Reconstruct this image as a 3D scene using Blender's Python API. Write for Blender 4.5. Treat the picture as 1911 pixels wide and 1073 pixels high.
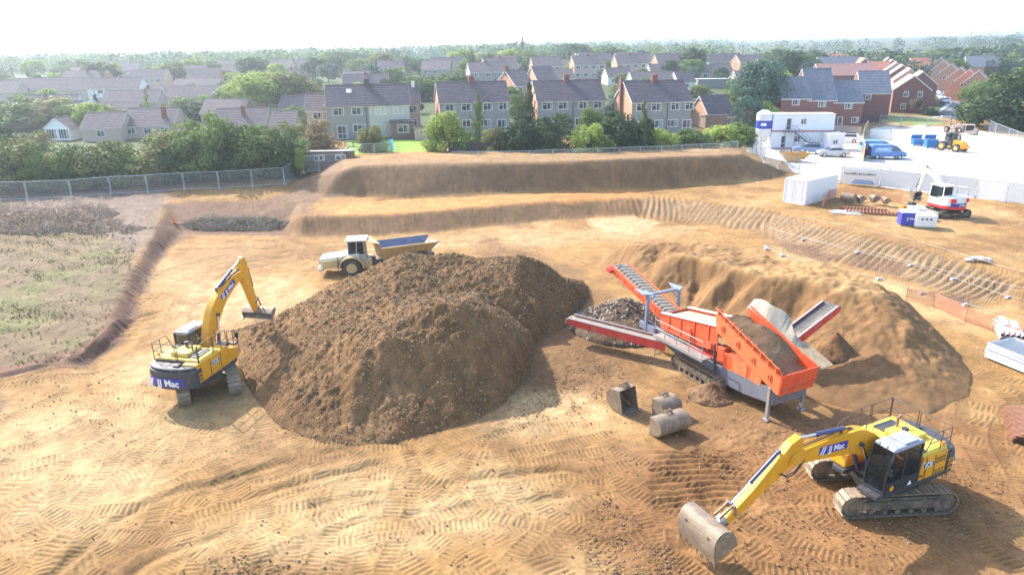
import bpy, bmesh, math, random
import numpy as np
from mathutils import Vector, Matrix, Euler
from mathutils.geometry import delaunay_2d_cdt, interpolate_bezier
random.seed(7); rng=np.random.default_rng(7)
R_=math.radians; PI=math.pi
for o in list(bpy.data.objects): bpy.data.objects.remove(o)
SC=bpy.context.scene; COL=SC.collection
# ---------------------------------------------------------------- camera
FP=1314.; PX=955.5; PY=536.5; CZ=17.; PITCH=R_(18.83); ROLL=R_(.7)
_F=Vector((0,math.cos(PITCH),-math.sin(PITCH))); _U0=Vector((0,math.sin(PITCH),math.cos(PITCH))); _R0=Vector((1,0,0))
_R=_R0*math.cos(ROLL)-_U0*math.sin(ROLL); _U=_R0*math.sin(ROLL)+_U0*math.cos(ROLL); CAM=Vector((0,0,CZ))
cd=bpy.data.cameras.new('camera'); cam=bpy.data.objects.new('camera',cd); COL.objects.link(cam)
cam.matrix_world=Matrix((( _R.x,_U.x,-_F.x,0),(_R.y,_U.y,-_F.y,0),(_R.z,_U.z,-_F.z,CZ),(0,0,0,1)))
cd.sensor_width=36; cd.lens=36*FP/1911; cd.clip_start=.5; cd.clip_end=20000
SC.camera=cam
# ---------------------------------------------------------------- light
SUNV=Vector((-.70,.71,0)).normalized(); EL=R_(36)
SUNV=Vector((SUNV.x*math.cos(EL),SUNV.y*math.cos(EL),math.sin(EL)))
w=bpy.data.worlds.new("World"); SC.world=w; w.use_nodes=True
nt=w.node_tree; bg=nt.nodes['Background']; sky=nt.nodes.new('ShaderNodeTexSky'); sky.sky_type='NISHITA'; sky.sun_disc=False
sky.sun_elevation=EL; sky.sun_rotation=math.atan2(SUNV.x,SUNV.y); sky.air_density=1.0; sky.dust_density=1.5; sky.ozone_density=1.0
nt.links.new(sky.outputs[0],bg.inputs[0]); bg.inputs[1].default_value=.15
sd=bpy.data.lights.new('sun','SUN'); sd.energy=2.9; sd.angle=R_(.6); sd.color=(1,.95,.88)
so=bpy.data.objects.new('sun',sd); COL.objects.link(so); so.rotation_euler=(-SUNV).to_track_quat('-Z','Y').to_euler()
SC.view_settings.view_transform='Standard'; SC.view_settings.look='None'; SC.view_settings.gamma=1
SC.view_settings.exposure=1.72
# ---------------------------------------------------------------- helpers
def P(px,py,z=0.):
    d=_F+_R*((px-PX)/FP)-_U*((py-PY)/FP); t=(z-CZ)/d.z; return CAM+d*t
def tag(o,label,cat,group=None,kind=None):
    if label: o['label']=label
    if cat: o['category']=cat
    if group: o['group']=group
    if kind: o['kind']=kind
    return o
def empty(name,loc=(0,0,0),rz=0,label=None,cat=None,group=None):
    o=bpy.data.objects.new(name,None); COL.objects.link(o); o.location=loc; o.rotation_euler=(0,0,rz); o.empty_display_size=.3
    return tag(o,label,cat,group)
def copy_tree(o,parent=None):
    c=o.copy(); COL.objects.link(c); c.parent=parent
    for ch in list(o.children): copy_tree(ch,c)
    return c
ORD=['leftmost','second from the left','third from the left','fourth from the left','fifth from the left','sixth from the left','seventh from the left','eighth from the left','ninth from the left','tenth from the left','eleventh from the left','twelfth from the left','thirteenth from the left','fourteenth from the left','fifteenth from the left','sixteenth from the left','seventeenth from the left','eighteenth from the left','nineteenth from the left','twentieth from the left']
ORD+=['%s from the left'%s for s in ('twenty-first','twenty-second','twenty-third','twenty-fourth','twenty-fifth','twenty-sixth','twenty-seventh','twenty-eighth','twenty-ninth','thirtieth')]
MATS={}
def mat(name,col,rough=.6,metal=0.,var=.18,scale=2.5,dirt=None,dirt_amt=.0,dscale=1.2,bump=0.,bscale=20,spec=None,alpha=None):
    """procedural material: base colour with two-scale mottling and optional dirt"""
    if name in MATS: return MATS[name]
    m=bpy.data.materials.new(name); m.use_nodes=True; N=m.node_tree.nodes; L=m.node_tree.links; b=N['Principled BSDF']
    tc=N.new('ShaderNodeTexCoord'); n1=N.new('ShaderNodeTexNoise'); n1.inputs['Scale'].default_value=scale; n1.inputs['Detail'].default_value=6; n1.inputs['Roughness'].default_value=.65
    L.new(tc.outputs['Object'],n1.inputs['Vector'])
    mr=N.new('ShaderNodeMapRange'); mr.inputs[1].default_value=.25; mr.inputs[2].default_value=.75; mr.inputs[3].default_value=1-var; mr.inputs[4].default_value=1+var
    L.new(n1.outputs['Fac'],mr.inputs[0])
    mx=N.new('ShaderNodeVectorMath'); mx.operation='SCALE'; mx.inputs[0].default_value=col[:3]; L.new(mr.outputs[0],mx.inputs['Scale'])
    out=mx.outputs[0]
    if dirt:
        n2=N.new('ShaderNodeTexNoise'); n2.inputs['Scale'].default_value=dscale; n2.inputs['Detail'].default_value=8; n2.inputs['Roughness'].default_value=.7
        L.new(tc.outputs['Object'],n2.inputs['Vector'])
        r2=N.new('ShaderNodeMapRange'); r2.inputs[1].default_value=.62-.35*dirt_amt; r2.inputs[2].default_value=.75-.2*dirt_amt; r2.inputs[4].default_value=min(1,.35+dirt_amt); L.new(n2.outputs['Fac'],r2.inputs[0])
        mm=N.new('ShaderNodeMix'); mm.data_type='RGBA'; L.new(r2.outputs[0],mm.inputs['Factor']); L.new(out,mm.inputs['A']); mm.inputs['B'].default_value=(*dirt,1); out=mm.outputs['Result']
    L.new(out,b.inputs['Base Color']); b.inputs['Roughness'].default_value=rough; b.inputs['Metallic'].default_value=metal
    if spec is not None: b.inputs['Specular IOR Level'].default_value=spec
    if bump:
        n3=N.new('ShaderNodeTexNoise'); n3.inputs['Scale'].default_value=bscale; n3.inputs['Detail'].default_value=5; L.new(tc.outputs['Object'],n3.inputs['Vector'])
        bp=N.new('ShaderNodeBump'); bp.inputs['Strength'].default_value=bump; bp.inputs['Distance'].default_value=.05; L.new(n3.outputs['Fac'],bp.inputs['Height']); L.new(bp.outputs[0],b.inputs['Normal'])
    MATS[name]=m; return m
def glass_mat(name,tint,alpha):
    if name in MATS: return MATS[name]
    m=bpy.data.materials.new(name); m.use_nodes=True; N=m.node_tree.nodes; L=m.node_tree.links
    o=N['Material Output']; N.remove(N['Principled BSDF']); t=N.new('ShaderNodeBsdfTransparent'); t.inputs[0].default_value=(*tint,1)
    g=N.new('ShaderNodeBsdfPrincipled'); g.inputs['Base Color'].default_value=(.03,.04,.05,1); g.inputs['Roughness'].default_value=.06
    mx=N.new('ShaderNodeMixShader'); mx.inputs[0].default_value=alpha; L.new(t.outputs[0],mx.inputs[1]); L.new(g.outputs[0],mx.inputs[2]); L.new(mx.outputs[0],o.inputs[0]); MATS[name]=m; return m
SIBS={}
def put(o,M_):
    o.matrix_local=M_
    for q in SIBS.get(o.name,[]): q.matrix_local=M_
class MB:
    def __init__(s): s.v=[]; s.f=[]; s.m=[]; s.pc=[]
    def add(s,vs,fs,mi=0,M=None):
        n=len(s.v); s.pc.append((n,len(s.f)))
        for p in vs:
            p=Vector(p)
            if M is not None: p=M@p
            s.v.append(p)
        for f in fs: s.f.append([i+n for i in f]); s.m.append(mi)
        return s
    def box(s,c,d,mi=0,rot=None,M=None):
        x,y,z=d[0]/2,d[1]/2,d[2]/2; vs=[Vector((a*x,b*y,e*z)) for a in(-1,1) for b in(-1,1) for e in(-1,1)]
        if rot is not None: vs=[(rot@p) for p in vs]
        c=Vector(c); return s.add([p+c for p in vs],[(0,1,3,2),(4,6,7,5),(0,4,5,1),(2,3,7,6),(0,2,6,4),(1,5,7,3)],mi,M)
    def hexa(s,p,mi=0,M=None):   # p: bottom 4 ccw, top 4 ccw
        return s.add(p,[(3,2,1,0),(4,5,6,7),(0,1,5,4),(1,2,6,5),(2,3,7,6),(3,0,4,7)],mi,M)
    def beam(s,a,b,w,h,mi=0,M=None,up=(0,0,1)):
        a=Vector(a);b=Vector(b);d=(b-a); 
        if d.length<1e-6: return s
        dn=d.normalized(); u=Vector(up)
        if abs(dn.dot(u))>.98: u=Vector((1,0,0))
        x=dn.cross(u).normalized(); y=x.cross(dn)
        vs=[p+x*(i*w/2)+y*(j*h/2) for p in(a,b) for i,j in((-1,-1),(1,-1),(1,1),(-1,1))]
        return s.add(vs,[(0,1,2,3),(7,6,5,4),(0,4,5,1),(1,5,6,2),(2,6,7,3),(3,7,4,0)],mi,M)
    def tube(s,a,b,r,n=8,mi=0,r1=None,M=None,caps=True):
        a=Vector(a);b=Vector(b);d=b-a
        if d.length<1e-6: return s
        q=d.to_track_quat('Z','Y'); r1=r if r1 is None else r1; vs=[]
        for p,rr in((a,r),(b,r1)):
            for i in range(n): vs.append(p+q@Vector((math.cos(2*PI*i/n)*rr,math.sin(2*PI*i/n)*rr,0)))
        fs=[(i,(i+1)%n,n+(i+1)%n,n+i) for i in range(n)]
        if caps: fs+=[tuple(range(n-1,-1,-1)),tuple(range(n,2*n))]
        return s.add(vs,fs,mi,M)
    def path(s,pts,r,n=6,mi=0,M=None):
        for i in range(len(pts)-1): s.tube(pts[i],pts[i+1],r,n,mi,None,M)
        return s
    def prism(s,poly,y0,y1,mi=0,M=None):   # poly in xz
        n=len(poly); vs=[(p[0],y0,p[1]) for p in poly]+[(p[0],y1,p[1]) for p in poly]
        ar=sum(poly[i][0]*poly[(i+1)%n][1]-poly[(i+1)%n][0]*poly[i][1] for i in range(n))
        fs=[tuple(range(n)),tuple(range(2*n-1,n-1,-1))]+[(i,n+i,n+(i+1)%n,(i+1)%n) for i in range(n)]
        if ar<0: fs=[tuple(reversed(f)) for f in fs]
        return s.add(vs,fs,mi,M)
    def slab(s,poly,z0,z1,mi=0,M=None):    # poly in xy
        n=len(poly); ar=sum(poly[i][0]*poly[(i+1)%n][1]-poly[(i+1)%n][0]*poly[i][1] for i in range(n))
        if ar<0: poly=list(reversed(poly))
        vs=[(p[0],p[1],z0) for p in poly]+[(p[0],p[1],z1) for p in poly]
        return s.add(vs,[tuple(range(n-1,-1,-1)),tuple(range(n,2*n))]+[(i,(i+1)%n,n+(i+1)%n,n+i) for i in range(n)],mi,M)
    def ball(s,c,r,nu=8,nv=6,mi=0,M=None):
        c=Vector(c); r=r if hasattr(r,'__len__') else (r,r,r); vs=[];fs=[]
        for j in range(nv+1):
            t=PI*j/nv
            for i in range(nu):
                a=2*PI*i/nu; vs.append(c+Vector((r[0]*math.sin(t)*math.cos(a),r[1]*math.sin(t)*math.sin(a),r[2]*math.cos(t))))
        for j in range(nv):
            for i in range(nu): fs.append((j*nu+i,(j+1)*nu+i,(j+1)*nu+(i+1)%nu,j*nu+(i+1)%nu))
        return s.add(vs,fs,mi,M)
    def mesh(s,name,mats):
        me=bpy.data.meshes.new(name); me.from_pydata([tuple(p) for p in s.v],[],s.f)
        for m in (mats if isinstance(mats,(list,tuple)) else [mats]): me.materials.append(m)
        me.polygons.foreach_set('material_index',s.m); me.update(); return me
    def clusters(s,gap):
        k=len(s.pc); bx=[]; ends=s.pc[1:]+[(len(s.v),len(s.f))]
        for (a,_),(b,_) in zip(s.pc,ends): q=s.v[a:b]; bx.append([min(p[i] for p in q)-gap for i in range(3)]+[max(p[i] for p in q)+gap for i in range(3)])
        par=list(range(k))
        def fd(i):
            while par[i]!=i: i=par[i]
            return i
        for i in range(k):
            for j in range(i+1,k):
                if all(bx[i][t]<=bx[j][t+3] and bx[j][t]<=bx[i][t+3] for t in range(3)): par[fd(i)]=fd(j)
        g={}
        for i in range(k): g.setdefault(fd(i),[]).append(i)
        return list(g.values()),ends
    def build(s,name,mats,parent=None,bevel=0,smooth=0,label=None,loc=None,rot=None,split=.02):
        if parent is not None and split and 1<len(s.pc)<80:
            cl,ends=s.clusters(split)
            if 1<len(cl)<=26:
                cl.sort(key=lambda c:-len(c)); first=None
                for c in cl:
                    m=MB()
                    for i in c:
                        a,fa=s.pc[i]; b,fb=ends[i]; n=len(m.v); m.v+=s.v[a:b]; m.f+=[[q-a+n for q in f] for f in s.f[fa:fb]]; m.m+=s.m[fa:fb]; m.pc.append((n,0))
                    o=m.build(name,mats,parent,bevel,smooth,label,loc,rot,0); first=first or o
                    if first is not o: SIBS.setdefault(first.name,[]).append(o)
                return first
        o=bpy.data.objects.new(name,s.mesh(name,mats)); COL.objects.link(o); o.parent=parent
        if loc is not None: o.location=loc
        if rot is not None: o.rotation_euler=rot
        if smooth:
            o.data.polygons.foreach_set('use_smooth',[True]*len(o.data.polygons)); o.data.set_sharp_from_angle(angle=R_(smooth))
        if bevel:
            b=o.modifiers.new('bevel','BEVEL'); b.width=bevel; b.segments=2; b.limit_method='ANGLE'; b.angle_limit=R_(40)
        if label: o['label']=label
        return o
def text(name,s,size,m,parent,loc,rot,ext=.004,bold=.0,shear=0,label=None,sx=1):
    c=bpy.data.curves.new(name,'FONT'); c.body=s; c.size=size; c.extrude=ext; c.offset=bold; c.shear=shear; c.align_x='CENTER'; c.align_y='CENTER'
    t=bpy.data.objects.new(name,c); COL.objects.link(t); dg=bpy.context.evaluated_depsgraph_get(); dg.update()
    me=bpy.data.meshes.new_from_object(t.evaluated_get(dg)); bpy.data.objects.remove(t)
    if not me.materials: me.materials.append(m)
    else: me.materials[0]=m
    o=bpy.data.objects.new(name,me); COL.objects.link(o); o.parent=parent
    Mx=Matrix.Translation(loc)@(rot.to_4x4() if isinstance(rot,Matrix) else Euler(rot).to_matrix().to_4x4())
    o.matrix_local=Mx@Matrix.Diagonal((sx,1,1,1))
    if label: o['label']=label
    return o
def axes(x,y):  # matrix whose local x,y axes are the given vectors
    x=Vector(x).normalized(); z=x.cross(Vector(y)).normalized(); y=z.cross(x); return Matrix((x,y,z)).transposed()
# ---- numpy noise
_LAT=rng.random((256,256)).astype(np.float32)
def vnoise(x,y):
    xi=np.floor(x).astype(np.int64); yi=np.floor(y).astype(np.int64); fx=(x-xi).astype(np.float32); fy=(y-yi).astype(np.float32)
    fx=fx*fx*(3-2*fx); fy=fy*fy*(3-2*fy); a=_LAT[xi&255,yi&255]; b=_LAT[(xi+1)&255,yi&255]; c=_LAT[xi&255,(yi+1)&255]; d=_LAT[(xi+1)&255,(yi+1)&255]
    return (a*(1-fx)+b*fx)*(1-fy)+(c*(1-fx)+d*fx)*fy
def fbm(x,y,sc,oct=4,gain=.5):
    s=0;a=1.;t=0
    for i in range(oct): s=s+a*(vnoise(x/sc+17.3*i,y/sc+5.1*i)-.5); t+=a; a*=gain; sc=sc*.49
    return s/t*2
def tin(points,edges=()):
    """returns eval function for a triangulated surface through (x,y,z) points"""
    co=[Vector((p[0],p[1])) for p in points]; r=delaunay_2d_cdt(co,list(edges),[],0,1e-4)
    vs=np.array([(v.x,v.y) for v in r[0]]); zz=np.zeros(len(vs))
    for i,orig in enumerate(r[3]):
        if orig: zz[i]=points[orig[0]][2]
        else:
            d=((vs-vs[i])**2).sum(1); d[i]=1e9; ok=[k for k in range(len(vs)) if r[3][k]]; k=min(ok,key=lambda q:d[q]); zz[i]=points[r[3][k][0]][2]
    tris=[t for t in r[2]]
    def ev(x,y,default=0.):
        x=np.asarray(x,dtype=np.float64); y=np.asarray(y,dtype=np.float64); out=np.full(x.shape,default,dtype=np.float64); hit=np.zeros(x.shape,bool)
        for t in tris:
            for k in range(1,len(t)-1):
                A,B,C=vs[t[0]],vs[t[k]],vs[t[k+1]]; za,zb,zc=zz[t[0]],zz[t[k]],zz[t[k+1]]
                den=(B[1]-C[1])*(A[0]-C[0])+(C[0]-B[0])*(A[1]-C[1])
                if abs(den)<1e-9: continue
                mnx,mny=min(A[0],B[0],C[0]),min(A[1],B[1],C[1]); mxx,mxy=max(A[0],B[0],C[0]),max(A[1],B[1],C[1])
                idx=np.nonzero((x>=mnx)&(x<=mxx)&(y>=mny)&(y<=mxy))
                if len(idx[0])==0: continue
                xx=x[idx];yy=y[idx]
                l1=((B[1]-C[1])*(xx-C[0])+(C[0]-B[0])*(yy-C[1]))/den; l2=((C[1]-A[1])*(xx-C[0])+(A[0]-C[0])*(yy-C[1]))/den; l3=1-l1-l2
                ins=(l1>=-1e-6)&(l2>=-1e-6)&(l3>=-1e-6); j=tuple(a[ins] for a in idx); out[j]=l1[ins]*za+l2[ins]*zb+l3[ins]*zc; hit[j]=True
        return out,hit
    return ev
def inpoly(x,y,poly):
    c=np.zeros(x.shape,bool); n=len(poly)
    for i in range(n):
        x0,y0=poly[i][:2]; x1,y1=poly[(i+1)%n][:2]
        if y0==y1: continue
        t=((y0>y)!=(y1>y))&(x<(x1-x0)*(y-y0)/(y1-y0)+x0); c^=t
    return c
def segdist(x,y,poly,closed=False):
    """distance and arclength to a polyline, signed side"""
    best=np.full(x.shape,1e9); s=np.zeros(x.shape); sd=np.zeros(x.shape); acc=0; n=len(poly)
    for i in range(n if closed else n-1):
        ax,ay=poly[i][:2]; bx,by=poly[(i+1)%n][:2]; dx,dy=bx-ax,by-ay; L=math.hypot(dx,dy)
        if L<1e-6: continue
        t=np.clip(((x-ax)*dx+(y-ay)*dy)/(L*L),0,1); ex=x-(ax+t*dx); ey=y-(ay+t*dy); d=np.hypot(ex,ey); m=d<best
        best=np.where(m,d,best); s=np.where(m,acc+t*L,s); sd=np.where(m,np.sign(dx*ey-dy*ex)*d,sd); acc+=L
    return best,s,sd
def zonemask(x,y,pix,z=0.,soft=1.,jit=.8,world=False):
    """soft mask of a ground polygon, edges roughened by noise"""
    poly=[(p[0],p[1]) if world else P(p[0],p[1],p[2] if len(p)>2 else z)[:2] for p in pix]
    xs=[p[0] for p in poly]; ys=[p[1] for p in poly]; out=np.zeros(x.shape,np.float32); pad=soft+jit+1
    idx=np.nonzero((x>min(xs)-pad)&(x<max(xs)+pad)&(y>min(ys)-pad)&(y<max(ys)+pad))
    if len(idx[0])==0: return out
    xx=x[idx];yy=y[idx]; d,_,_=segdist(xx,yy,poly,True); ins=inpoly(xx,yy,poly); d=np.where(ins,d,-d)+fbm(xx,yy,jit*3+.5,4)*jit*1.3
    out[idx]=np.clip(d/soft+.5,0,1); return out
# ---------------------------------------------------------------- terrain
BT=[(560,404,1.5),(700,400,1.5),(800,393,1.5),(900,385,1.5),(1000,376,1.45),(1120,370,1.35),(1200,371,1.25),(1300,376,1.35),(1450,398,1.4),(1600,440,1.5),(1750,478,1.3),(1890,532,.9)]
BB=[(560,441,0),(700,441,0),(800,434,0),(900,424,0),(1000,415,0),(1120,404,0),(1200,404,0),(1260,408,.05),(1420,434,.2),(1560,484,.4),(1700,524,.4),(1850,566,.45)]
FE_B=[(0,705,0),(90,690,0),(160,672,0),(215,645,0),(240,600,0),(268,530,0),(305,470,0),(335,434,0),(420,430,0),(530,428,0)]      # foot of the left field edge
FE_T=[(0,690,.55),(90,672,.6),(150,655,.6),(195,625,.7),(222,560,.8),(250,500,.9),(285,440,1.2),(310,378,1.6),(400,370,1.7),(500,362,1.9),(560,372,1.8)]
BF=[(600,366,1.6),(680,368,1.6),(750,371,1.6),(1000,358,1.6),(1200,350,1.5),(1440,335,1.5),(1480,325,1.3)]      # berm foot
BC=[(640,318,4.2),(668,309,4.6),(850,305,4.6),(1100,301,4.6),(1300,291,4.6),(1385,287,4.3),(1420,303,3.2)]       # berm front crest
BK=[(640,298,4.3),(700,296,4.6),(850,297,4.7),(1100,290,4.7),(1300,284,4.6),(1380,280,4.2)]       # berm back crest
PTS=[]; EDG=[]
def line(l):
    n=len(PTS)
    for q in l: p=P(*q); PTS.append((p.x,p.y,q[2]))
    for i in range(len(l)-1): EDG.append((n+i,n+i+1))
for l in (BT,BB,FE_B,FE_T,BF,BC,BK): line(l)
for q in [(0,560,.7),(100,560,.75),(0,480,1.),(120,450,1.1),(250,440,1.1),(0,400,1.5),(150,375,1.7),(300,362,1.8),(450,348,2),(545,340,2.1),(575,330,2.4),
          (700,470,0),(1000,450,0),(1250,440,.1),(1400,470,.2),(1500,520,.2),(1700,560,.3),(1850,600,.3),(1911,640,.3),(1911,760,.1),(1700,800,0),(1500,850,0),(900,900,0),(300,900,0),(300,600,0),(500,500,0),
          (1600,400,1.5),(1800,440,1.4),(1911,500,1.1),(1911,400,1.3),(1480,350,1.6),(1911,330,1.0),(1650,340,1.3),(1500,310,.9),(1430,290,1.0),(1410,270,.9),(1600,290,.8),(1800,280,.8),(1900,260,.8)]:
    p=P(*q); PTS.append((p.x,p.y,q[2]))
for p in [(-60,-5,0),(60,-5,0),(-18,8,0),(18,8,0),(-60,25,.5),(60,25,.3),(-110,60,1.2),(110,50,.8),(-130,100,1.6),(-75,100,1.8),(-45,100,2.2),(-32,98,2.9),(-26,101,3.3),(-10,103,3.4),(10,106,3.4),(28,107,3.4),(32,112,3.2),
          (-30,116,3.3),(0,125,3.4),(30,125,3.2),(-60,130,.8),(-130,150,1.),(0,160,4.2),(30,160,4),(60,200,3.5),(0,250,6),(70,260,5.5),(-100,260,3.5),(-200,200,2),
          (34,103,1.2),(38,120,.6),(42,118,.5),(44,135,0.2),(60,130,0),(66,142,-.2),(60,175,1),(80,150,1.8),(80,180,2.),(110,180,2.),(100,140,1.2),(140,140,1.2),(120,250,3),(170,300,3.5),(200,300,4),(260,350,5),(55,150,0),(48,160,1),(50,190,3.),
          (-350,400,4),(0,450,8),(150,450,4),(300,450,6),(-6000,1500,0),(-2000,6500,15),(0,6500,40),(3000,6500,60),(6000,3000,55),(6000,0,0),(-6000,0,0),(0,-50,0),(400,700,9),(800,800,12),(0,900,8),(-800,900,2),(1500,1600,30),(400,1500,18),(-600,2000,8),(300,250,2),(200,100,1),(-200,80,1.5),(900,500,10),(2500,1500,35)]: PTS.append(p)
T0=tin(PTS,EDG)
GX0,GX1,GY0,GY1,GR=-90.,95.,0.,150.,.3
gx=np.arange(GX0,GX1,GR); gy=np.arange(GY0,GY1,GR); GXX,GYY=np.meshgrid(gx,gy,indexing='ij'); GZ,_=T0(GXX,GYY)
for _ in range(1):
    g=np.pad(GZ,1,mode='edge'); GZ=(g[1:-1,1:-1]*2+g[:-2,1:-1]+g[2:,1:-1]+g[1:-1,:-2]+g[1:-1,2:])/6
def H0(x,y):
    x=np.asarray(x,dtype=float); y=np.asarray(y,dtype=float)
    u=(x-GX0)/GR; v=(y-GY0)/GR; ins=(u>1)&(u<len(gx)-2)&(v>1)&(v<len(gy)-2)
    ui=np.clip(np.floor(u).astype(int),0,len(gx)-2); vi=np.clip(np.floor(v).astype(int),0,len(gy)-2); fu=np.clip(u-ui,0,1); fv=np.clip(v-vi,0,1)
    z=(GZ[ui,vi]*(1-fu)+GZ[ui+1,vi]*fu)*(1-fv)+(GZ[ui,vi+1]*(1-fu)+GZ[ui+1,vi+1]*fu)*fv
    o=~ins
    if o.any(): z=z.copy(); z[o]=T0(x[o],y[o])[0]
    return z
def HZ(x,y): return float(H0(np.array([x]),np.array([y]))[0])
def PG(px,py,it=8):
    """point where the ray of a photo pixel meets the modelled ground"""
    z=1.
    for _ in range(it): p=P(px,py,z); z=.5*z+.5*HZ(p.x,p.y)
    p=P(px,py,z); return Vector((p.x,p.y,HZ(p.x,p.y)))
def fan(y0,y1s,ncol):
    ys=[y0]
    for yend,st in y1s:
        while ys[-1]<yend: ys.append(ys[-1]*(1+st))
    ys=np.array(ys); u=np.linspace(-1,1,ncol); Y=np.repeat(ys[:,None],ncol,1); X=u[None,:]*(.84*ys[:,None]+10); return X,Y
def grid_object(name,X,Y,Z,material,col=None,parent=None,keep=None,smooth=True):
    nr,nc=X.shape; n=nr*nc; idx=np.arange(n).reshape(nr,nc)
    q=np.stack([idx[:-1,:-1],idx[:-1,1:],idx[1:,1:],idx[1:,:-1]],-1).reshape(-1,4)
    if keep is not None:
        k=keep.reshape(-1); q=q[k[q].any(1)]; used=np.zeros(n,bool); used[q.ravel()]=True; remap=np.cumsum(used)-1; q=remap[q]
    else: used=np.ones(n,bool)
    co=np.stack([X.ravel(),Y.ravel(),Z.ravel()],1)[used].astype(np.float32); me=bpy.data.meshes.new(name)
    me.vertices.add(len(co)); me.vertices.foreach_set('co',co.ravel()); me.loops.add(q.size); me.loops.foreach_set('vertex_index',q.ravel().astype(np.int32))
    me.polygons.add(len(q)); me.polygons.foreach_set('loop_start',np.arange(0,q.size,4,dtype=np.int32)); me.polygons.foreach_set('use_smooth',np.full(len(q),smooth))
    if col is not None:
        a=me.color_attributes.new('soil','FLOAT_COLOR','POINT'); c=np.ones((len(co),4),np.float32); c[:,:3]=col.reshape(-1,3)[used]; a.data.foreach_set('color',c.ravel())
    me.materials.append(material); me.update(); me.validate(); o=bpy.data.objects.new(name,me); COL.objects.link(o); o.parent=parent; return o
def soil_mat(name,bump=.5,sc=6.,attr=True,col=(.3,.2,.1),var=.3,fine=30,contrast=1.):
    m=bpy.data.materials.new(name); m.use_nodes=True; N=m.node_tree.nodes; L=m.node_tree.links; b=N['Principled BSDF']; b.inputs['Roughness'].default_value=.92; b.inputs['Specular IOR Level'].default_value=.15
    tc=N.new('ShaderNodeTexCoord')
    def no(s,d=6,r=.65):
        n=N.new('ShaderNodeTexNoise'); n.inputs['Scale'].default_value=s; n.inputs['Detail'].default_value=d; n.inputs['Roughness'].default_value=r; L.new(tc.outputs['Object'],n.inputs['Vector']); return n
    a=no(sc*.12); c=no(fine,4,.7)
    ad=N.new('ShaderNodeMath'); ad.operation='ADD'; L.new(a.outputs[0],ad.inputs[0]); L.new(c.outputs[0],ad.inputs[1])
    mr=N.new('ShaderNodeMapRange'); mr.inputs[1].default_value=.65; mr.inputs[2].default_value=1.35; mr.inputs[3].default_value=1-var; mr.inputs[4].default_value=1+var; L.new(ad.outputs[0],mr.inputs[0])
    vm=N.new('ShaderNodeVectorMath'); vm.operation='SCALE'; L.new(mr.outputs[0],vm.inputs['Scale'])
    if attr: at=N.new('ShaderNodeAttribute'); at.attribute_name='soil'; L.new(at.outputs['Color'],vm.inputs[0])
    else: vm.inputs[0].default_value=col
    L.new(vm.outputs[0],b.inputs['Base Color'])
    d=no(sc,8,.7); bp=N.new('ShaderNodeBump'); bp.inputs['Strength'].default_value=bump; bp.inputs['Distance'].default_value=.04 if name=='soil' else .09; L.new(d.outputs[0],bp.inputs['Height'])
    d2=no(fine,4,.7); b2=N.new('ShaderNodeBump'); b2.inputs['Strength'].default_value=bump; b2.inputs['Distance'].default_value=.03; L.new(d2.outputs[0],b2.inputs['Height']); L.new(bp.outputs[0],b2.inputs['Normal']); L.new(b2.outputs[0],b.inputs['Normal'])
    return m
X,Y=fan(9.5,[(38,.0019),(62,.0032),(140,.0060),(500,.02),(6400,.06)],1560)
Z=H0(X,Y); near=Y<75
# colours ---------------------------------------------------------------
SAND=np.array((.325,.185,.070)); PALE=np.array((.45,.305,.15)); DAMP=np.array((.19,.095,.038)); BROWN=np.array((.19,.108,.052)); ORANGE=np.array((.48,.225,.08)); FIELD=np.array((.175,.125,.072)); GRASS=np.array((.14,.20,.04)); YARD=np.array((.62,.57,.50)); ROUGH=np.array((.23,.13,.06)); GREY=np.array((.27,.25,.22))
C=np.zeros(X.shape+(3,),np.float32); C[:]=SAND
def mixc(m,c): 
    global C
    C=C*(1-m[...,None])+np.asarray(c,np.float32)*m[...,None]
n1=fbm(X,Y,9,5); n2=fbm(X+50,Y,3,5); n3=fbm(X,Y+90,1.1,4)
mixc(np.clip(n1*1.5+.05,0,.5).astype(np.float32),PALE); mixc(np.clip(-n2*1.7,0,.75).astype(np.float32),np.array((.22,.12,.05)))
far=np.clip((Y-108)/6,0,1)*np.clip((34-X+ (Y-108)*.12)/3,0,1); mixc(far.astype(np.float32),np.array((.075,.095,.035)))
mixc((np.clip((Y-150)/20,0,1)).astype(np.float32),np.array((.075,.095,.04)))
mixc(zonemask(X,Y,[(-60,1073),(-60,300),(0,380),(200,365),(310,376),(285,440),(250,500),(222,560),(195,630),(150,655),(90,672),(0,690)],.8,1.,.8),FIELD)
fg=zonemask(X,Y,[(-200,540),(120,480),(240,430),(215,560),(150,640),(0,670)],.8,3.,2.); mixc(fg*np.clip(.25+n2*1.6,0,.7),np.array((.165,.165,.065)))
mixc(zonemask(X,Y,[(0,380),(330,362),(300,400),(270,470),(180,430),(0,430)],1.2,2,1.)*.75,np.array((.21,.15,.12)))
mixc(zonemask(X,Y,[(222,560,.8),(250,500,.9),(285,440,1.2),(310,378,1.6),(540,366,1.9),(570,400,1.),(540,440,0),(335,440,0),(300,490,0),(262,560,0),(235,640,0),(160,690,0),(-20,720,0),(-20,680,.5),(150,650,.6)],0,.6,.5),np.array((.19,.11,.07)))
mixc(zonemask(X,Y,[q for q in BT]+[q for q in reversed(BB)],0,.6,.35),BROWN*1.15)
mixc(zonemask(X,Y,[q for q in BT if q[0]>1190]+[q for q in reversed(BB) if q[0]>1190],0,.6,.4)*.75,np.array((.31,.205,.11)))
mixc(zonemask(X,Y,[(545,410,2),(600,366,2),(680,325,4),(640,290,4),(580,330,2.5),(520,365,2)],0,1,.8),np.array((.21,.13,.075)))
mixc(zonemask(X,Y,[q for q in BC]+[q for q in reversed(BF)],0,.5,.3),np.array((.20,.118,.06)))
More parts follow.
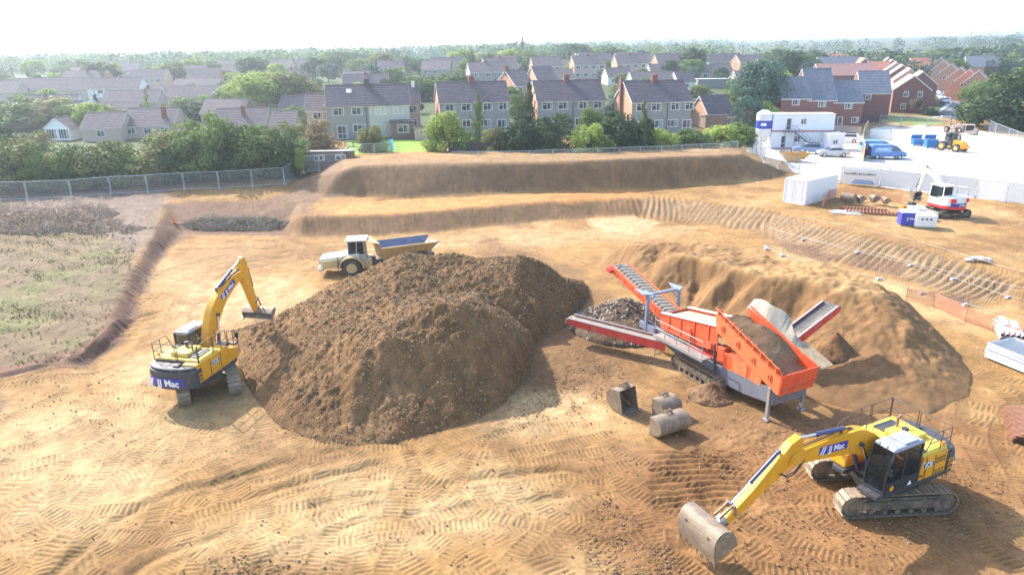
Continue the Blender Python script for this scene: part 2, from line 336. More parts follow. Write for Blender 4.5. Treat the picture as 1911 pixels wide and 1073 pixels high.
mixc(zonemask(X,Y,[q for q in BC]+[(1400,284,4.3)]+[q for q in reversed(BK)],0,.4,.25),np.array((.28,.17,.087)))
mixc(zonemask(X,Y,[(556,404,1.5),(700,400,1.5),(900,385,1.5),(1000,376,1.5),(1120,371,1.4),(1200,366,1.4),(1200,352,1.5),(1000,361,1.6),(800,372,1.6),(680,375,1.6),(600,382,1.6)],0,.6,.5),ORANGE)
mixc(zonemask(X,Y,[(1100,408,0),(1180,404,0),(1230,416,0),(1190,442,0),(1120,438,0)],0,.8,.8)*.45,np.array((.56,.44,.26)))
mixc(zonemask(X,Y,[(850,440),(1100,425),(1300,425),(1250,450),(900,462),(650,470),(640,455)],0,1.5,1.)*.5,PALE)
# damp patches round the diggers and between the heaps
for poly,c,a in [([(1060,860),(1220,830),(1500,800),(1560,760),(1911,790),(1911,1090),(1230,1090),(1130,1030),(1060,985),(1120,920)],DAMP*1.25,.85),([(1220,835),(1370,850),(1400,930),(1280,965),(1215,950)],DAMP*.95,.8),([(1060,985),(1130,925),(1170,950),(1240,1010),(1300,1090),(1130,1090),(1160,1030)],DAMP*.9,.6),
                 ([(400,1050),(470,1030),(560,1060),(600,1090),(380,1090)],DAMP*.9,.8),([(1000,650),(1080,640),(1160,680),(1170,720),(1040,780),(900,820),(880,760),(960,700)],ROUGH*.85,.95),([(1180,760),(1360,770),(1430,760),(1600,780),(1500,850),(1260,830)],ROUGH,.85),
                 ([(1010,570),(1120,600),(1230,640),(1210,700),(1120,730),(1000,760),(930,770),(985,700)],ROUGH*.85,.85),([(900,440),(1060,500),(1140,560),(1180,620),(1080,640),(1040,560),(900,480)],ROUGH*.95,.85),([(0,740),(60,720),(200,690),(100,730),(0,770)],ROUGH*.9,.5),([(0,800),(60,810),(40,860),(0,850)],ROUGH*.9,.6),([(330,470),(560,450),(640,470),(560,490),(380,510)],ROUGH,.5),([(430,760),(560,840),(700,850),(900,830),(1000,830),(900,870),(650,880),(480,840)],ROUGH*1.1,.6),([(1000,820),(1180,800),(1260,830),(1200,900),(1060,880)],ROUGH*1.1,.5),([(505,450,0),(545,405,1),(600,396,1.5),(640,420,1),(620,446,0)],BROWN*1.2,.9),([(1380,690),(1440,700),(1520,780),(1620,780),(1560,830),(1300,800),(1250,700)],ROUGH*.9,.8),([(1450,460,.3),(1560,490,.3),(1700,535,.3),(1850,580,.3),(1911,600,.3),(1911,650,.3),(1750,600,.3),(1600,540,.3),(1440,480,.3)],PALE,.6)]:
    mixc(zonemask(X,Y,poly,0,1.6,1.2)*a,c)
for poly in [[(640,900),(900,870),(1060,880),(1100,930),(900,1010),(600,1040),(420,1000)],[(-20,760),(250,740),(330,800),(300,900),(150,1000),(-20,1040)],[(300,520),(560,510),(600,560),(430,600),(300,590)],[(200,700),(300,660),(280,760),(160,800)],[(980,750),(1150,740),(1190,800),(1010,820),(940,800)],[(1060,610),(1180,630),(1260,680),(1160,660)]]:
    mixc(zonemask(X,Y,poly,0,2.5,2.)*np.clip(.75+n3*.8,0,.9).astype(np.float32),PALE*1.05)
for poly in [[(1462,452,.3),(1510,462,.3),(1570,485,.3),(1540,492,.3),(1475,470,.3)],[(1740,548,.3),(1800,560,.3),(1810,580,.3),(1760,575,.3)],[(1820,655,.2),(1880,640,.2),(1911,620,.2),(1911,650,.2)],[(1590,480,.3),(1680,505,.3),(1670,515,.3),(1580,495,.3)]]: mixc(zonemask(X,Y,poly,0,.6,.6)*.8,np.array((.17,.10,.06)))
# concrete yard, lawns, far fields
YPOLY=[tuple(PG(a,b)[:2]) for a,b in [(1395,285),(1440,302),(1480,320),(1560,335),(1700,357),(1911,380),(2100,400),(2100,262),(1911,258),(1800,240),(1640,236),(1612,250),(1530,250),(1500,240),(1410,262)]]
mixc(zonemask(X,Y,YPOLY,0,.5,.3,True),YARD)
for poly in [[(648,262,3.3),(790,262,3.3),(800,290,3.3),(652,296,3.3)],[(840,262,3.4),(905,258,3.4),(915,285,3.4),(845,288,3.4)]]: mixc(zonemask(X,Y,poly,3.3,.3,.1),np.array((.22,.33,.05)))
mixc(zonemask(X,Y,[tuple(PG(a,b)[:2]) for a,b in [(1646,216),(1752,222),(1762,234),(1700,233),(1648,229)]],0,.4,.1,True),np.array((.22,.28,.07)))
mixc(zonemask(X,Y,[(300,560),(620,520),(1400,1100),(3000,2500),(3000,900),(700,440)],soft=25,jit=12,world=True)*np.clip(.7+fbm(X,Y,180,3)*1.6,.1,1),np.array((.50,.43,.26)))
C*= (1+.16*fbm(X,Y,.7,3)[...,None]*near[...,None]).astype(np.float32)
yz=zonemask(X,Y,YPOLY,0,.5,.3,True); mixc(yz*np.clip(fbm(X,Y,5,4)*1.2+.05,0,.45),np.array((.47,.38,.29)))
for l in ([(1440,290,1),(1600,310,1),(1750,300,1),(1911,320,1)],[(1420,275,1),(1500,296,1),(1620,300,1),(1800,272,.6)]):
    d,s_,sd=segdist(X,Y,[P(*q)[:2] for q in l]) if True else 0; mixc((yz*.35*(np.exp(-((d-.9)/.35)**2)*np.clip(.5+fbm(X,Y,4,3)*2,0,1))).astype(np.float32),np.array((.34,.28,.22)))
# relief ------------------------------------------------------------------
Z+=.032*fbm(X,Y,2.2,4)*(Y<110)+.08*fbm(X,Y,8,4)*(Y<95)+.05*fbm(X,Y,.7,3,.8)*((Y>60)&(Y<112))+.020*fbm(X,Y,.5,4,.7)*near
rough=np.zeros(X.shape,np.float32)
for poly in ([(1060,985),(1130,925),(1170,950),(1240,1010),(1300,1090),(1130,1090),(1160,1030)],[(1000,650),(1080,640),(1160,680),(1170,720),(1040,780),(900,820),(880,760),(960,700)],[(1280,830),(1420,780),(1600,780),(1500,850),(1450,900),(1560,960),(1300,1000),(1500,1090),(1700,1020),(1911,1000),(1911,1090),(1500,1090),(1300,1080)],[(400,1050),(470,1030),(560,1060),(600,1090),(380,1090)]): rough=np.maximum(rough,zonemask(X,Y,poly,0,1.5,1.))
Z+=rough*(.07*np.abs(fbm(X,Y,.45,3,.7))+.12*np.clip(fbm(X+9,Y,.9,3)-.1,0,1))
fm=zonemask(X,Y,[(-60,1073),(-60,300),(0,380),(200,365),(310,376),(285,440),(250,500),(222,560),(195,630),(150,655),(90,672),(0,690)],.8,1.,.8); Z+=fm*(.09*np.abs(fbm(X,Y,.6,4,.75))+.06*np.sin((X*.5+Y)*2.4+n2*4))
# teeth marks down the cut bank
pl=[P(*q)[:2] for q in BT]; mid=[((P(*a).x+P(*b).x)/2,(P(*a).y+P(*b).y)/2) for a,b in zip(BT,BB)]
sel=np.nonzero((Y>45)&(Y<85)&(X>-25)&(X<50)); d,s,sd=segdist(X[sel],Y[sel],mid); L0=segdist(np.array([P(1180,385,1).x]),np.array([P(1180,385,1).y]),mid)[1][0]
amp=np.where(s>L0,.13,.03)*np.clip(1.3-np.abs(d)/2.8,0,1); amp*=np.clip(.8+fbm(X[sel],Y[sel],2.5,3)*1.5,0,1.3); rib=np.abs(((s+.6*fbm(X[sel],Y[sel],4,2)+sd*.18)/.62)%1-.5)*2; Zs=Z[sel]+amp*(rib-.5); Z[sel]=Zs
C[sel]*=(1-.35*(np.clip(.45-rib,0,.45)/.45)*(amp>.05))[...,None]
mid2=[P(*q)[:2] for q in FE_T]; d,s,sd=segdist(X[sel],Y[sel],mid2); 
sel=np.nonzero((Y>30)&(Y<85)&(X<-12)&(X>-60)); d,s,sd=segdist(X[sel],Y[sel],[P(*q)[:2] for q in FE_B][3:8]); rib=np.abs(((s)/.9)%1-.5)*2; m=np.clip(1.2-d/1.6,0,1)*np.clip(.5+fbm(X[sel],Y[sel],3,3)*2.5,0,1); Z[sel]+=.10*m*(rib-.5)+.12*m*fbm(X[sel],Y[sel],1.,3); C[sel]*=(1-.15*(rib<.4)*m)[...,None]
# dense old cleat prints: strips of fine ribs in several directions
TZ=np.zeros(X.shape); TC=np.ones(X.shape); rg=np.clip((62-Y)/14,0,1)*(1-fm)*(1-rough*.7)
for kk,(ang,wd,sh_) in enumerate([(.25,1.5,0),(-.75,1.7,31),(1.35,1.4,57),(.75,2.1,83),(2.2,1.6,99)]):
    wx=X+1.6*fbm(X+sh_,Y,7,2); wy=Y+1.6*fbm(X,Y+sh_,7,2); u=wx*math.cos(ang)+wy*math.sin(ang); v=-wx*math.sin(ang)+wy*math.cos(ang)
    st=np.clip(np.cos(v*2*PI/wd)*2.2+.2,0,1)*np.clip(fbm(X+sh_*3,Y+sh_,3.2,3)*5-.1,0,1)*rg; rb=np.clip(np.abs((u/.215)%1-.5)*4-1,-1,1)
    TZ=TZ*(1-st)+st*.018*rb; TC=TC*(1-st)+st*(1-.20*(rb<-.1))  # grooves between the ribs get painted shade in the colour
# crawler tracks pressed into the sand: cleat ribs with low shoulders
trk=[]
def spl(pts,n=10):
    w=[P(a,b,0)[:2] for a,b in pts]; out=[]
    if len(w)<3: 
        return [(w[0][0]+(w[-1][0]-w[0][0])*i/8,w[0][1]+(w[-1][1]-w[0][1])*i/8) for i in range(9)]
    for i in range(len(w)-1):
        p0=w[max(i-1,0)];p1=w[i];p2=w[i+1];p3=w[min(i+2,len(w)-1)]
        for k in range(n):
            t=k/n; out.append(tuple(.5*((2*p1[j])+(-p0[j]+p2[j])*t+(2*p0[j]-5*p1[j]+4*p2[j]-p3[j])*t*t+(-p0[j]+3*p1[j]-3*p2[j]+p3[j])*t**3) for j in (0,1)))
    out.append(w[-1]); return out
for pts in [[(100,1080),(220,985),(400,920),(620,870),(800,850)],[(0,1000),(150,930),(330,905),(450,860),(520,830)],[(200,1080),(420,1010),(700,960),(980,930),(1150,930)],[(0,880),(130,840),(250,760),(330,700),(420,560)],[(40,980),(60,880),(200,800),(280,740)],[(500,1080),(700,1000),(860,960),(930,860),(960,820)],[(700,1080),(900,1010),(1050,960),(1130,900),(1230,860)],
            [(0,720),(120,700),(220,660),(290,580),(330,510),(480,470)],[(880,1080),(960,960),(950,880),(1010,830),(1160,810)],[(330,620),(330,560),(420,500),(560,480)],[(300,460),(500,455),(600,470)],[(620,455),(900,445),(1100,440),(1250,455),(1330,470)],[(1000,1080),(1080,1000),(1180,960),(1300,1010),(1400,1080)],[(1120,1080),(1240,1040),(1330,1080)],
            [(1900,1000),(1830,880),(1800,800),(1840,740),(1911,720)],[(1911,900),(1860,820),(1850,760),(1800,720)],[(560,860),(760,850),(900,880),(1050,860),(1180,830)],[(0,830),(200,730),(260,700)],[(150,1080),(60,1010),(0,980)],[(430,800),(520,860),(560,960),(500,1080)],[(640,1080),(720,900),(700,840)],[(250,900),(420,830),(440,780)],[(1380,1080),(1500,1000),(1700,1000),(1911,960)],[(1180,700),(1120,650),(1060,640)]]: trk.append((spl(pts),1.25,.32,.21,.06))
r2=random.Random(3)
for i in range(130):
    cx=r2.uniform(-16,17); cy=r2.uniform(18.5,34) if i<95 else r2.uniform(34,60)
    if cx>2 and cy>27 or (cx>-9 and cy>27 and cx<8): cx=-13-r2.random()*6
    a=r2.uniform(0,6.28); k=r2.uniform(-.12,.12); L=r2.uniform(2.5,7); w=[];x_,y_=cx,cy
    for j in range(10): w.append((x_,y_)); x_+=math.cos(a)*L/9; y_+=math.sin(a)*L/9; a+=k*L/9*1.5
    trk.append((w,0. if r2.random()<.6 else 1.2,.30,.21,.05))
for i,(w,off,hw,pit,dep) in enumerate(trk):
    xs=[p[0] for p in w];ys=[p[1] for p in w]; pad=off+hw+.6
    sel=np.nonzero((X>min(xs)-pad)&(X<max(xs)+pad)&(Y>min(ys)-pad)&(Y<max(ys)+pad))
    if len(sel[0])==0: continue
    xx=X[sel];yy=Y[sel]; d,s,sd=segdist(xx,yy,w); end=(s>.02)&(s<s.max()-.02); q=np.abs(d-off) if off else d
    fade=np.clip((.95 if i<24 else .6)+fbm(xx+i*7,yy,2.0,3)*2.3,.0,1)*end*np.clip(np.minimum(s,s.max()-s)/.5,0,1); ins=np.clip((hw-q)/.08+.5,0,1)*fade; sh=np.exp(-((q-hw-.06)/.09)**2)*fade
    rb=np.clip(np.abs((s/pit+sd*.1)%1-.5)*4-1,-1,1)
    TZ[sel]=TZ[sel]*(1-ins)*(1-.4*sh)+ins*(-.012+dep*.38*rb)+sh*.012; TC[sel]=(TC[sel]*(1-ins)+ins*(.93-.20*(rb<-.2)))*(1-.04*sh)  # moist prints slightly darker; shade between cleat ribs is painted into the colour
Z+=TZ; C*=TC[...,None]
# deep wheel ruts
for pts,dp in [([(180,1090),(300,985),(420,945),(560,900),(700,868)],.10),([(330,1090),(470,1040),(640,985),(860,948),(1050,925)],.10),([(560,1085),(640,1052),(700,1030)],.12),([(0,745),(120,715),(230,675),(300,600)],.10),([(1225,835),(1220,900),(1230,960)],.06),([(450,480),(620,462),(850,462),(1060,448),(1300,440)],.09),([(430,505),(560,488),(640,492)],.08),([(650,375),(900,365),(1250,350)],.07)]:
    w=[P(a,b,0 if b>420 else 2)[:2] for a,b in pts]; w=spl(pts) if pts[0][1]>420 else w
    for o_ in (0,1.9):
        xs=[p[0] for p in w];ys=[p[1] for p in w]; sel=np.nonzero((X>min(xs)-4)&(X<max(xs)+4)&(Y>min(ys)-4)&(Y<max(ys)+4)); xx=X[sel];yy=Y[sel]; d,s,sd=segdist(xx,yy,w); q=np.abs(sd-o_)+fbm(xx,yy,.8,3)*.12
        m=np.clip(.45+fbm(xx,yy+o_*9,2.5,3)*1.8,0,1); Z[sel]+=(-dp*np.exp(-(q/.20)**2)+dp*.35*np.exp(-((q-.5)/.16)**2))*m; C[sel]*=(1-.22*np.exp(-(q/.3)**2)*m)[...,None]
# raked furrows left of the near digger
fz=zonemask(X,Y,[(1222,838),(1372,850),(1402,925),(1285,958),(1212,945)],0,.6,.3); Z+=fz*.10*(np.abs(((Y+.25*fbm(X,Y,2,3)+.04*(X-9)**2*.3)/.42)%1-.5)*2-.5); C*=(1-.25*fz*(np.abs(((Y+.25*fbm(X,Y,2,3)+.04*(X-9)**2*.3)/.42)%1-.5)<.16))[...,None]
C*=1+.36*np.clip(fbm(X,Y,.28,3,.8),-.5,.5)[...,None]*.8*(Y<95)[...,None]
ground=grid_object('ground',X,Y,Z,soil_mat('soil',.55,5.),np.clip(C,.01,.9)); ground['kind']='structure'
# ---------------------------------------------------------------- heaps of soil
def heap(name,pts,base,mat_,color,label,res=.12,bumpy=.12,bsc=.8,blur=2,gravel=.05,terr=None,extra=None,cat='soil heap'):
    pts3=[]; 
    for q in pts:
        if q[0]=='w': pts3.append((q[1],q[2],q[3]))
        else: p=P(*q); pts3.append((p.x,p.y,q[2]))
    bp=[]
    for q in base:
        if q[0]=='w': x_,y_=q[1],q[2]
        else: p=P(q[0],q[1],q[2] if len(q)>2 else 0.); x_,y_=p.x,p.y
        bp.append((x_,y_,HZ(x_,y_)-.05))
    n=len(bp); ev=tin(bp+pts3,[(i,(i+1)%n) for i in range(n)])
    xs=[p[0] for p in bp];ys=[p[1] for p in bp]; xa=np.arange(min(xs)-2,max(xs)+2,res); ya=np.arange(min(ys)-2,max(ys)+2,res); XX,YY=np.meshgrid(xa,ya,indexing='ij')
    zt=H0(XX,YY)-.25; zz,_=ev(XX,YY); ins=inpoly(XX,YY,bp); zz=np.where(ins,zz,zt)
    for _ in range(blur):
        for k in range(3):
            g=np.pad(zz,1,mode='edge'); zz=(g[1:-1,1:-1]*2+g[:-2,1:-1]+g[2:,1:-1]+g[1:-1,:-2]+g[1:-1,2:])/6
    hgt=np.clip(zz-zt-.1,0,1); zz+=hgt*(bumpy*fbm(XX,YY,bsc*2.5,4)+gravel*fbm(XX+3,YY,.3,2,.8))
    if extra is not None: zz=extra(XX,YY,zz,hgt)
    keep=(zz>H0(XX,YY)-.16); col=np.zeros(XX.shape+(3,),np.float32); col[:]=color(XX,YY,zz)
    o=grid_object(name,YY*0+XX,YY,zz,mat_,col,None,keep); tag(o,label,cat)
    # flip if needed
    if o.data.polygons[0].normal.z<0: o.data.flip_normals()
    return o,(XX,YY,zz,keep)
def A(c): return np.asarray(c,np.float32)
def pilecol(x,y,z):
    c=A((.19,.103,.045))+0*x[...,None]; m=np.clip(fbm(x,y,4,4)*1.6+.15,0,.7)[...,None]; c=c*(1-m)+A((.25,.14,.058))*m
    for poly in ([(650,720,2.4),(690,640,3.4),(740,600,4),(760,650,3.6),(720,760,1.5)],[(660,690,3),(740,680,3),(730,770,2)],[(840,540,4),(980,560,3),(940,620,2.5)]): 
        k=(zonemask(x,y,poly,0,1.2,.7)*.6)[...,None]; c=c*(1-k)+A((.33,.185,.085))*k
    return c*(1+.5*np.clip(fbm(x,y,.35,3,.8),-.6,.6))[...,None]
pileM=soil_mat('stony soil',.9,9.,fine=22,var=.42)
PP_SCALE=.84
PB=[(428,618),(434,660),(462,735),(520,802),(590,830),(650,835),(710,832),(800,812),(880,790),(935,762),(985,700),(1000,645),(1060,610),(1100,555),(1095,528),('w',2.0,52.5),('w',-4,53),('w',-8.5,51.2),('w',-11.5,49.5),(575,560),(520,590)]
PP=[(470,615,1.0),(560,598,2.1),(600,556,2.7),(650,518,3.5),(700,494,4.2),(757,471,5.0),(800,482,4.6),(850,476,4.6),(900,480,4.4),(970,474,4.7),(1020,497,3.5),(1060,520,2.2),(1040,560,1.3),(1000,560,2.6),(960,530,3.5),(900,515,4.0),(1020,600,.7),(985,590,1.7),
    (860,528,3.6),(905,548,3.1),(950,585,2.0),(985,620,1.0),(740,545,3.6),(690,565,3.6),(780,548,3.5),
    (760,592,4.4),(800,573,4.9),(860,566,5.0),(905,580,4.4),(940,610,3.3),(972,650,1.8),(720,630,3.9),(680,655,3.4),(940,680,1.4),(880,690,2.0),(820,700,2.1),(900,640,3.1),(830,640,3.4),(640,640,3.0),(600,640,2.6),(520,650,1.6),(560,720,1.4),(620,700,2.0),(660,700,2.5),(700,690,2.6),(740,690,2.4),(720,740,1.5),(800,740,1.3),(860,750,.9),(650,790,.6),(760,790,.6),(930,720,.8)]
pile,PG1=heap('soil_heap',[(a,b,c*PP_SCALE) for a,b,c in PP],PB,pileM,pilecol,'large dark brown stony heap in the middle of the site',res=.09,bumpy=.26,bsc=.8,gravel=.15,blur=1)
def sandcol(x,y,z):
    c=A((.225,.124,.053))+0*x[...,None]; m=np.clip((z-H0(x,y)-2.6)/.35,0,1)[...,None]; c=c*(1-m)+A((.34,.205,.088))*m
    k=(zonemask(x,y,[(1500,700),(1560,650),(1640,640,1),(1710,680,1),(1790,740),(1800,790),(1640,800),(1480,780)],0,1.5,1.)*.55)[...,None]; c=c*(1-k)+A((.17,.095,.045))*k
    return c*(1+.35*np.clip(fbm(x,y,.5,4,.8),-.6,.6))[...,None]
SB=[(1112,500),(1130,470),(1150,456),('w',9.8,54.5),('w',14,54),('w',20,52),('w',25.5,49),('w',28,45),(1700,565,.3),(1745,610,.3),(1790,660,.2),(1820,700,.1),(1815,745,0),(1740,775,0),(1600,770,0),(1500,745,0),(1440,690,0),(1400,640,0),(1340,600,0),(1280,590,0),(1210,560,0),(1150,530,0)]
SP=[(1165,460,2.5),(1200,455,3.4),(1250,452,3.6),(1330,458,3.8),(1400,470,4.0),(1450,482,4.1),(1530,496,4.2),(1600,512,4.3),(1640,528,4.3),(1655,542,4.3),(1195,466,3.2),(1250,476,3.6),(1300,484,3.8),(1370,500,4.0),(1420,512,4.1),(1500,520,4.2),(1560,536,4.2),(1620,545,4.2),
    (1210,500,2.0),(1290,520,2.1),(1300,545,1.2),(1370,550,1.9),(1440,560,2.4),(1480,600,1.2),(1530,575,2.7),(1545,600,2.3),(1600,590,2.8),(1640,600,2.9),(1700,612,2.6),(1705,618,2.3),(1690,660,1.6),(1640,668,1.3),(1560,660,1.2),(1540,645,1.3),(1740,640,1.6),(1760,690,1.1),(1720,720,.9),(1640,710,.9),(1560,700,.8),(1500,690,.5)]
def sandx(x,y,z,h):
    d,s,sd=segdist(x,y,[P(*q)[:2] for q in [(1195,468,3.2),(1300,486,3.8),(1420,514,4.1),(1560,538,4.2),(1640,548,4.2)]]); g=np.abs(((s+fbm(x,y,2,3)*1.6)/2.6)%1-.5)*2
    return z+h*.13*(g-.5)*np.exp(-((sd+1.7)/1.5)**2)
SP=[(a,b,c*.74 if c>1.25 else c*.6) for a,b,c in SP]
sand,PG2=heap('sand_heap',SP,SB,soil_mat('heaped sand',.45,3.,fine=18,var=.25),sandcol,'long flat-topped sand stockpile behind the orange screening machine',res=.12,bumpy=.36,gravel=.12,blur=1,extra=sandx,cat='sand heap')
pc=P(1570,648,0); 
def cone(name,px,py,z0,r,h,mat_,colr,label,peb=.02,cat='soil heap'):
    p=P(px,py,z0); xa=np.linspace(-r,r,70); XX,YY=np.meshgrid(xa+p.x,xa+p.y,indexing='ij'); d=np.hypot(XX-p.x,YY-p.y)/r; n=fbm(XX,YY,r*.8,3); zz=z0+h*np.clip(1-d*(1+.3*n),-.2,1)**1.0+peb*fbm(XX,YY,.25,2,.8)*3*(d<1)
    zz=np.where(d>.98,z0-.3,zz); col=np.zeros(XX.shape+(3,),np.float32); col[:]=A(colr); col*=(1+.5*np.clip(fbm(XX,YY,.3,3,.8),-.6,.6))[...,None]
    o=grid_object(name,XX,YY,zz,mat_,col,None,d<1.0); 
    if o.data.polygons[0].normal.z<0: o.data.flip_normals()
    tag(o,label,cat); return o
cone('soil_heap',1556,660,.55,1.5,1.35,pileM,(.20,.11,.052),'small dark cone of fine soil under the raised side conveyor')
cone('soil_heap',1165,608,0,3.6,1.9,pileM,(.15,.10,.065),'low heap of coarse stones beside the main conveyor')
cone('soil_heap',1325,738,0,1.2,.75,pileM,(.22,.13,.07),'little mound of soil against the crawler track of the screening machine')
# loose stones: uncountable, one object each
def stones(name,spots,material,label,smin,smax,cat='stones'):
    mb_v=[];mb_f=[]; base=[Vector(v) for v in ((0,0,1),(.9,0,.1),(.25,.85,.05),(-.75,.5,.0),(-.7,-.55,.1),(.3,-.9,0),(0,0,-.8))]; fs=[(0,1,2),(0,2,3),(0,3,4),(0,4,5),(0,5,1),(6,2,1),(6,3,2),(6,4,3),(6,5,4),(6,1,5)]
    rr=random.Random(5)
    for (x,y,z) in spots:
        s=smin+(smax-smin)*rr.random()**3; q=Euler((rr.random()*6,rr.random()*6,rr.random()*6)).to_matrix(); sc=Vector((s*rr.uniform(.7,1.3),s*rr.uniform(.7,1.2),s*rr.uniform(.5,.9))); n=len(mb_v)
        for b in base: p=q@Vector((b.x*sc.x,b.y*sc.y,b.z*sc.z)); mb_v.append((p.x+x,p.y+y,p.z+z))
        mb_f+=[(a+n,b+n,c+n) for a,b,c in fs]
    me=bpy.data.meshes.new(name); me.from_pydata(mb_v,[],mb_f); me.materials.append(material); o=bpy.data.objects.new(name,me); COL.objects.link(o); tag(o,label,cat,kind='stuff'); return o
stM=mat('stone brown',(.25,.16,.08),.9,var=.55,scale=1.7)
XX,YY,zz,keep=PG1; ii,jj=np.nonzero(keep&(YY<50)); ch=rng.integers(0,len(ii),42000); stones('gravel',[(XX[ii[k],jj[k]]+rng.random()*.1,YY[ii[k],jj[k]]+rng.random()*.1,zz[ii[k],jj[k]]+.01) for k in ch],stM,'loose brown stones scattered all over the dark heap',.03,.10)
sp=[]
def scatter(poly,n,z=0,world=False,zo=.01):
    w=[P(a,b,z)[:2] for a,b in poly]; xs=[p[0] for p in w];ys=[p[1] for p in w]; k=0
    x=rng.uniform(min(xs),max(xs),n*3); y=rng.uniform(min(ys),max(ys),n*3); m=inpoly(x,y,w)&(fbm(x,y,2,3)>-.25); x=x[m][:n];y=y[m][:n]; h=H0(x,y); return [(float(a),float(b),float(c)+zo) for a,b,c in zip(x,y,h)]
sp+=scatter([(0,1073),(0,720),(430,640),(600,840),(1000,760),(1250,700),(1500,780),(1900,780),(1911,1073)],2600)+scatter([(1000,650),(1160,680),(1170,720),(1040,780),(900,820)],2200)+scatter([(1060,985),(1130,925),(1240,1010),(1300,1090),(1130,1090)],1300)+scatter([(1280,830),(1600,780),(1911,900),(1911,1073),(1380,1073)],2500)+scatter([(400,1050),(470,1030),(560,1060),(600,1090),(380,1090)],400)
stones('soil_clods',sp,mat('clod soil',(.27,.17,.09),.95,var=.4,scale=2),'clods and pebbles strewn over the tracked sandy ground',.015,.07,'clods')
c0=P(1165,608,0); stones('rocks',[(c0.x+r*math.cos(a),c0.y+r*math.sin(a),max(0,1.9*(1-r/3.6))+.02) for r,a in [(3.5*math.sqrt(rng.random()),rng.random()*6.3) for _ in range(900)]],mat('rock grey brown',(.26,.20,.15),.9,var=.5,scale=2.2),'coarse screened rocks lying on the low heap by the conveyor',.08,.24,'rocks')
# ---------------------------------------------------------------- machine materials
YEL=mat('digger yellow',(.74,.335,.008),.5,var=.12,dirt=(.38,.25,.12),dirt_amt=.27,dscale=2.6,bump=.05)
YPALE=mat('dusty yellow',(.70,.50,.06),.6,var=.12,dirt=(.48,.38,.2),dirt_amt=.3,dscale=2.5)
DARK=mat('charcoal paint',(.055,.055,.062),.5,var=.2,dirt=(.28,.21,.14),dirt_amt=.22,dscale=3)
BLK=mat('black rubber',(.025,.025,.027),.7,var=.2,dirt=(.22,.16,.1),dirt_amt=.25,dscale=4)
TRK=mat('muddy track steel',(.24,.19,.14),.65,metal=.25,var=.3,dirt=(.38,.28,.17),dirt_amt=.55,dscale=4)
TRKF=mat('muddy frame',(.12,.095,.07),.8,var=.3,dirt=(.30,.21,.12),dirt_amt=.45,dscale=2.5)
STL=mat('worn bucket steel',(.25,.19,.135),.6,metal=.3,var=.25,dirt=(.36,.28,.19),dirt_amt=.45,dscale=3,bump=.15)
CHR=mat('chrome rod',(.75,.75,.76),.18,metal=1,var=.03)
PURP=mat('blue panel',(.055,.05,.30),.45,var=.08); WHT=mat('white paint',(.78,.78,.76),.5,var=.06,dirt=(.55,.46,.34),dirt_amt=.12)
WTXT=mat('white lettering',(.82,.82,.80),.5,var=.02)
RAILM=mat('handrail brown',(.11,.075,.055),.5,var=.15); CYLB=mat('cylinder steel blue',(.07,.08,.17),.35,metal=.3,var=.15,dirt=(.3,.25,.2),dirt_amt=.15)
GLS=glass_mat('cab glass',(.55,.62,.6),.42); AMB=mat('amber lens',(.8,.28,.02),.3,var=.03); GREYR=mat('grey cab roof',(.30,.30,.33),.45,var=.12,dirt=(.42,.36,.28),dirt_amt=.3,dscale=3)
def track_mesh(L,Hh,Wd,n):
    """one crawler belt of separate cleated shoes round two idlers; returns (belt MB, frame MB, roller MB)"""
    r=Hh/2; st=L-Hh; per=2*st+2*PI*r; b=MB()
    for i in range(n):
        s=(i+.5)*per/n
        if s<st: p=(-st/2+s,Hh); a=0
        elif s<st+PI*r: t=(s-st)/r; p=(st/2+r*math.sin(t),r+r*math.cos(t)); a=-t
        elif s<2*st+PI*r: p=(st/2-(s-st-PI*r),0); a=-PI
        else: t=(s-2*st-PI*r)/r; p=(-st/2-r*math.sin(t),r-r*math.cos(t)); a=-PI-t
        M_=Matrix.Translation((p[0],0,p[1]))@Matrix.Rotation(-a,4,'Y'); w_=per/n
        b.box((0,0,-.018),(w_*.86,Wd,.03),0,None,M_); b.box((-w_*.33,0,.012),(.022,Wd*.98,.05),0,None,M_); b.box((w_*.02,0,.004),(.014,Wd*.96,.026),0,None,M_)
    f=MB(); f.prism([(-st/2-.05,.22),(st/2+.05,.22),(st/2+.12,r),(st/2-.15,Hh-.2),(-st/2+.15,Hh-.2),(-st/2-.12,r)],-Wd*.32,Wd*.32)
    f.box((0,0,r),(st*.78,Wd*.86,Hh*.34))
    for k in (-.28,.05,.3): f.box((k*st,0,Hh*.62),(.25,Wd*.9,Hh*.2))
    ro=MB()
    for sx in (-1,1): ro.tube((sx*st/2,-Wd*.36,r),(sx*st/2,Wd*.36,r),r-.07,18); ro.tube((sx*st/2,-Wd*.42,r),(sx*st/2,Wd*.42,r),r*.3,12)
    for k in range(7): x_=-st/2+.25+k*(st-.5)/6; ro.tube((x_,-Wd*.38,.17),(x_,Wd*.38,.17),.11,10)
    return b,f,ro
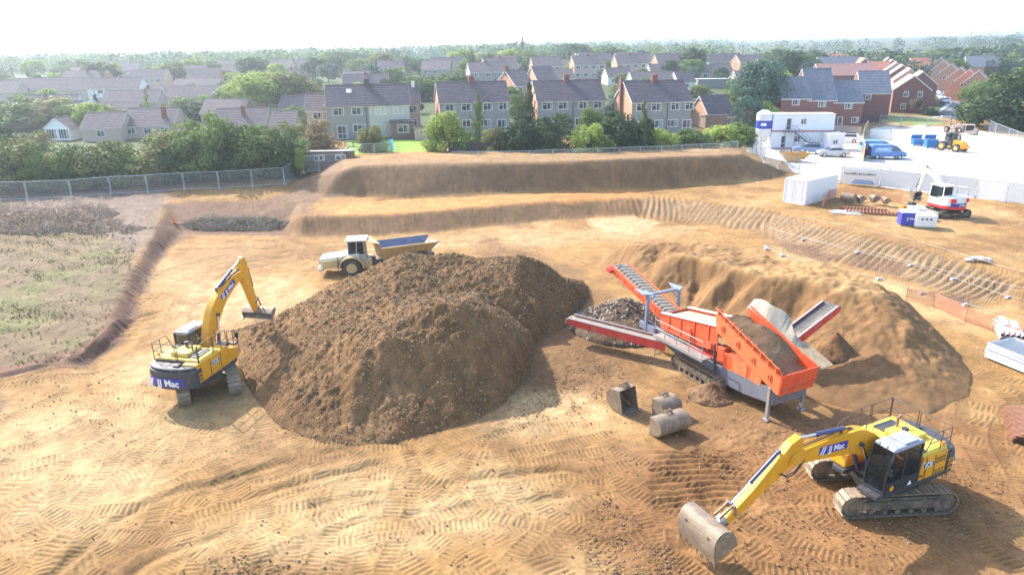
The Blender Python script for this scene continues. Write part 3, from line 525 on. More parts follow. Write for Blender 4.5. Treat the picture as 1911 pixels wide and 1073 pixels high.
def undercarriage(root,yaw,L,Hh,Wd,gauge,m_=TRK,mf=TRKF,n=46,carrier=True):
    for sy in (1,-1):
        b,f,ro=track_mesh(L,Hh,Wd,n); Rz=Matrix.Rotation(yaw,4,'Z')
        o=b.build('crawler_track',m_,root,split=0); o.matrix_local=Rz@Matrix.Translation((0,sy*gauge/2,0))
        g=f.build('track_frame',mf,o,bevel=.02); ro.build('roller',mf,o,smooth=40)
    if carrier:
        c=MB(); c.slab([(-.75,-.75),(.75,-.75),(.95,0),(.75,.75),(-.75,.75),(-.95,0)],.5,.86)
        for sx in (1,-1):
            for sy in (1,-1): c.hexa([(sx*.45-.18,sy*.5-.01,.4),(sx*.45+.18,sy*.5-.01,.4),(sx*1.05+.2,sy*(gauge/2-.1),.3),(sx*1.05-.2,sy*(gauge/2-.1),.3),(sx*.45-.18,sy*.5,.82),(sx*.45+.18,sy*.5,.82),(sx*1.05+.2,sy*(gauge/2-.1),.62),(sx*1.05-.2,sy*(gauge/2-.1),.62)])
        o=c.build('undercarriage_frame',TRKF,root,bevel=.02); o.rotation_euler=(0,0,yaw)
        c=MB(); c.tube((0,0,.84),(0,0,1.04),.62,28); c.build('slew_ring',DARK,root,smooth=40)
def arm_prism(pts,hw,mi=0):
    """closed outline of a box-section boom from centre points (x,z,halfheight)"""
    up=[];dn=[]; n=len(pts)
    for i,(x,z,h) in enumerate(pts):
        a=pts[max(i-1,0)];b=pts[min(i+1,n-1)]; dx,dz=b[0]-a[0],b[1]-a[1]; l=math.hypot(dx,dz); nx,nz=-dz/l,dx/l; up.append((x+nx*h,z+nz*h)); dn.append((x-nx*h,z-nz*h))
    poly=up+list(reversed(dn)); return poly
def smooth_pts(pts,k=5):
    out=[]
    for i in range(len(pts)-1):
        p0=pts[max(i-1,0)];p1=pts[i];p2=pts[i+1];p3=pts[min(i+2,len(pts)-1)]
        for j in range(k):
            t=j/k; out.append(tuple(.5*((2*p1[q])+(-p0[q]+p2[q])*t+(2*p0[q]-5*p1[q]+4*p2[q]-p3[q])*t*t+(-p0[q]+3*p1[q]-3*p2[q]+p3[q])*t**3) for q in range(3)))
    out.append(pts[-1]); return out
def bucket_parts(W,S,teeth=5,lip=0.,deep=1.):
    """digging bucket, hinge at origin, mouth towards -x; shell, sides"""
    c=[(-.16,.02),(.12,.0),(.42,-.10),(.66,-.34),(.72,-.62),(.58,-.86),(.30,-1.0),(-.05,-1.05),(-.42,-1.06)]; c=[q[:2] for q in smooth_pts([(a*S,b*S*deep,0) for a,b in c],3)]; th=.03
    sh=MB()
    for i in range(len(c)-1):
        (x0,z0),(x1,z1)=c[i],c[i+1]; d=math.hypot(x1-x0,z1-z0); nx,nz=(z1-z0)/d*th,-(x1-x0)/d*th
        sh.hexa([(x0,-W/2,z0),(x1,-W/2,z1),(x1,W/2,z1),(x0,W/2,z0),(x0-nx,-W/2,z0-nz),(x1-nx,-W/2,z1-nz),(x1-nx,W/2,z1-nz),(x0-nx,W/2,z0-nz)])
    for sy in (-1,1): sh.prism([(a*.985,b*.985) for a,b in c],sy*W/2-.02,sy*W/2+.02)
    for sy in (-1,1): sh.tube((c[12][0]*.96,sy*W/2*.98,c[12][1]*.98),(c[12][0]*.96,sy*W/2*1.01,c[12][1]*.98),.02,6)
    sh.box((c[-1][0]+.05*S,0,c[-1][1]-.01),(.16*S,W+.03,.035))
    for k in (.2,.8): sh.box((c[18][0],(k-.5)*W,c[18][1]+.0),(.5*S,.05,.03))
    t=MB()
    for i in range(teeth):
        y=-W/2+.05+(W-.1)*i/(teeth-1); x=c[-1][0]; z=c[-1][1]; t.hexa([(x,y-.05,z-.035),(x,y+.05,z-.035),(x-.30*S,y+.02,z-.012),(x-.30*S,y-.02,z-.012),(x,y-.05,z+.03),(x,y+.05,z+.03),(x-.30*S,y+.02,z),(x-.30*S,y-.02,z)])
    lg=MB()
    for sy in (-1,1): lg.prism([(-.2*S,.0),(-.17*S,.16*S),(.02,.30*S),(.22*S,.22*S),(.40*S,-.10*S)],sy*.14-.02,sy*.14+.02)
    for x_,z_ in ((-.10*S,.12*S),(.12*S,.2*S)): lg.tube((x_,-.19,z_),(x_,.19,z_),.035,8)
    return sh,t,lg
def seat_operator(loc,rz,label,vest=(.75,.20,.03)):
    """seated driver grown as one skinned body"""
    e=empty('person',loc,rz,label,'person')
    J=[(0,0,.0),(.0,0,.22),(.02,0,.42),(.03,0,.52),(.05,0,.60),(.07,0,.72),(0,.10,0),(.42,.12,.06),(.50,.12,-.36),(.62,.12,-.38),(0,-.10,0),(.42,-.12,.06),(.50,-.12,-.36),(.62,-.12,-.38),(.02,.19,.44),(.10,.25,.18),(.36,.20,.16),(.02,-.19,.44),(.10,-.25,.18),(.36,-.20,.16)]
    E_=[(0,1),(1,2),(2,3),(3,4),(4,5),(0,6),(6,7),(7,8),(8,9),(0,10),(10,11),(11,12),(12,13),(2,14),(14,15),(15,16),(2,17),(17,18),(18,19)]
    rad=[.15,.14,.15,.06,.07,.10,.10,.075,.05,.045,.10,.075,.05,.045,.07,.05,.035,.07,.05,.035]
    me=bpy.data.meshes.new('body'); me.from_pydata(J,E_,[]); o=bpy.data.objects.new('body',me); COL.objects.link(o); o.parent=e
    sk=o.modifiers.new('skin','SKIN'); 
    for i,v in enumerate(me.skin_vertices[0].data): v.radius=(rad[i],rad[i]*(.75 if i<3 else 1)); v.use_root=(i==0)
    ss=o.modifiers.new('sub','SUBSURF'); ss.levels=1; ss.render_levels=2; me.materials.append(mat('work trousers',(.06,.07,.10),.8,var=.15))
    v=MB(); v.hexa([(-.14,-.20,.0),(.15,-.20,.0),(.15,.20,.0),(-.14,.20,.0),(-.13,-.22,.50),(.14,-.22,.50),(.14,.22,.50),(-.13,.22,.50)]); v.build('hi_vis_vest',mat('orange vest',vest,.7,var=.08),e,bevel=.05)
    s=MB(); s.ball((.07,0,.70),(.10,.085,.12),12,10); s.ball((.17,0,.69),(.025,.018,.03)); s.ball((.07,.09,.70),(.02,.012,.03)); s.ball((.07,-.09,.70),(.02,.012,.03))
    for sy in (-1,1): s.ball((.40,sy*.19,.16),(.06,.035,.03)); [s.tube((.42,sy*.19+k*.018-.027,.16),(.49,sy*.19+k*.018-.027,.13),.009,5) for k in range(4)]
    s.build('face_and_hands',mat('skin',(.48,.27,.18),.6,var=.05),e,smooth=60)
    h=MB(); h.ball((.06,0,.77),(.135,.12,.09),12,8); h.box((.17,0,.75),(.10,.16,.015)); h.build('hard_hat',mat('white hat',(.75,.75,.72),.4,var=.03),e,smooth=60)
def excavator(loc,heading,yaw,boom,armv,bucket,label,driver=None,rear_text=True,rails='near',boomt=.5):
    """boom: list (x,z,h) from foot to arm pivot; armv: (tail x,z),(pivot),(tip)"""
    root=empty('excavator',loc,heading,label,'excavator'); W2=1.35
    undercarriage(root,yaw,4.55,.95,.62,2.45)
    # upper body -----------------------------------------------------------
    b=MB(); b.slab([(1.55,-.95),(1.55,-.45),(.9,-.45),(.9,.45),(1.9,.45),(1.9,1.32),(-1.9,1.34),(-1.9,-1.34),(.9,-1.34),(1.2,-1.2)],1.02,1.20); b.build('platform',DARK,root,bevel=.02)
    b=MB(); b.box((-.95,-.92,1.72),(2.6,.82,1.04)); b.hexa([(.35,-1.33,1.2),(1.35,-1.28,1.2),(1.35,-.55,1.2),(.35,-.51,1.2),(.35,-1.33,2.05),(1.3,-1.26,1.75),(1.3,-.57,1.75),(.35,-.51,2.05)]); b.build('side_panel',YEL,root,bevel=.05,label='yellow right side body panel')
    b=MB(); b.box((-1.25,.98,1.70),(1.3,.72,1.0)); b.hexa([(-.6,.6,1.2),(-.28,.6,1.2),(-.28,1.34,1.2),(-.6,1.34,1.2),(-.6,.6,2.2),(-.48,.6,2.2),(-.48,1.34,2.2),(-.6,1.34,2.2)]); b.build('side_panel',YEL,root,bevel=.05,label='yellow left side body panel')
    b=MB()
    for i in range(3):
        for j in range(2): b.box((-1.30-.2*i,1.345,1.95-.14*j),(.15,.012,.09)); b.box((-1.30-.2*i,1.345,1.42-.12*j),(.15,.012,.07))
    b.build('vent_grille',mat('grille brown',(.16,.10,.04),.7),root)
    b=MB(); b.hexa([(-1.95,-1.3,2.17),(-.25,-1.3,2.17),(-.25,1.3,2.17),(-1.95,1.3,2.17),(-1.9,-1.22,2.34),(-.35,-1.22,2.34),(-.35,1.22,2.34),(-1.9,1.22,2.34)]); b.box((-1.1,.05,2.42),(1.2,1.0,.22)); b.build('engine_cover',YPALE,root,bevel=.06)
    b=MB(); b.box((-1.1,-.72,2.36),(1.1,.5,.05)); b.box((-.55,.95,2.36),(.35,.5,.06)); b.box((-1.93,0,2.24),(.06,2.5,.05)); b.build('walkway_plate',DARK,root)
    b=MB(); b.tube((-1.1,-.35,2.4),(-1.1,-.35,2.9),.055,10); b.tube((-1.1,-.35,2.88),(-1.28,-.35,2.97),.055,10); b.build('exhaust_stack',mat('rusty exhaust',(.30,.20,.13),.6,metal=.4),root,smooth=40)
    b=MB(); b.tube((-.8,.2,2.5),(-.8,.2,2.75),.09,12); b.tube((-.8,.2,2.73),(-.8,.2,2.8),.13,12); b.build('air_cleaner',BLK,root,smooth=40)
    # counterweight: rounded in plan
    cwp=[(-1.9,-1.36)]; 
    for i in range(13): a=-PI/2*.86+PI*.86*i/12; cwp.append((-2.05-.80*math.cos(a)**.8,1.36*math.sin(a)/math.sin(PI/2*.86)))
    cwp.append((-1.9,1.36)); b=MB(); b.slab(cwp,1.08,2.02); cw2=[(x if i in(0,14) else x*.985+.0,y*.985) for i,(x,y) in enumerate(cwp)]; b.slab([(x*.975,y*.97) for x,y in cwp],2.02,2.16); cw=b.build('counterweight',DARK,root,bevel=.04,smooth=35)
    if rear_text:
        # curved blue name panel following the rear face
        b=MB(); fr=[cwp[i] for i in range(4,12)]
        for i in range(len(fr)-1):
            (x0,y0),(x1,y1)=fr[i],fr[i+1]; b.hexa([(x0-.03,y0,1.24),(x0+.0,y0,1.24),(x1+.0,y1,1.24),(x1-.03,y1,1.24),(x0-.03,y0,1.68),(x0,y0,1.68),(x1,y1,1.68),(x1-.03,y1,1.68)])
        b.build('name_panel',PURP,root)
        xr=min(p[0] for p in cwp)-.04
        text('lettering','JJ Mac',.50,WTXT,root,(xr-.012,-.08,1.45),axes((0,-1,0),(0,0,1)),.006,.012)
        b=MB()
        for k in range(2): b.hexa([(xr-.012+.03,.86+.2*k,1.25),(xr+.03,.86+.2*k,1.25),(xr+.03,.96+.2*k,1.25),(xr-.012+.03,.96+.2*k,1.25),(xr-.012+.015,.74+.2*k,1.67),(xr+.02,.74+.2*k,1.67),(xr+.02,.84+.2*k,1.67),(xr-.012+.015,.84+.2*k,1.67)])
        b.build('stripe',WTXT,root)
    # chevrons at the rear corners
    b=MB()
    for sy in (1,-1):
        for k in range(3):
            z=1.28+.2*k; y=sy*1.385; b.beam((-2.22,y,z),(-2.09,y,z+.1),.012,.07); b.beam((-2.09,y,z+.1),(-1.96,y,z),.012,.07)
    b.build('chevron',YEL,root)
    # cab
    cb=MB(); x0,x1=-.25,1.62; y0,y1=.48,1.36; zt=3.0; zb=1.2
    fr=[(x1,zb),(x1+.02,1.9),(x1-.28,zt-.08)]
    for y in (y0+.03,y1-.03):
        cb.beam((x1,y,zb),(x1+.02,y,1.9),.06,.07); cb.beam((x1+.02,y,1.9),(x1-.28,y,zt-.05),.06,.07); cb.beam((x0+.03,y,zb),(x0+.03,y,zt-.05),.08,.09); cb.beam((.72,y,zb),(.72,y,zt-.05),.05,.08); cb.beam((x0,y,zt-.07),(x1-.26,y,zt-.07),.07,.08)
        cb.box(((x0+x1)/2,y,1.43),(x1-x0,.05,.46))
    cb.beam((x1,y0,zb+.05),(x1,y1,zb+.05),.08,.14); cb.box(((x0+x1)/2,(y0+y1)/2,1.22),(x1-x0,y1-y0,.06)); cb.box((x0+.03,(y0+y1)/2,1.75),(.05,y1-y0,1.1)); cb.beam((x1-.27,y0,zt-.07),(x1-.27,y1,zt-.07),.07,.07)
    cab=cb.build('cab',mat('cab frame black',(.035,.037,.045),.35,var=.2,dirt=(.2,.16,.12),dirt_amt=.12),root,bevel=.012)
    r=MB(); r.hexa([(x0-.03,y0-.02,zt-.05),(x1-.22,y0-.02,zt-.05),(x1-.22,y1+.02,zt-.05),(x0-.03,y1+.02,zt-.05),(x0+.03,y0+.04,zt+.05),(x1-.35,y0+.04,zt+.05),(x1-.35,y1-.04,zt+.05),(x0+.03,y1-.04,zt+.05)]); r.box((.35,.92,zt+.07),(.75,.7,.05)); r.build('cab_roof',GREYR,cab,bevel=.03)
    g=MB(); g.hexa([(x1-.0,y0+.05,1.35),(x1+.005,y0+.05,1.35),(x1+.005,y1-.05,1.35),(x1,y1-.05,1.35),(x1+.01,y0+.05,1.9),(x1+.02,y0+.05,1.9),(x1+.02,y1-.05,1.9),(x1+.01,y1-.05,1.9)]); g.add([(x1+.02,y0+.05,1.9),(x1+.02,y1-.05,1.9),(x1-.26,y1-.05,zt-.1),(x1-.26,y0+.05,zt-.1)],[(0,1,2,3)])
    g.add([(x1-.05,y1-.02,1.66),(.76,y1-.02,1.66),(.76,y1-.02,zt-.1),(x1-.30,y1-.02,zt-.1)],[(0,1,2,3)]); g.add([(.68,y1-.02,1.66),(x0+.08,y1-.02,1.66),(x0+.08,y1-.02,zt-.1),(.68,y1-.02,zt-.1)],[(0,1,2,3)]); g.add([(x1-.05,y0+.02,1.66),(x0+.08,y0+.02,1.66),(x0+.08,y0+.02,zt-.1),(x1-.30,y0+.02,zt-.1)],[(0,1,2,3)]); g.add([(x0,y0+.06,2.3),(x0,y1-.06,2.3),(x0,y1-.06,zt-.12),(x0,y0+.06,zt-.12)],[(0,1,2,3)])
    g.build('window',GLS,cab)
    s=MB(); s.box((.28,.92,1.62),(.5,.5,.14)); s.box((.06,.92,2.0),(.14,.48,.7)); s.box((.28,.62,1.8),(.3,.08,.1)); s.box((.28,1.2,1.8),(.3,.08,.1)); s.tube((1.25,1.05,1.3),(1.15,1.05,1.9),.02,6); s.tube((1.25,.8,1.3),(1.15,.8,1.9),.02,6); s.box((1.3,.62,1.75),(.1,.2,.26)); s.build('seat',BLK,cab,bevel=.02)
    b=MB(); b.tube((x1+.05,1.45,2.35),(x1-.05,1.36,2.5),.015,6); b.box((x1+.08,1.5,2.3),(.05,.16,.3)); b.tube((1.25,-1.3,1.9),(1.25,-1.3,2.5),.015,6); b.box((1.27,-1.3,2.45),(.05,.2,.28)); b.build('mirror',BLK,root)
    b=MB(); b.tube((-1.7,1.2,2.34),(-1.7,1.2,2.5),.06,10); b.build('beacon',AMB,root)
    # handrails
    rl=MB(); t=.022
    for (pts) in ([(-1.95,1.28,2.2),(-1.95,1.28,3.1),(-.9,1.28,3.1),(-.55,1.28,2.35)],[(-1.95,1.28,2.7),(-.72,1.28,2.7)],[(-1.4,1.28,2.3),(-1.4,1.28,3.1)],
                  [(-1.95,-1.28,2.2),(-1.95,-1.28,3.15),(-.8,-1.28,3.15),(-.8,-1.28,2.3)],[(-.7,-1.28,2.3),(-.7,-1.28,3.15),(.35,-1.28,3.1),(.45,-1.28,2.1)],[(.5,-1.28,2.1),(.5,-1.28,2.95),(1.1,-1.28,2.8),(1.35,-1.28,2.2),(1.35,-1.28,1.5)],[(-1.95,-1.28,2.7),(.45,-1.28,2.65)],[(.5,-1.28,2.45),(1.25,-1.28,2.4)],
                  [(-1.97,-1.25,2.25),(-1.97,-1.25,3.15),(-1.97,-.1,3.15),(-1.97,-.1,2.25)],[(-1.97,.0,2.25),(-1.97,.0,3.12),(-1.97,1.25,3.12)],[(-1.97,-1.25,2.7),(-1.97,1.25,2.7)],[(.55,-.5,2.1),(.55,-.5,2.95),(-.8,-.5,3.0)],[(-.1,-1.28,2.2),(-.1,-1.28,3.12)],[(.95,-1.28,1.9),(.95,-1.28,2.85)]): rl.path(pts,t,6)
    rl.build('handrail',RAILM,root,smooth=50)
    # boom ------------------------------------------------------------------
    bp=smooth_pts(boom,6); m=MB(); m.prism(arm_prism(bp,0),-.21,.21)
    F=boom[0]; Ax,Az=boom[-1][0],boom[-1][1]; m.tube((F[0],-.32,F[1]),(F[0],.32,F[1]),.14,14); bo=m.build('boom',YEL,root,bevel=.025)
    k=len(boom)//2; c=boom[k]
    # arm
    (tx,tz),(ex,ez)=armv[0],armv[1]; d=Vector((ex-Ax,0,ez-Az)); L=d.length; dn=d.normalized(); tl=Vector((tx-Ax,0,tz-Az))
    up=Vector((-dn.z,0,dn.x)); 
    if up.z<0: up=-up
    def AP(s,h): q=Vector((Ax,0,Az))+dn*s+up*h; return (q.x,q.z)
    m=MB(); m.prism([AP(-.75,.28),AP(-.72,.52),AP(-.25,.60),AP(.35,.46),AP(L*.55,.26),AP(L-.1,.15),AP(L+.12,.05),AP(L+.1,-.12),AP(L-.3,-.16),AP(.7,-.2),AP(.1,-.24),AP(-.2,-.16)],-.16,.16); am=m.build('arm',YEL,root,bevel=.02)
    m=MB(); 
    for sy in (-1,1): m.prism([(boom[-2][0]*.45+Ax*.55,boom[-2][1]*.45+Az*.55+.26),(Ax+.05,Az+.2),(Ax+.18,Az-.1),(Ax-.05,Az-.22),(boom[-2][0]*.45+Ax*.55,boom[-2][1]*.45+Az*.55-.24)],sy*.2-.03,sy*.2+.03)
    m.tube((Ax,-.27,Az),(Ax,.27,Az),.10,12); m.build('boom_end_bracket',YEL,bo)
    # cylinders
    def cyl(name,a,b,r=.085,f=.58,par=root,n=1,off=.0):
        for sy in ((1,-1) if n==2 else (0,)):
            a_=Vector((a[0],sy*off,a[1]));b_=Vector((b[0],sy*off,b[1])); mid_=a_.lerp(b_,f); q=MB(); q.tube(a_,mid_,r,12); q.tube(mid_.lerp(a_,.04),mid_,r*1.2,12); q.tube(a_-Vector((0,.06,0)),a_+Vector((0,.06,0)),r*1.1,10); q.tube(b_-Vector((0,.06,0)),b_+Vector((0,.06,0)),r*.95,10); o=q.build(name,CYLB,par,smooth=40)
            q=MB(); q.tube(mid_,b_,r*.55,10); q.build('piston_rod',CHR,o,smooth=40)
    cp=boom[2]; cyl('boom_cylinder',(.95,1.25),(cp[0]+.02,cp[1]-.05),.09,.55,root,2,.29)
    tp=boom[k-1 if k>1 else 1]; bt=Vector((c[0],0,c[1])); dirb=Vector((boom[-1][0]-boom[k][0],0,boom[-1][1]-boom[k][1])).normalized(); nb=Vector((-dirb.z,0,dirb.x)); nb=nb if nb.z>0 or nb.x<0 else -nb
    s0=bt+nb*(c[2]+.12); e0=AP(-.66,.42); cyl('arm_cylinder',(s0.x,s0.z),e0,.085,.6,root)
    q=MB(); 
    for sy in (-.08,.08): q.beam((bt.x,sy,bt.z+c[2]*.7),(s0.x,sy,s0.z),.04,.22)
    q.build('cylinder_bracket',YEL,bo)
    lk=AP(L-.55,.38); cyl('bucket_cylinder',AP(.25,.62),lk,.07,.6,root)
    q=MB(); e1=AP(L-.42,0)
    for sy in (-.19,.19): q.beam((lk[0],sy,lk[1]),(e1[0],sy,e1[1]),.035,.09)
    bk=Vector((ex,0,ez)); lc=AP(L+.12,.42)
    for sy in (-.12,.12): q.beam((lk[0],sy,lk[1]),(lc[0],sy,lc[1]),.04,.1)
    q.tube((lk[0],-.22,lk[1]),(lk[0],.22,lk[1]),.045,8); q.tube((ex,-.22,ez),(ex,.22,ez),.06,10); q.build('bucket_link',STL,root)
    q=MB(); hs=bk+dn*.12+up*.1; q.box((hs.x,0,hs.z),(.42,.34,.26),0,Matrix.Rotation(-math.atan2(dn.z,dn.x),3,'Y')); q.build('quick_hitch',mat('hitch pale',(.42,.38,.30),.5,metal=.2,dirt=(.3,.22,.14),dirt_amt=.3),root,bevel=.03)
    # hoses
    q=MB()
    for y in (-.10,-.03,.05): q.path([(p[0]-.0,y,p[1]+p[2]+.03+.02*math.sin(i)) for i,p in enumerate(bp[::3])],.018,5)
    q.path([(bp[-4][0],.22,bp[-4][1]-.1),(Ax-.1,.26,Az-.55),(Ax+.25,.24,Az-.6),(AP(.6,-.1)[0],.2,AP(.6,-.1)[1])],.025,5); q.path([(bp[-4][0],.2,bp[-4][1]-.1),(Ax-.05,.26,Az-.45),(Ax+.3,.24,Az-.5),(AP(.7,-.05)[0],.19,AP(.7,-.05)[1])],.02,5)
    q.build('hose',BLK,root,smooth=60)
    # name board on the boom
    i0=int(len(bp)*boomt); pa=bp[i0]; a=math.atan2(bp[i0+3][1]-bp[i0-3][1],bp[i0+3][0]-bp[i0-3][0])
    for sy in (1,-1):
        vx=Vector((math.cos(a),0,math.sin(a)))*(-sy); vy=Vector((-math.sin(a),0,math.cos(a))); ax=axes(vx,vy); q=MB(); q.box((0,0,0),(1.45,.33,.012)); pn=q.build('name_panel',PURP,bo); pn.matrix_local=Matrix.Translation((pa[0],sy*.218,pa[1]))@ax.to_4x4()
        text('lettering','JJ Mac',.34,WTXT,pn,(.14,-.005,.010),(0,0,0),.003,.006); q=MB()
        for kk in range(2): q.slab([(-.70+.12*kk,-.16),(-.64+.12*kk,-.16),(-.52+.12*kk,.16),(-.58+.12*kk,.16)],.006,.012)
        q.build('stripe',WTXT,pn)
    # maker's panel on the sides
    for sy in (1,-1):
        q=MB(); q.box((-.78,sy*1.347,1.83),(.60,.012,.24)); q.build('badge',WTXT,root); q=MB(); q.box((-.78,sy*1.352,1.83),(.57,.012,.21)); q.build('badge',BLK,root)
        text('lettering','JCB',.24,WTXT,root,(-.78,sy*1.362,1.83),axes((-sy,0,0),(0,0,1)),.003,.006,sx=1.15)
    text('lettering','220',.12,BLK,root,(-.42,1.352,1.42),axes((-1,0,0),(0,0,1)),.003,.003)
    # bucket
    W,S,ang,teeth,deep=bucket; sh,t_,lg=bucket_parts(W,S,teeth,0,deep); hb=bk+dn*.30+up*.02; Mx=Matrix.Translation(hb)@Matrix.Rotation(-ang,4,'Y')
    o=sh.build('bucket',STL,root,bevel=.008); put(o,Mx); t_.build('bucket_teeth',STL,o); lg.build('bucket_lugs',STL,o)
    q=MB(); [q.box((1.35,y_,3.0),(.08,.14,.1)) for y_ in (.6,.92,1.24)]; q.build('work_light',mat('lamp glass',(.7,.7,.66),.2),root)
    q=MB(); q.box((.60,1.372,1.78),(.18,.03,.05)); q.tube((1.64,.75,1.45),(1.50,.98,2.3),.012,4); q.build('door_handle',BLK,root)
    q=MB(); q.hexa([(.12,1.375,1.28),(.36,1.375,1.28),(.36,1.37,1.28),(.12,1.37,1.28),(.22,1.375,1.46),(.26,1.375,1.46),(.26,1.37,1.46),(.22,1.37,1.46)]); q.build('warning_sticker',WTXT,root); q=MB(); q.box((1.25,1.375,1.42),(.2,.01,.2),0,Matrix.Rotation(.78,3,'Y')); q.build('warning_sticker',YEL,root)
    q=MB(); [q.beam((-.62-.02,1.35,1.25),(-.62-.02,1.35,2.15),.012,.02), q.beam((-1.15,1.35,1.25),(-1.15,1.35,2.15),.012,.02), q.beam((-.35,-1.34,1.25),(-.35,-1.34,2.15),.012,.02), q.beam((-1.2,-1.34,1.25),(-1.2,-1.34,2.15),.012,.02)]; q.build('panel_gap',BLK,root)
    # steps and rear camera guard, front lamp
    q=MB(); q.box((1.45,-.9,1.85),(.2,.35,.12)); q.box((.55,-.9,2.15),(.5,.5,.15)); q.box((-2.3,-.3,2.2),(.35,.3,.08)); q.build('tool_box',DARK,root,bevel=.02)
    if driver: e=empty('tmp',(0,0,0)); bpy.data.objects.remove(e); Mw=Matrix.Translation(loc)@Matrix.Rotation(heading,4,'Z'); p=Mw@Vector((.28,.92,1.78)); seat_operator(p,heading,driver)
    return root
excavator((14.45,23.95,0),R_(206),R_(183.3-206),[(.25,1.62,.26),(.85,2.35,.42),(1.75,2.88,.50),(2.6,3.02,.44),(3.9,3.10,.34),(5.25,3.12,.22)],[(4.6,3.5),(8.05,1.42)],(1.85,.88,R_(80),7,1.0),
  'nearer yellow excavator with brown handrails, its wide curved bucket resting on bare ground','operator in orange hi-vis vest sitting in the cab of the nearer digger',rear_text=True,boomt=.68)
excavator((-16.5,34.35,0),R_(77),R_(117-77),[(.3,1.65,.24),(.75,2.6,.36),(1.35,3.55,.46),(2.15,4.25,.42),(3.2,4.72,.32),(4.3,5.0,.20)],[(3.9,5.6),(5.2,2.45)],(1.95,.62,R_(42),2,.5),
  'yellow excavator seen from behind, black counterweight, boom reaching over the big dark heap',None,rear_text=True,boomt=.70)
# ---------------------------------------------------------------- screening machine
ORG=mat('machine orange',(.72,.10,.03),.5,var=.12,dirt=(.40,.25,.13),dirt_amt=.30,dscale=2.5,bump=.05); ORP=mat('sunworn orange',(.74,.18,.06),.55,var=.1,dirt=(.5,.33,.18),dirt_amt=.2,dscale=2.5)
GRY=mat('machine grey',(.16,.17,.20),.5,var=.15,dirt=(.30,.23,.15),dirt_amt=.3,dscale=2); LGR=mat('galvanised grey',(.36,.345,.32),.5,metal=.3,var=.12,dirt=(.35,.27,.18),dirt_amt=.2)
RUB=mat('conveyor belt',(.27,.235,.19),.8,var=.2,dirt=(.42,.34,.25),dirt_amt=.4,dscale=3); RUBD=mat('belt ridge',(.17,.145,.11),.8,var=.2); REDC=mat('conveyor red',(.60,.06,.045),.5,var=.15,dirt=(.4,.25,.16),dirt_amt=.25)
CLOTH=mat('dusty rubber sheet',(.31,.275,.22),.8,var=.2,dirt=(.38,.28,.18),dirt_amt=.3,bump=.2,bscale=6)
so_=Vector((13.05,30.45,0)); sh_=R_(116); S=empty('screening_machine',so_,sh_,'orange and grey tracked screening machine with three conveyors and loaded hopper','screener')
Si=(Matrix.Translation(so_)@Matrix.Rotation(sh_,4,'Z')).inverted()
for sy in (1,-1):
    b,f,ro=track_mesh(3.9,.85,.45,44); o=b.build('crawler_track',TRK,S,split=0,loc=(4.75,sy*1.22,0)); f.build('track_frame',TRKF,o,bevel=.02,split=0); ro.build('roller',TRKF,o,smooth=40)
m=MB()
for sy in (1,-1):
    m.prism([(-.35,.85),(1.6,.55),(3.4,.45),(6.3,.5),(9.6,1.15),(9.9,1.75),(6.0,1.35),(3.6,1.30),(-.35,1.62)],sy*.95-.06,sy*.95+.06)
for x_ in (.0,2.,4,6,8): m.box((x_,0,1.1),(.15,1.9,.25))
m.box((-.3,0,1.2),(.12,2.2,.75)); m.box((4.7,0,.6),(1.4,2.2,.3)); m.build('chassis',GRY,S,bevel=.015,split=0)
for sy in (1,-1):
    m=MB(); m.box((-.15,sy*1.13,.85),(.16,.14,1.7)); m.box((-.15,sy*1.13,.02),(.35,.3,.05)); m.build('support_leg',LGR,S,bevel=.01)
m=MB(); m.box((1.9,.55,1.75),(2.6,.9,.85)); m.box((3.4,.75,1.95),(.5,.5,.8)); m.build('engine_housing',ORG,S,bevel=.03)
m=MB(); m.box((2.0,1.005,1.75),(1.0,.03,.65)); m.box((.9,1.005,1.75),(.7,.03,.65)); m.build('access_door',ORP,S,bevel=.01)
m=MB(); m.box((5.0,.5,1.55),(2.4,.35,.12)); m.box((4.6,.9,1.5),(2.8,.1,.1)); m.build('hydraulic_rail',REDC,S)
for x_ in (3.5,): 
    for sy in (1,-1): m=MB(); m.tube((x_,sy*1.2,.9),(x_+.1,sy*1.2,1.9),.09,10); m.tube((x_+.1,sy*1.2,1.9),(x_+.15,sy*1.2,2.5),.05,8); m.build('hydraulic_ram',DARK,S,smooth=40)
# feed hopper
a0=(-.62,1.42); a1=(3.75,3.10); hh=.95
def hp(x,dz=0): t=(x-a0[0])/(a1[0]-a0[0]); return a0[1]+(a1[1]-a0[1])*t+dz
for sy in (1,-1):
    m=MB(); m.prism([(a0[0],a0[1]+.05),(a1[0],a1[1]+.1),(a1[0]+.1,a1[1]+.9),(a0[0]-.1,hp(a0[0],1.25))],sy*1.08-.03,sy*1.08+.03)
    for k in range(4):
        for q_ in (0,.16): x_=a0[0]+.5+k*1.1+q_; m.prism([(x_,hp(x_,.35)),(x_+.04,hp(x_+.04,.35)),(x_+.04,hp(x_+.04,.75-q_)),(x_,hp(x_,.75-q_))],sy*1.13-.02,sy*1.13+.03)
    for dz in (.12,1.15): m.beam((a0[0],sy*1.12,hp(a0[0],dz)),(a1[0],sy*1.12,hp(a1[0],dz-.15 if dz>1 else dz)),.08,.07)
    m.build('hopper_side',ORP if sy>0 else ORG,S,bevel=.008,split=0)
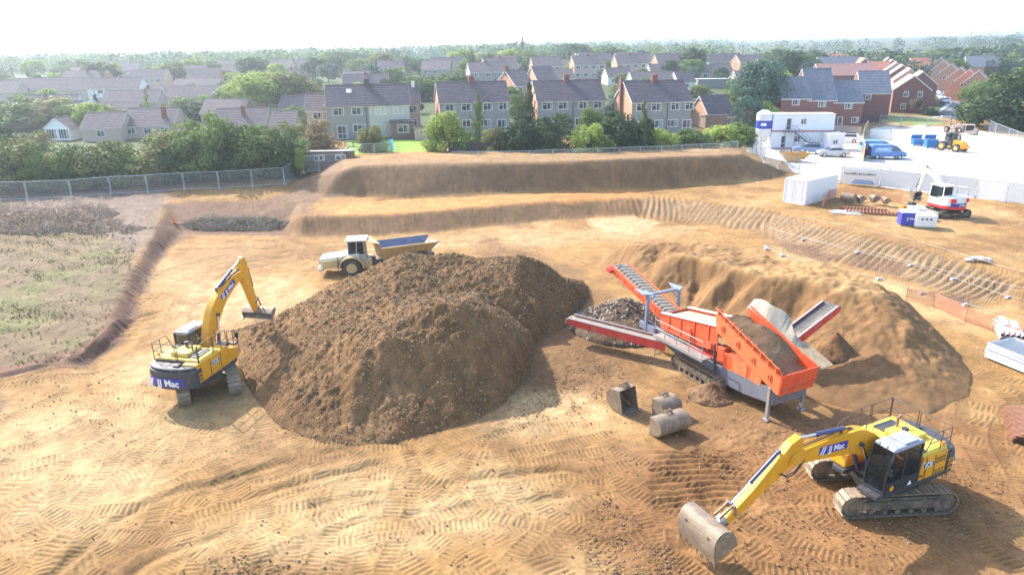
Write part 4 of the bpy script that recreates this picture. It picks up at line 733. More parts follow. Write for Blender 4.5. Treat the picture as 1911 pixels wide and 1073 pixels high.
m=MB(); m.hexa([(a0[0]-.06,-1.1,1.5),(a0[0]+.0,-1.1,1.5),(a0[0]+.0,1.1,1.5),(a0[0]-.06,1.1,1.5),(a0[0]-.26,-1.2,2.6),(a0[0]-.2,-1.2,2.6),(a0[0]-.2,1.2,2.6),(a0[0]-.26,1.2,2.6)]); m.box((a0[0]-.16,0,2.02),(.05,2.3,.06)); m.box((a0[0]-.06,0,1.52),(.05,2.2,.08)); m.build('hopper_end',ORG,S,bevel=.01)
m=MB()   # flared left wing with gussets
for k in range(9):
    x_=a0[0]+.1+k*.5; m.prism([(x_,hp(x_,1.12)),(x_+.04,hp(x_+.04,1.12)),(x_+.04,hp(x_+.04,1.4)),(x_,hp(x_,1.4))],1.05,1.3)
m.add([(a0[0]-.1,1.08,hp(a0[0],1.2)),(a1[0],1.08,hp(a1[0],.95)),(a1[0],1.30,hp(a1[0],1.38)),(a0[0]-.1,1.38,hp(a0[0],1.52)),(a0[0]-.1,1.05,hp(a0[0],1.22)),(a1[0],1.05,hp(a1[0],.97)),(a1[0],1.27,hp(a1[0],1.40)),(a0[0]-.1,1.35,hp(a0[0],1.54))],[(0,1,2,3),(7,6,5,4),(3,2,6,7),(0,4,5,1),(0,3,7,4),(1,5,6,2)]); m.build('hopper_wing',ORP,S,split=0)
m=MB()   # right wing: pale rubber sheet, wavy top
n_=14
for i in range(n_):
    def wv(j): t=j/n_; x_=a0[0]+1.1+t*(3.5); z_=hp(min(x_,a1[0]),1.15); top=z_+.08+.62*math.sin(t*PI*.85+.25)**2; return x_,z_,top
    x0_,z0_,t0_=wv(i); x1_,z1_,t1_=wv(i+1); o0=.15*math.sin(i*.9); o1=.15*math.sin((i+1)*.9)
    m.hexa([(x0_,-1.08,z0_-.3),(x1_,-1.08,z1_-.3),(x1_,-1.13,z1_-.3),(x0_,-1.13,z0_-.3),(x0_,-1.55+o0,t0_),(x1_,-1.55+o1,t1_),(x1_,-1.60+o1,t1_),(x0_,-1.60+o0,t0_)])
m.build('hopper_wing',CLOTH,S,smooth=60,split=0,label='pale dusty rubber sheet wing on the far side')
m=MB(); m.hexa([(a0[0]-.35,-1.08,hp(a0[0],1.02)),(a0[0]+1.3,-1.08,hp(a0[0]+1.3,1.02)),(a0[0]+1.3,-1.85,hp(a0[0]+1.3,1.2)),(a0[0]-.35,-1.95,hp(a0[0],1.1))][::-1]+[(a0[0]-.35,-1.08,hp(a0[0],1.06)),(a0[0]+1.3,-1.08,hp(a0[0]+1.3,1.06)),(a0[0]+1.3,-1.85,hp(a0[0]+1.3,1.24)),(a0[0]-.35,-1.95,hp(a0[0],1.14))][::-1]); m.build('hopper_lip',mat('soil covered plate',(.34,.25,.15),.9,var=.3,scale=5,bump=.5,bscale=12),S,split=0)
xa=np.linspace(a0[0]-.15,a1[0]-.1,60); ya=np.linspace(-1.3,1.05,34); XX,YY=np.meshgrid(xa,ya,indexing='ij'); zz=a0[1]+(a1[1]-a0[1])*(XX-a0[0])/(a1[0]-a0[0])+.95+.30*np.sin(XX*1.3)*.6-.35*np.abs(YY)*.5+.25*fbm(XX+40,YY,1.1,4)-.25*(XX<.3)+.45*np.exp(-((XX-1.9)/.9)**2-((YY+.4)/.8)**2)
col=np.zeros(XX.shape+(3,),np.float32); col[:]=A((.17,.105,.06)); m_=np.clip((1.0-XX)/.8,0,1)[...,None]; col=col*(1-m_*.6)+A((.36,.27,.16))*m_*.6
o=grid_object('soil_load',XX,YY,zz,pileM,col,S); o.data.flip_normals() if o.data.polygons[0].normal.z<0 else None
# screen box
m=MB(); z3,z8=3.35,2.55
for sy in (1,-1):
    m.prism([(3.7,2.0),(5.2,1.75),(8.2,1.62),(8.5,1.9),(8.35,z8),(3.75,z3)],sy*.95-.03,sy*.95+.03)
    for x_ in (4.4,5.5,6.6,7.6): zt_=z3-(x_-3.75)*.174; m.box((x_,sy*.99,(zt_+1.8)/2),(.08,.06,zt_-1.85))
    m.tube((5.9,sy*.95,2.25),(5.9,sy*1.12,2.25),.28,16); m.tube((4.2,sy*.95,2.15),(4.2,sy*1.1,2.15),.18,12)
m.box((8.38,0,2.1),(.06,1.9,.8)); m.build('screen_box',ORG,S,bevel=.01,split=0)
m=MB(); m.hexa([(3.75,.80,z3),(8.35,.80,z8),(8.35,1.03,z8),(3.75,1.03,z3),(3.75,.80,z3+.06),(8.35,.80,z8+.06),(8.35,1.03,z8+.06),(3.75,1.03,z3+.06)]); m.hexa([(3.75,-1.03,z3),(8.35,-1.03,z8),(8.35,-.85,z8),(3.75,-.85,z3),(3.75,-1.03,z3+.06),(8.35,-1.03,z8+.06),(8.35,-.85,z8+.06),(3.75,-.85,z3+.06)]); m.build('top_rim',mat('pale rubber rim',(.72,.70,.66),.6,var=.06,dirt=(.5,.4,.28),dirt_amt=.15),S)
m=MB(); m.hexa([(3.8,-.85,z3-.22),(8.3,-.85,z8-.22),(8.3,.82,z8-.22),(3.8,.82,z3-.22),(3.8,-.85,z3-.15),(8.3,-.85,z8-.15),(8.3,.82,z8-.15),(3.8,.82,z3-.15)]); m.build('screen_deck',mat('screen mesh',(.36,.29,.20),.8,var=.3,scale=9),S)
# walkway with rails and ladder
m=MB(); m.hexa([(3.9,1.15,1.55),(8.0,1.15,1.45),(8.0,1.72,1.45),(3.9,1.72,1.55),(3.9,1.15,1.60),(8.0,1.15,1.50),(8.0,1.72,1.50),(3.9,1.72,1.60)]); m.beam((3.9,1.74,1.55),(8.0,1.74,1.45),.03,.18); m.build('walkway',LGR,S,split=0)
m=MB()
for dz in (.5,1.0): m.tube((3.95,1.72,1.58+dz),(7.9,1.72,1.48+dz),.022,6)
for x_ in (3.95,5.0,6.0,7.0,7.9): m.tube((x_,1.72,1.55),(x_,1.72,2.56),.022,6)
m.path([(7.9,1.72,2.5),(8.3,1.4,2.45),(8.3,1.2,1.9)],.022,6); m.path([(7.9,1.72,2.0),(8.2,1.5,1.98)],.02,6); m.build('handrail',LGR,S,split=0)
m=MB()
for y_ in (1.5,1.9): m.tube((7.6,y_,.35),(7.6,y_-.1,1.5),.025,6)
for k in range(4): m.tube((7.6,1.5,.45+k*.3),(7.6,1.9,.45+k*.3),.022,6)
m.build('ladder',LGR,S,split=0)
# conveyors
def conveyor(name,p0,p1,w,side,belt,depth,mirror_ridges=True,chev=True):
    p0=Si@Vector(p0);p1=Si@Vector(p1); d=p1-p0; L=d.length; M_=Matrix.Translation(p0)@d.to_track_quat('X','Z').to_matrix().to_4x4()
    m=MB()
    for sy in (1,-1): m.prism([(0,-depth),(L,-depth*.75),(L+.1,0),(L,.10),(0,.10)],sy*(w/2+.05)-.03,sy*(w/2+.05)+.03); 
    for k in range(int(L/.8)):
        x_=.5+k*.8; m.box((x_,0,-depth*.5),(.06,w,.06)); m.box((x_,w/2+.085,-depth*.35),(.07,.03,depth*.6)); m.box((x_,-w/2-.085,-depth*.35),(.07,.03,depth*.6))
    o=m.build(name,side,S,split=0); o.matrix_local=M_
    m=MB(); m.hexa([(0,-w/2,-.02),(L+.1,-w/2,-.02),(L+.1,0,-.09),(0,0,-.09),(0,-w/2,.02),(L+.1,-w/2,.02),(L+.1,0,-.05),(0,0,-.05)]); m.hexa([(0,0,-.09),(L+.1,0,-.09),(L+.1,w/2,-.02),(0,w/2,-.02),(0,0,-.05),(L+.1,0,-.05),(L+.1,w/2,.02),(0,w/2,.02)]); m.tube((L+.1,-w/2,-.12),(L+.1,w/2,-.12),.13,14)
    m.build('belt',belt,o,split=0)
    if chev:
        m=MB()
        for k in range(int(L/.33)):
            x_=.15+k*.33; m.beam((x_,w*.40,.03),(x_+.24,.02,-.03),.02,.03); m.beam((x_,-w*.40,.03),(x_+.24,-.02,-.03),.02,.03)
        m.build('belt_ridge',RUBD,o,split=0)
    m=MB()
    for sy in (1,-1): m.beam((-.05,sy*(w/2+.02),.12),(L,sy*(w/2+.02),.12),.10,.035)
    m.build('belt_edge_trim',ORP if side is ORG else LGR,o)
    return o,M_,L
W_=Matrix.Translation(so_)@Matrix.Rotation(sh_,4,'Z')
o,M_,L=conveyor('main_conveyor',W_@Vector((8.1,0,2.15)),W_@Vector((14.0,0,3.72)),1.15,ORG,RUB,.42)
m=MB(); m.tube((L-.1,-.75,-.15),(L-.1,.85,-.15),.10,12); m.box((L-.1,.8,-.15),(.4,.25,.25)); m.build('head_drum',REDC,o)
conveyor('side_conveyor',(8.75,36.55,1.15),(3.55,39.75,1.45),.75,REDC,RUB,.38,chev=False); conveyor('side_conveyor',(14.2,34.6,1.75),(17.55,36.35,3.35),.95,REDC,mat('dark belt',(.11,.10,.09),.8,var=.25,dirt=(.3,.22,.14),dirt_amt=.3),.36,chev=False)
m=MB()
for sy in (1,-1):
    m.box((9.5,sy*1.12,2.25),(.18,.18,2.2)); m.slab([(9.15,sy*.9),(9.85,sy*.9),(10.6,sy*1.25),(9.5,sy*1.45)],3.32,3.40); m.beam((9.5,sy*1.12,2.8),(9.5,sy*.55,3.3),.07,.07)
m.box((9.5,0,3.32),(.16,2.4,.14)); m.box((9.4,1.12,1.35),(1.4,.12,.4)); m.box((9.4,-1.12,1.35),(1.4,.12,.4)); m.build('gantry',mat('gantry blue grey',(.22,.25,.32),.45,var=.1,dirt=(.4,.36,.3),dirt_amt=.15),S,bevel=.01,split=0)
# ---------------------------------------------------------------- loose buckets on the ground
def loose_bucket(px,py,rz,W,Sc,pitch,label,roll=0,teeth=5,z=0):
    p=PG(px,py); e=empty('digger_bucket',(p.x,p.y,p.z),rz,label,'bucket','excavator buckets left on the ground'); sh,t,lg=bucket_parts(W,Sc,teeth)
    M_=Matrix.Translation((0,0,z))@Matrix.Rotation(roll,4,'X')@Matrix.Rotation(-pitch,4,'Y')
    o=sh.build('shell',STL,e,bevel=.008,split=0); o.matrix_local=M_; o=t.build('teeth',STL,e,split=0); o.matrix_local=M_; o=lg.build('hanger_bracket',STL,e,split=0); o.matrix_local=M_
loose_bucket(1165,762,R_(125),1.05,1.05,R_(0),'upright toothed steel digger bucket, leftmost of the three by the screening machine',z=1.12)
loose_bucket(1236,768,R_(-62),1.15,.82,R_(20),'small muddy digger bucket lying behind the wide smooth one',z=.84,teeth=4)
loose_bucket(1243,802,R_(-62),1.75,.82,R_(14),'wide smooth muddy digger bucket, nearest of the three loose ones',z=.86,teeth=2)
# ---------------------------------------------------------------- articulated dump truck
TY=mat('faded truck yellow',(.52,.40,.17),.55,var=.12,dirt=(.45,.35,.22),dirt_amt=.35,dscale=1.8); TYP=mat('dusty bonnet',(.66,.60,.46),.6,var=.08,dirt=(.5,.4,.28),dirt_amt=.2); TB=mat('skip body ochre',(.50,.33,.13),.6,var=.12,dirt=(.42,.32,.22),dirt_amt=.35,dscale=2); LIN=mat('polished skip floor',(.17,.17,.23),.35,metal=.6,var=.2,dirt=(.35,.3,.26),dirt_amt=.2)
TYR=mat('tyre',(.045,.04,.038),.85,var=.25,dirt=(.22,.17,.12),dirt_amt=.4,dscale=3)
def wheel(parent,x,y,r,w,M_=None,rimm=None,lug=True,name='wheel'):
    m=MB(); m.tube((x,y-w/2,r),(x,y+w/2,r),r*.96,26); 
    if lug:
        for i in range(22): a=2*PI*i/22; m.box((x+math.cos(a)*r*.96,y,r+math.sin(a)*r*.96),(.07,w*.96,.05 if r>.5 else .02),0,Matrix.Rotation(-a+PI/2,3,'Y'))
    o=m.build(name,TYR,parent,split=0,smooth=30)
    if M_ is not None: o.matrix_local=M_
    m=MB()
    for s in (1,-1): m.tube((x,y+s*w*.40,r),(x,y+s*w*.51,r),r*.52,18); m.tube((x,y+s*w*.51,r),(x,y+s*w*.56,r),r*.2,12)
    m.build('rim',rimm or TY,o,split=0,smooth=30); return o
D=empty('dump_truck',(-11.3,55.0,HZ(-11.3,55.)),R_(206),'dusty yellow articulated dump truck half hidden behind the big heap','dump truck')
D.location=(-11.3,54.6,HZ(-11.3,54.6)-.1); D.scale=(.95,.93,.87); Mt=Matrix.Rotation(R_(-20),4,'Z')
def dpart(m,name,ma,bev=.03,par=D,M_=Mt,**k): o=m.build(name,ma,par,bevel=bev,**k); put(o,M_); return o
m=MB(); m.hexa([(.9,-1.05,1.0),(4.1,-.95,.75),(4.1,.95,.75),(.9,1.05,1.0),(.9,-1.05,2.05),(4.2,-.85,1.65),(4.2,.85,1.65),(.9,1.05,2.05)]); dpart(m,'bonnet',TYP,.08)
m=MB(); m.box((4.22,0,1.2),(.06,1.3,.7)); dpart(m,'radiator_grille',DARK,.01); m=MB(); m.box((4.15,0,.72),(.4,2.3,.35)); dpart(m,'bumper',TYP,.05)
m=MB(); m.box((4.2,.75,1.0),(.1,.25,.16)); m.box((4.2,-.75,1.0),(.1,.25,.16)); dpart(m,'headlight',WTXT,.01)
m=MB(); m.prism([(1.4,1.0),(3.9,.75),(3.9,1.5),(1.4,1.75)],.98,1.12); m.prism([(1.4,1.0),(3.9,.75),(3.9,1.5),(1.4,1.75)],-1.12,-.98); dpart(m,'side_cover',TY,.03)
m=MB(); 
for sy in (1,-1):
    arc=[(1.55+1.05*math.cos(a),.85+1.05*math.sin(a)) for a in [PI*i/10 for i in range(11)]]; arc2=[(1.55+.95*math.cos(a),.85+.95*math.sin(a)) for a in [PI*(10-i)/10 for i in range(11)]]; m.prism(arc+arc2,sy*1.45-.28,sy*1.45+.02)
dpart(m,'mudguard',TY,.01)
m=MB(); m.box((.7,0,1.1),(1.6,1.9,.7)); dpart(m,'front_chassis',TY,.05)
m=MB(); z0,z1=1.9,3.15
for (x_,y_) in ((1.85,.75),(1.85,-.75),(.45,.75),(.45,-.75),(1.15,.78)): m.beam((x_,y_,z0-.3),(x_-.08*(1 if x_>1 else -1),y_*.93,z1),.07,.07)
m.box((1.15,0,1.65),(1.5,1.55,.6)); dpart(m,'cab',mat('cab grey',(.42,.41,.38),.5,var=.1,dirt=(.4,.32,.22),dirt_amt=.3),.02,split=0)
m=MB(); m.box((1.12,0,3.22),(1.75,1.75,.12)); m.box((1.0,.3,3.32),(.3,.3,.12)); m.box((1.9,.85,3.25),(.25,.15,.12)); dpart(m,'cab_roof',mat('pale cab roof',(.74,.71,.64),.5,var=.06),.03)
m=MB(); m.box((1.12,.72,2.5),(1.3,.02,1.1)); m.box((1.12,-.72,2.5),(1.3,.02,1.1)); m.box((1.84,0,2.5),(.02,1.35,1.1)); m.box((.42,0,2.5),(.02,1.35,1.1)); dpart(m,'window',GLS,0)
m=MB(); m.box((1.0,0,2.05),(.5,.5,.5)); m.box((.75,0,2.4),(.14,.5,.6)); dpart(m,'seat',BLK,.03)
m=MB(); m.path([(2.3,1.2,.8),(2.25,1.2,1.9),(1.9,1.1,2.0)],.03,6); m.path([(2.7,1.25,.7),(2.65,1.2,1.9)],.03,6); [m.box((2.5,1.25,.6+k*.3),(.4,.2,.04)) for k in range(4)]; dpart(m,'step',DARK,0,split=0)
for sy in (1,-1): wheel(D,1.55,sy*1.2,.85,.6,Mt)
m=MB(); m.tube((-.1,0,.6),(-.1,0,1.5),.25,14); m.box((-.6,0,.95),(1.2,.6,.4)); m.box((-3.2,0,.95),(4.6,.9,.4)); dpart(m,'rear_chassis',DARK,.03,D,Matrix(),split=0)
for x_ in (-2.3,-4.0):
    for sy in (1,-1): wheel(D,x_,sy*1.2,.85,.6)
# tipping body: headboard leaning forward, flared sides, open tail
m=MB(); bt=[(-.75,1.25,.85),(-.5,2.55,1.42),(-5.6,2.50,1.42),(-4.9,1.55,.95)]
for sy in (1,-1):
    m.hexa([(-.75,sy*.85,1.25),(-4.9,sy*.95,1.5),(-4.9,sy*1.0,1.5),(-.75,sy*.92,1.25),(-.45,sy*1.36,2.5),(-5.7,sy*1.36,2.45),(-5.7,sy*1.44,2.45),(-.45,sy*1.44,2.5)] if sy>0 else [(-.75,-.92,1.25),(-4.9,-1.0,1.5),(-4.9,-.95,1.5),(-.75,-.85,1.25),(-.45,-1.44,2.5),(-5.7,-1.44,2.45),(-5.7,-1.36,2.45),(-.45,-1.36,2.5)])
    m.beam((-.42,sy*1.44,2.48),(-5.72,sy*1.44,2.43),.14,.14)
    for x_ in (-1.4,-2.5,-3.6,-4.6): m.beam((x_,sy*.98,1.35),(x_,sy*1.42,2.42),.09,.08)
m.hexa([(-.75,-.9,1.25),(-.70,-.9,1.25),(-.70,.9,1.25),(-.75,.9,1.25),(-.42,-1.46,3.0),(-.34,-1.46,3.0),(-.34,1.46,3.0),(-.42,1.46,3.0)]); m.hexa([(-.36,-1.4,2.95),(.35,-1.2,3.1),(.35,1.2,3.1),(-.36,1.4,2.95),(-.36,-1.4,3.0),(.35,-1.2,3.15),(.35,1.2,3.15),(-.36,1.4,3.0)]); m.hexa([(-.75,-.9,1.2),(-4.9,-.98,1.45),(-4.9,.98,1.45),(-.75,.9,1.2),(-.75,-.9,1.27),(-4.9,-.98,1.52),(-4.9,.98,1.52),(-.75,.9,1.27)]); m.hexa([(-4.9,-.98,1.45),(-5.75,-1.3,2.1),(-5.75,1.3,2.1),(-4.9,.98,1.45),(-4.9,-.98,1.52),(-5.75,-1.3,2.17),(-5.75,1.3,2.17),(-4.9,.98,1.52)])
bd=m.build('tipping_body',TB,D,bevel=.01,split=0)
m=MB(); m.hexa([(-.73,-.82,1.285),(-4.9,-.92,1.535),(-4.9,.92,1.535),(-.73,.82,1.285),(-.73,-.82,1.30),(-4.9,-.92,1.55),(-4.9,.92,1.55),(-.73,.82,1.30)])
for sy in (1,-1): m.add([(-.72,sy*.84,1.3),(-4.9,sy*.93,1.55),(-5.6,sy*1.34,2.44),(-.46,sy*1.34,2.48)],[(0,1,2,3) if sy<0 else (3,2,1,0)])
m.add([(-.66,-.84,1.3),(-.66,.84,1.3),(-.46,1.34,2.5),(-.46,-1.34,2.5)],[(0,1,2,3)]); m.build('body_lining',LIN,bd,split=0)
m=MB(); m.hexa([(-4.3,-.5,1.54),(-5.3,-.7,1.9),(-5.3,.1,1.9),(-4.3,.1,1.54),(-4.3,-.5,1.62),(-5.3,-.7,2.0),(-5.3,.1,2.0),(-4.3,.1,1.62)]); m.build('dried_mud',mat('pale dried mud',(.55,.50,.45),.9,var=.2),bd)
# ---------------------------------------------------------------- white steel store
p1=PG(1501.6,384); p2=PG(1562,368); p0=PG(1459,374); ax=(p2-p1); az=math.atan2(ax.y,ax.x); L=6.06
C_=empty('shipping_container',(p1.x,p1.y,p1.z),az,'plain white steel site store beside the coloured barriers','container')
m=MB(); Wc=2.44; Hc=2.5
m.box((L/2,Wc/2,Hc/2),(L,Wc,Hc)); 
m.build('body',mat('white container',(.80,.80,.79),.55,var=.04),C_,bevel=.02)
m=MB()
for i in range(20): m.box((.25+i*.29,-.012,Hc/2),(.12,.03,Hc-.3))
m.build('side_ribs',MATS['white container'],C_,split=0)
m=MB()
for y_ in (.05,Wc-.05): m.box((-.02,y_,Hc/2),(.06,.12,Hc))
for y_ in (.5,.9,1.5,1.9): m.tube((-.04,y_,.1),(-.04,y_,Hc-.1),.02,6)
m.box((-.02,Wc/2,Hc-.06),(.06,Wc,.12)); m.box((-.02,Wc/2,.06),(.06,Wc,.12)); m.build('door_gear',WHT,C_,split=0)
# ---------------------------------------------------------------- fence panels stacked flat, pipes, trench sheets
GALV=mat('galvanised tube',(.50,.55,.62),.4,metal=.5,var=.08); WIRE=mat('fence wire',(.42,.45,.50),.5,metal=.4,var=.1)
pa=P(1838,665,.3); pb=P(1911,695,.3); dr=Vector((pb.x-pa.x,pb.y-pa.y,0)).normalized(); az=math.atan2(dr.y,dr.x)
rr=random.Random(11)
fp0=None
for k in range(12):
    e=empty('fence_panel',(pa.x+rr.uniform(-.04,.04),pa.y+rr.uniform(-.04,.04),HZ(pa.x,pa.y)+.12+k*.075),az+rr.uniform(-.01,.012),None,None)
    if fp0 is None:
        m=MB(); Lp,Wp=3.5,2.0; m.path([(0,0,0),(Lp,0,0),(Lp,Wp,0),(0,Wp,0),(0,0,0)],.030,6); fr_=m.build('frame',GALV,e,split=0)
        m=MB()
        for i in range(1,34): m.beam((i*Lp/34,0,0),(i*Lp/34,Wp,0),.012,.012)
        for i in range(1,9): m.beam((0,i*Wp/9,0),(Lp,i*Wp/9,0),.012,.012)
        w_=m.build('wire_mesh',WIRE,e,split=0); fp0=(fr_,w_)
    else:
        for q in fp0: c=q.copy(); COL.objects.link(c); c.parent=e
    tag(e,'galvanised mesh fence panel lying flat, %s of the flat stack at the right edge'%('lowest' if k==0 else 'topmost' if k==11 else '%s up'%['','second','third','fourth','fifth','sixth','seventh','eighth','ninth','tenth','eleventh'][k]),'fence panel','fence panels stacked flat')
PIP=mat('pinkish plastic pipe',(.62,.47,.43),.5,var=.1,dirt=(.5,.4,.3),dirt_amt=.2)
pq=PG(1868,640); dr2=Vector((.42,.91,0)); az2=math.atan2(dr2.y,dr2.x); k=0
POSN=['lower row left end','lower row second','lower row third','lower row fourth','lower row fifth','upper row left end','upper row second','upper row third','upper row fourth','upper row right end']
for r in range(2):
    for i in range(5):
        m=MB(); n=14; Ro,Ri=.125,.10; vs=[]
        for x_ in (0,2.6):
            for R__ in (Ro,Ri): vs+=[(x_,R__*math.cos(2*PI*j/n),R__*math.sin(2*PI*j/n)) for j in range(n)]
        fs=[(j,(j+1)%n,2*n+(j+1)%n,2*n+j) for j in range(n)]+[(n+j,3*n+j,3*n+(j+1)%n,n+(j+1)%n) for j in range(n)]+[(j,n+j,n+(j+1)%n,(j+1)%n) for j in range(n)]+[(2*n+j,2*n+(j+1)%n,3*n+(j+1)%n,3*n+j) for j in range(n)]
        m.add(vs,fs); o=m.build('drain_pipe',PIP,None,smooth=40,loc=(pq.x+.26*i*math.sin(az2),pq.y-.26*i*math.cos(az2),pq.z+.25+.255*r),rot=(0,0,az2)); tag(o,'pink drain pipe behind the flat fence panels, '+POSN[k],'pipe','pipes stacked at the right edge'); k+=1
m=MB(); m.box((1.2,-.5,.63),(1.8,1.1,.05)); m.box((1.9,-.3,.72),(1.5,.35,.12)); m.box((1.5,-.8,.70),(1.2,.25,.08)); o=m.build('timber_board',mat('bleached board',(.66,.62,.57),.7,var=.12),None,loc=(pq.x,pq.y,pq.z),rot=(0,0,az2)); tag(o,'pale boards lying on top of the pink pipe stack','board')
# rusty corrugated trench sheets
RST=mat('rusty steel',(.27,.12,.065),.75,metal=.2,var=.35,scale=6); pa=P(1868,765,.1); az3=math.radians(-28)
for k in range(6):
    m=MB(); n=22; Ws=3.2
    for i in range(n):
        y0=-i*Ws/n; z=[0,.05,.05,0][i%4]; z2=[.05,.05,0,0][i%4]; z1=[0,.05,.05,0][(i+1)%4]; y1=-(i+1)*Ws/n
        m.hexa([(0,y1,z1),(3.6,y1,z1),(3.6,y0,z),(0,y0,z),(0,y1,z1+.012),(3.6,y1,z1+.012),(3.6,y0,z+.012),(0,y0,z+.012)])
    o=m.build('trench_sheet',RST,None,loc=(pa.x+.05*k*(k%2)+.02*k,pa.y-.02*k,HZ(pa.x,pa.y)+.05+.062*k),rot=(0,0,az3+.01*math.sin(k*3))); tag(o,'rusty corrugated trench sheet on the ground at the right edge, %s of its pile'%['lowest','second up','third up','fourth up','fifth up','topmost'][k],'trench sheet','rusty trench sheets')
# ---------------------------------------------------------------- houses
def roofmat(n,c,v=.25): return mat(n,c,.85,var=v,scale=1.3,bump=.3,bscale=9)
RB=roofmat('roof brown tile',(.12,.095,.105)); RG=roofmat('roof grey slate',(.155,.17,.20)); RP=roofmat('roof pink tile',(.42,.22,.18)); RR=roofmat('roof red tile',(.46,.19,.12)); RM=roofmat('roof faded brown',(.17,.13,.125))
WG=mat('grey render',(.30,.285,.26),.9,var=.12,scale=1.5,bump=.2,bscale=30); WC=mat('cream render',(.55,.51,.42),.9,var=.08); WB=mat('orange brick',(.50,.27,.17),.9,var=.18,scale=5); WR=mat('red brick',(.21,.095,.075),.9,var=.2,scale=6); WW=mat('white wall',(.74,.72,.68),.8,var=.06); WP=mat('pale brick',(.50,.38,.30),.9,var=.15,scale=4)
UPV=mat('white upvc',(.80,.80,.80),.4,var=.03); PANE=mat('window pane',(.035,.045,.06),.08,var=.3,scale=.7,spec=.6); FAS=mat('white fascia',(.76,.75,.72),.5,var=.05); DGL=mat('dark gutter',(.06,.055,.055),.5); CUR=mat('curtain',(.35,.35,.36),.9,var=.3,scale=2)
_W={}
def window(par,face,u,z,w,h,W,D,mull=2,door=False,deep=False):
    key=(round(w,2),round(h,2),mull,door,deep)
    if key not in _W:
        f=MB(); t=.09; f.box((0,0,h/2-t/2),(w,.10,t)); f.box((0,0,-h/2+t/2),(w,.10,t)); f.box((-w/2+t/2,0,0),(t,.10,h-2*t)); f.box((w/2-t/2,0,0),(t,.10,h-2*t))
        for k in range(1,mull): f.box((-w/2+w*k/mull,0,0),(t*.8,.09,h-2*t))
        if not door and mull<=2: f.box((-w/4,0,h*.2),(w/2-t,.08,t*.7))
        if door: f.box((0,0,-h*.12),(w-2*t,.08,t*.8))
        p=MB(); p.box((0,.015,0),(w-2*t,.03,h-2*t)); c=MB(); c.box((w*.33,-.002,0),(w*.14,.012,h-2.4*t)); 
        if deep: _W[key]=(f.mesh('window',[UPV]),p.mesh('pane',[PANE]),c.mesh('curtain',[CUR]))
        else:
            n=len(f.v); 
            for mb,mi in ((p,1),(c,2)): k0=len(f.v); f.v+=mb.v; f.f+=[[i+k0 for i in q] for q in mb.f]; f.m+=[mi]*len(mb.f)
            _W[key]=(f.mesh('window',[UPV,PANE,CUR]),)
    q=_W[key]; o=bpy.data.objects.new('glass_door' if door else 'window',q[0]); COL.objects.link(o); o.parent=par; e=.03
    if face=='f': o.location=(u,-e,z)
    elif face=='l': o.location=(-e,D-u,z); o.rotation_euler=(0,0,-PI/2)
    elif face=='r': o.location=(W+e,u,z); o.rotation_euler=(0,0,PI/2)
    for m_,n_ in zip(q[1:],('pane','curtain')): c=bpy.data.objects.new(n_,m_); COL.objects.link(c); c.parent=o
    return o
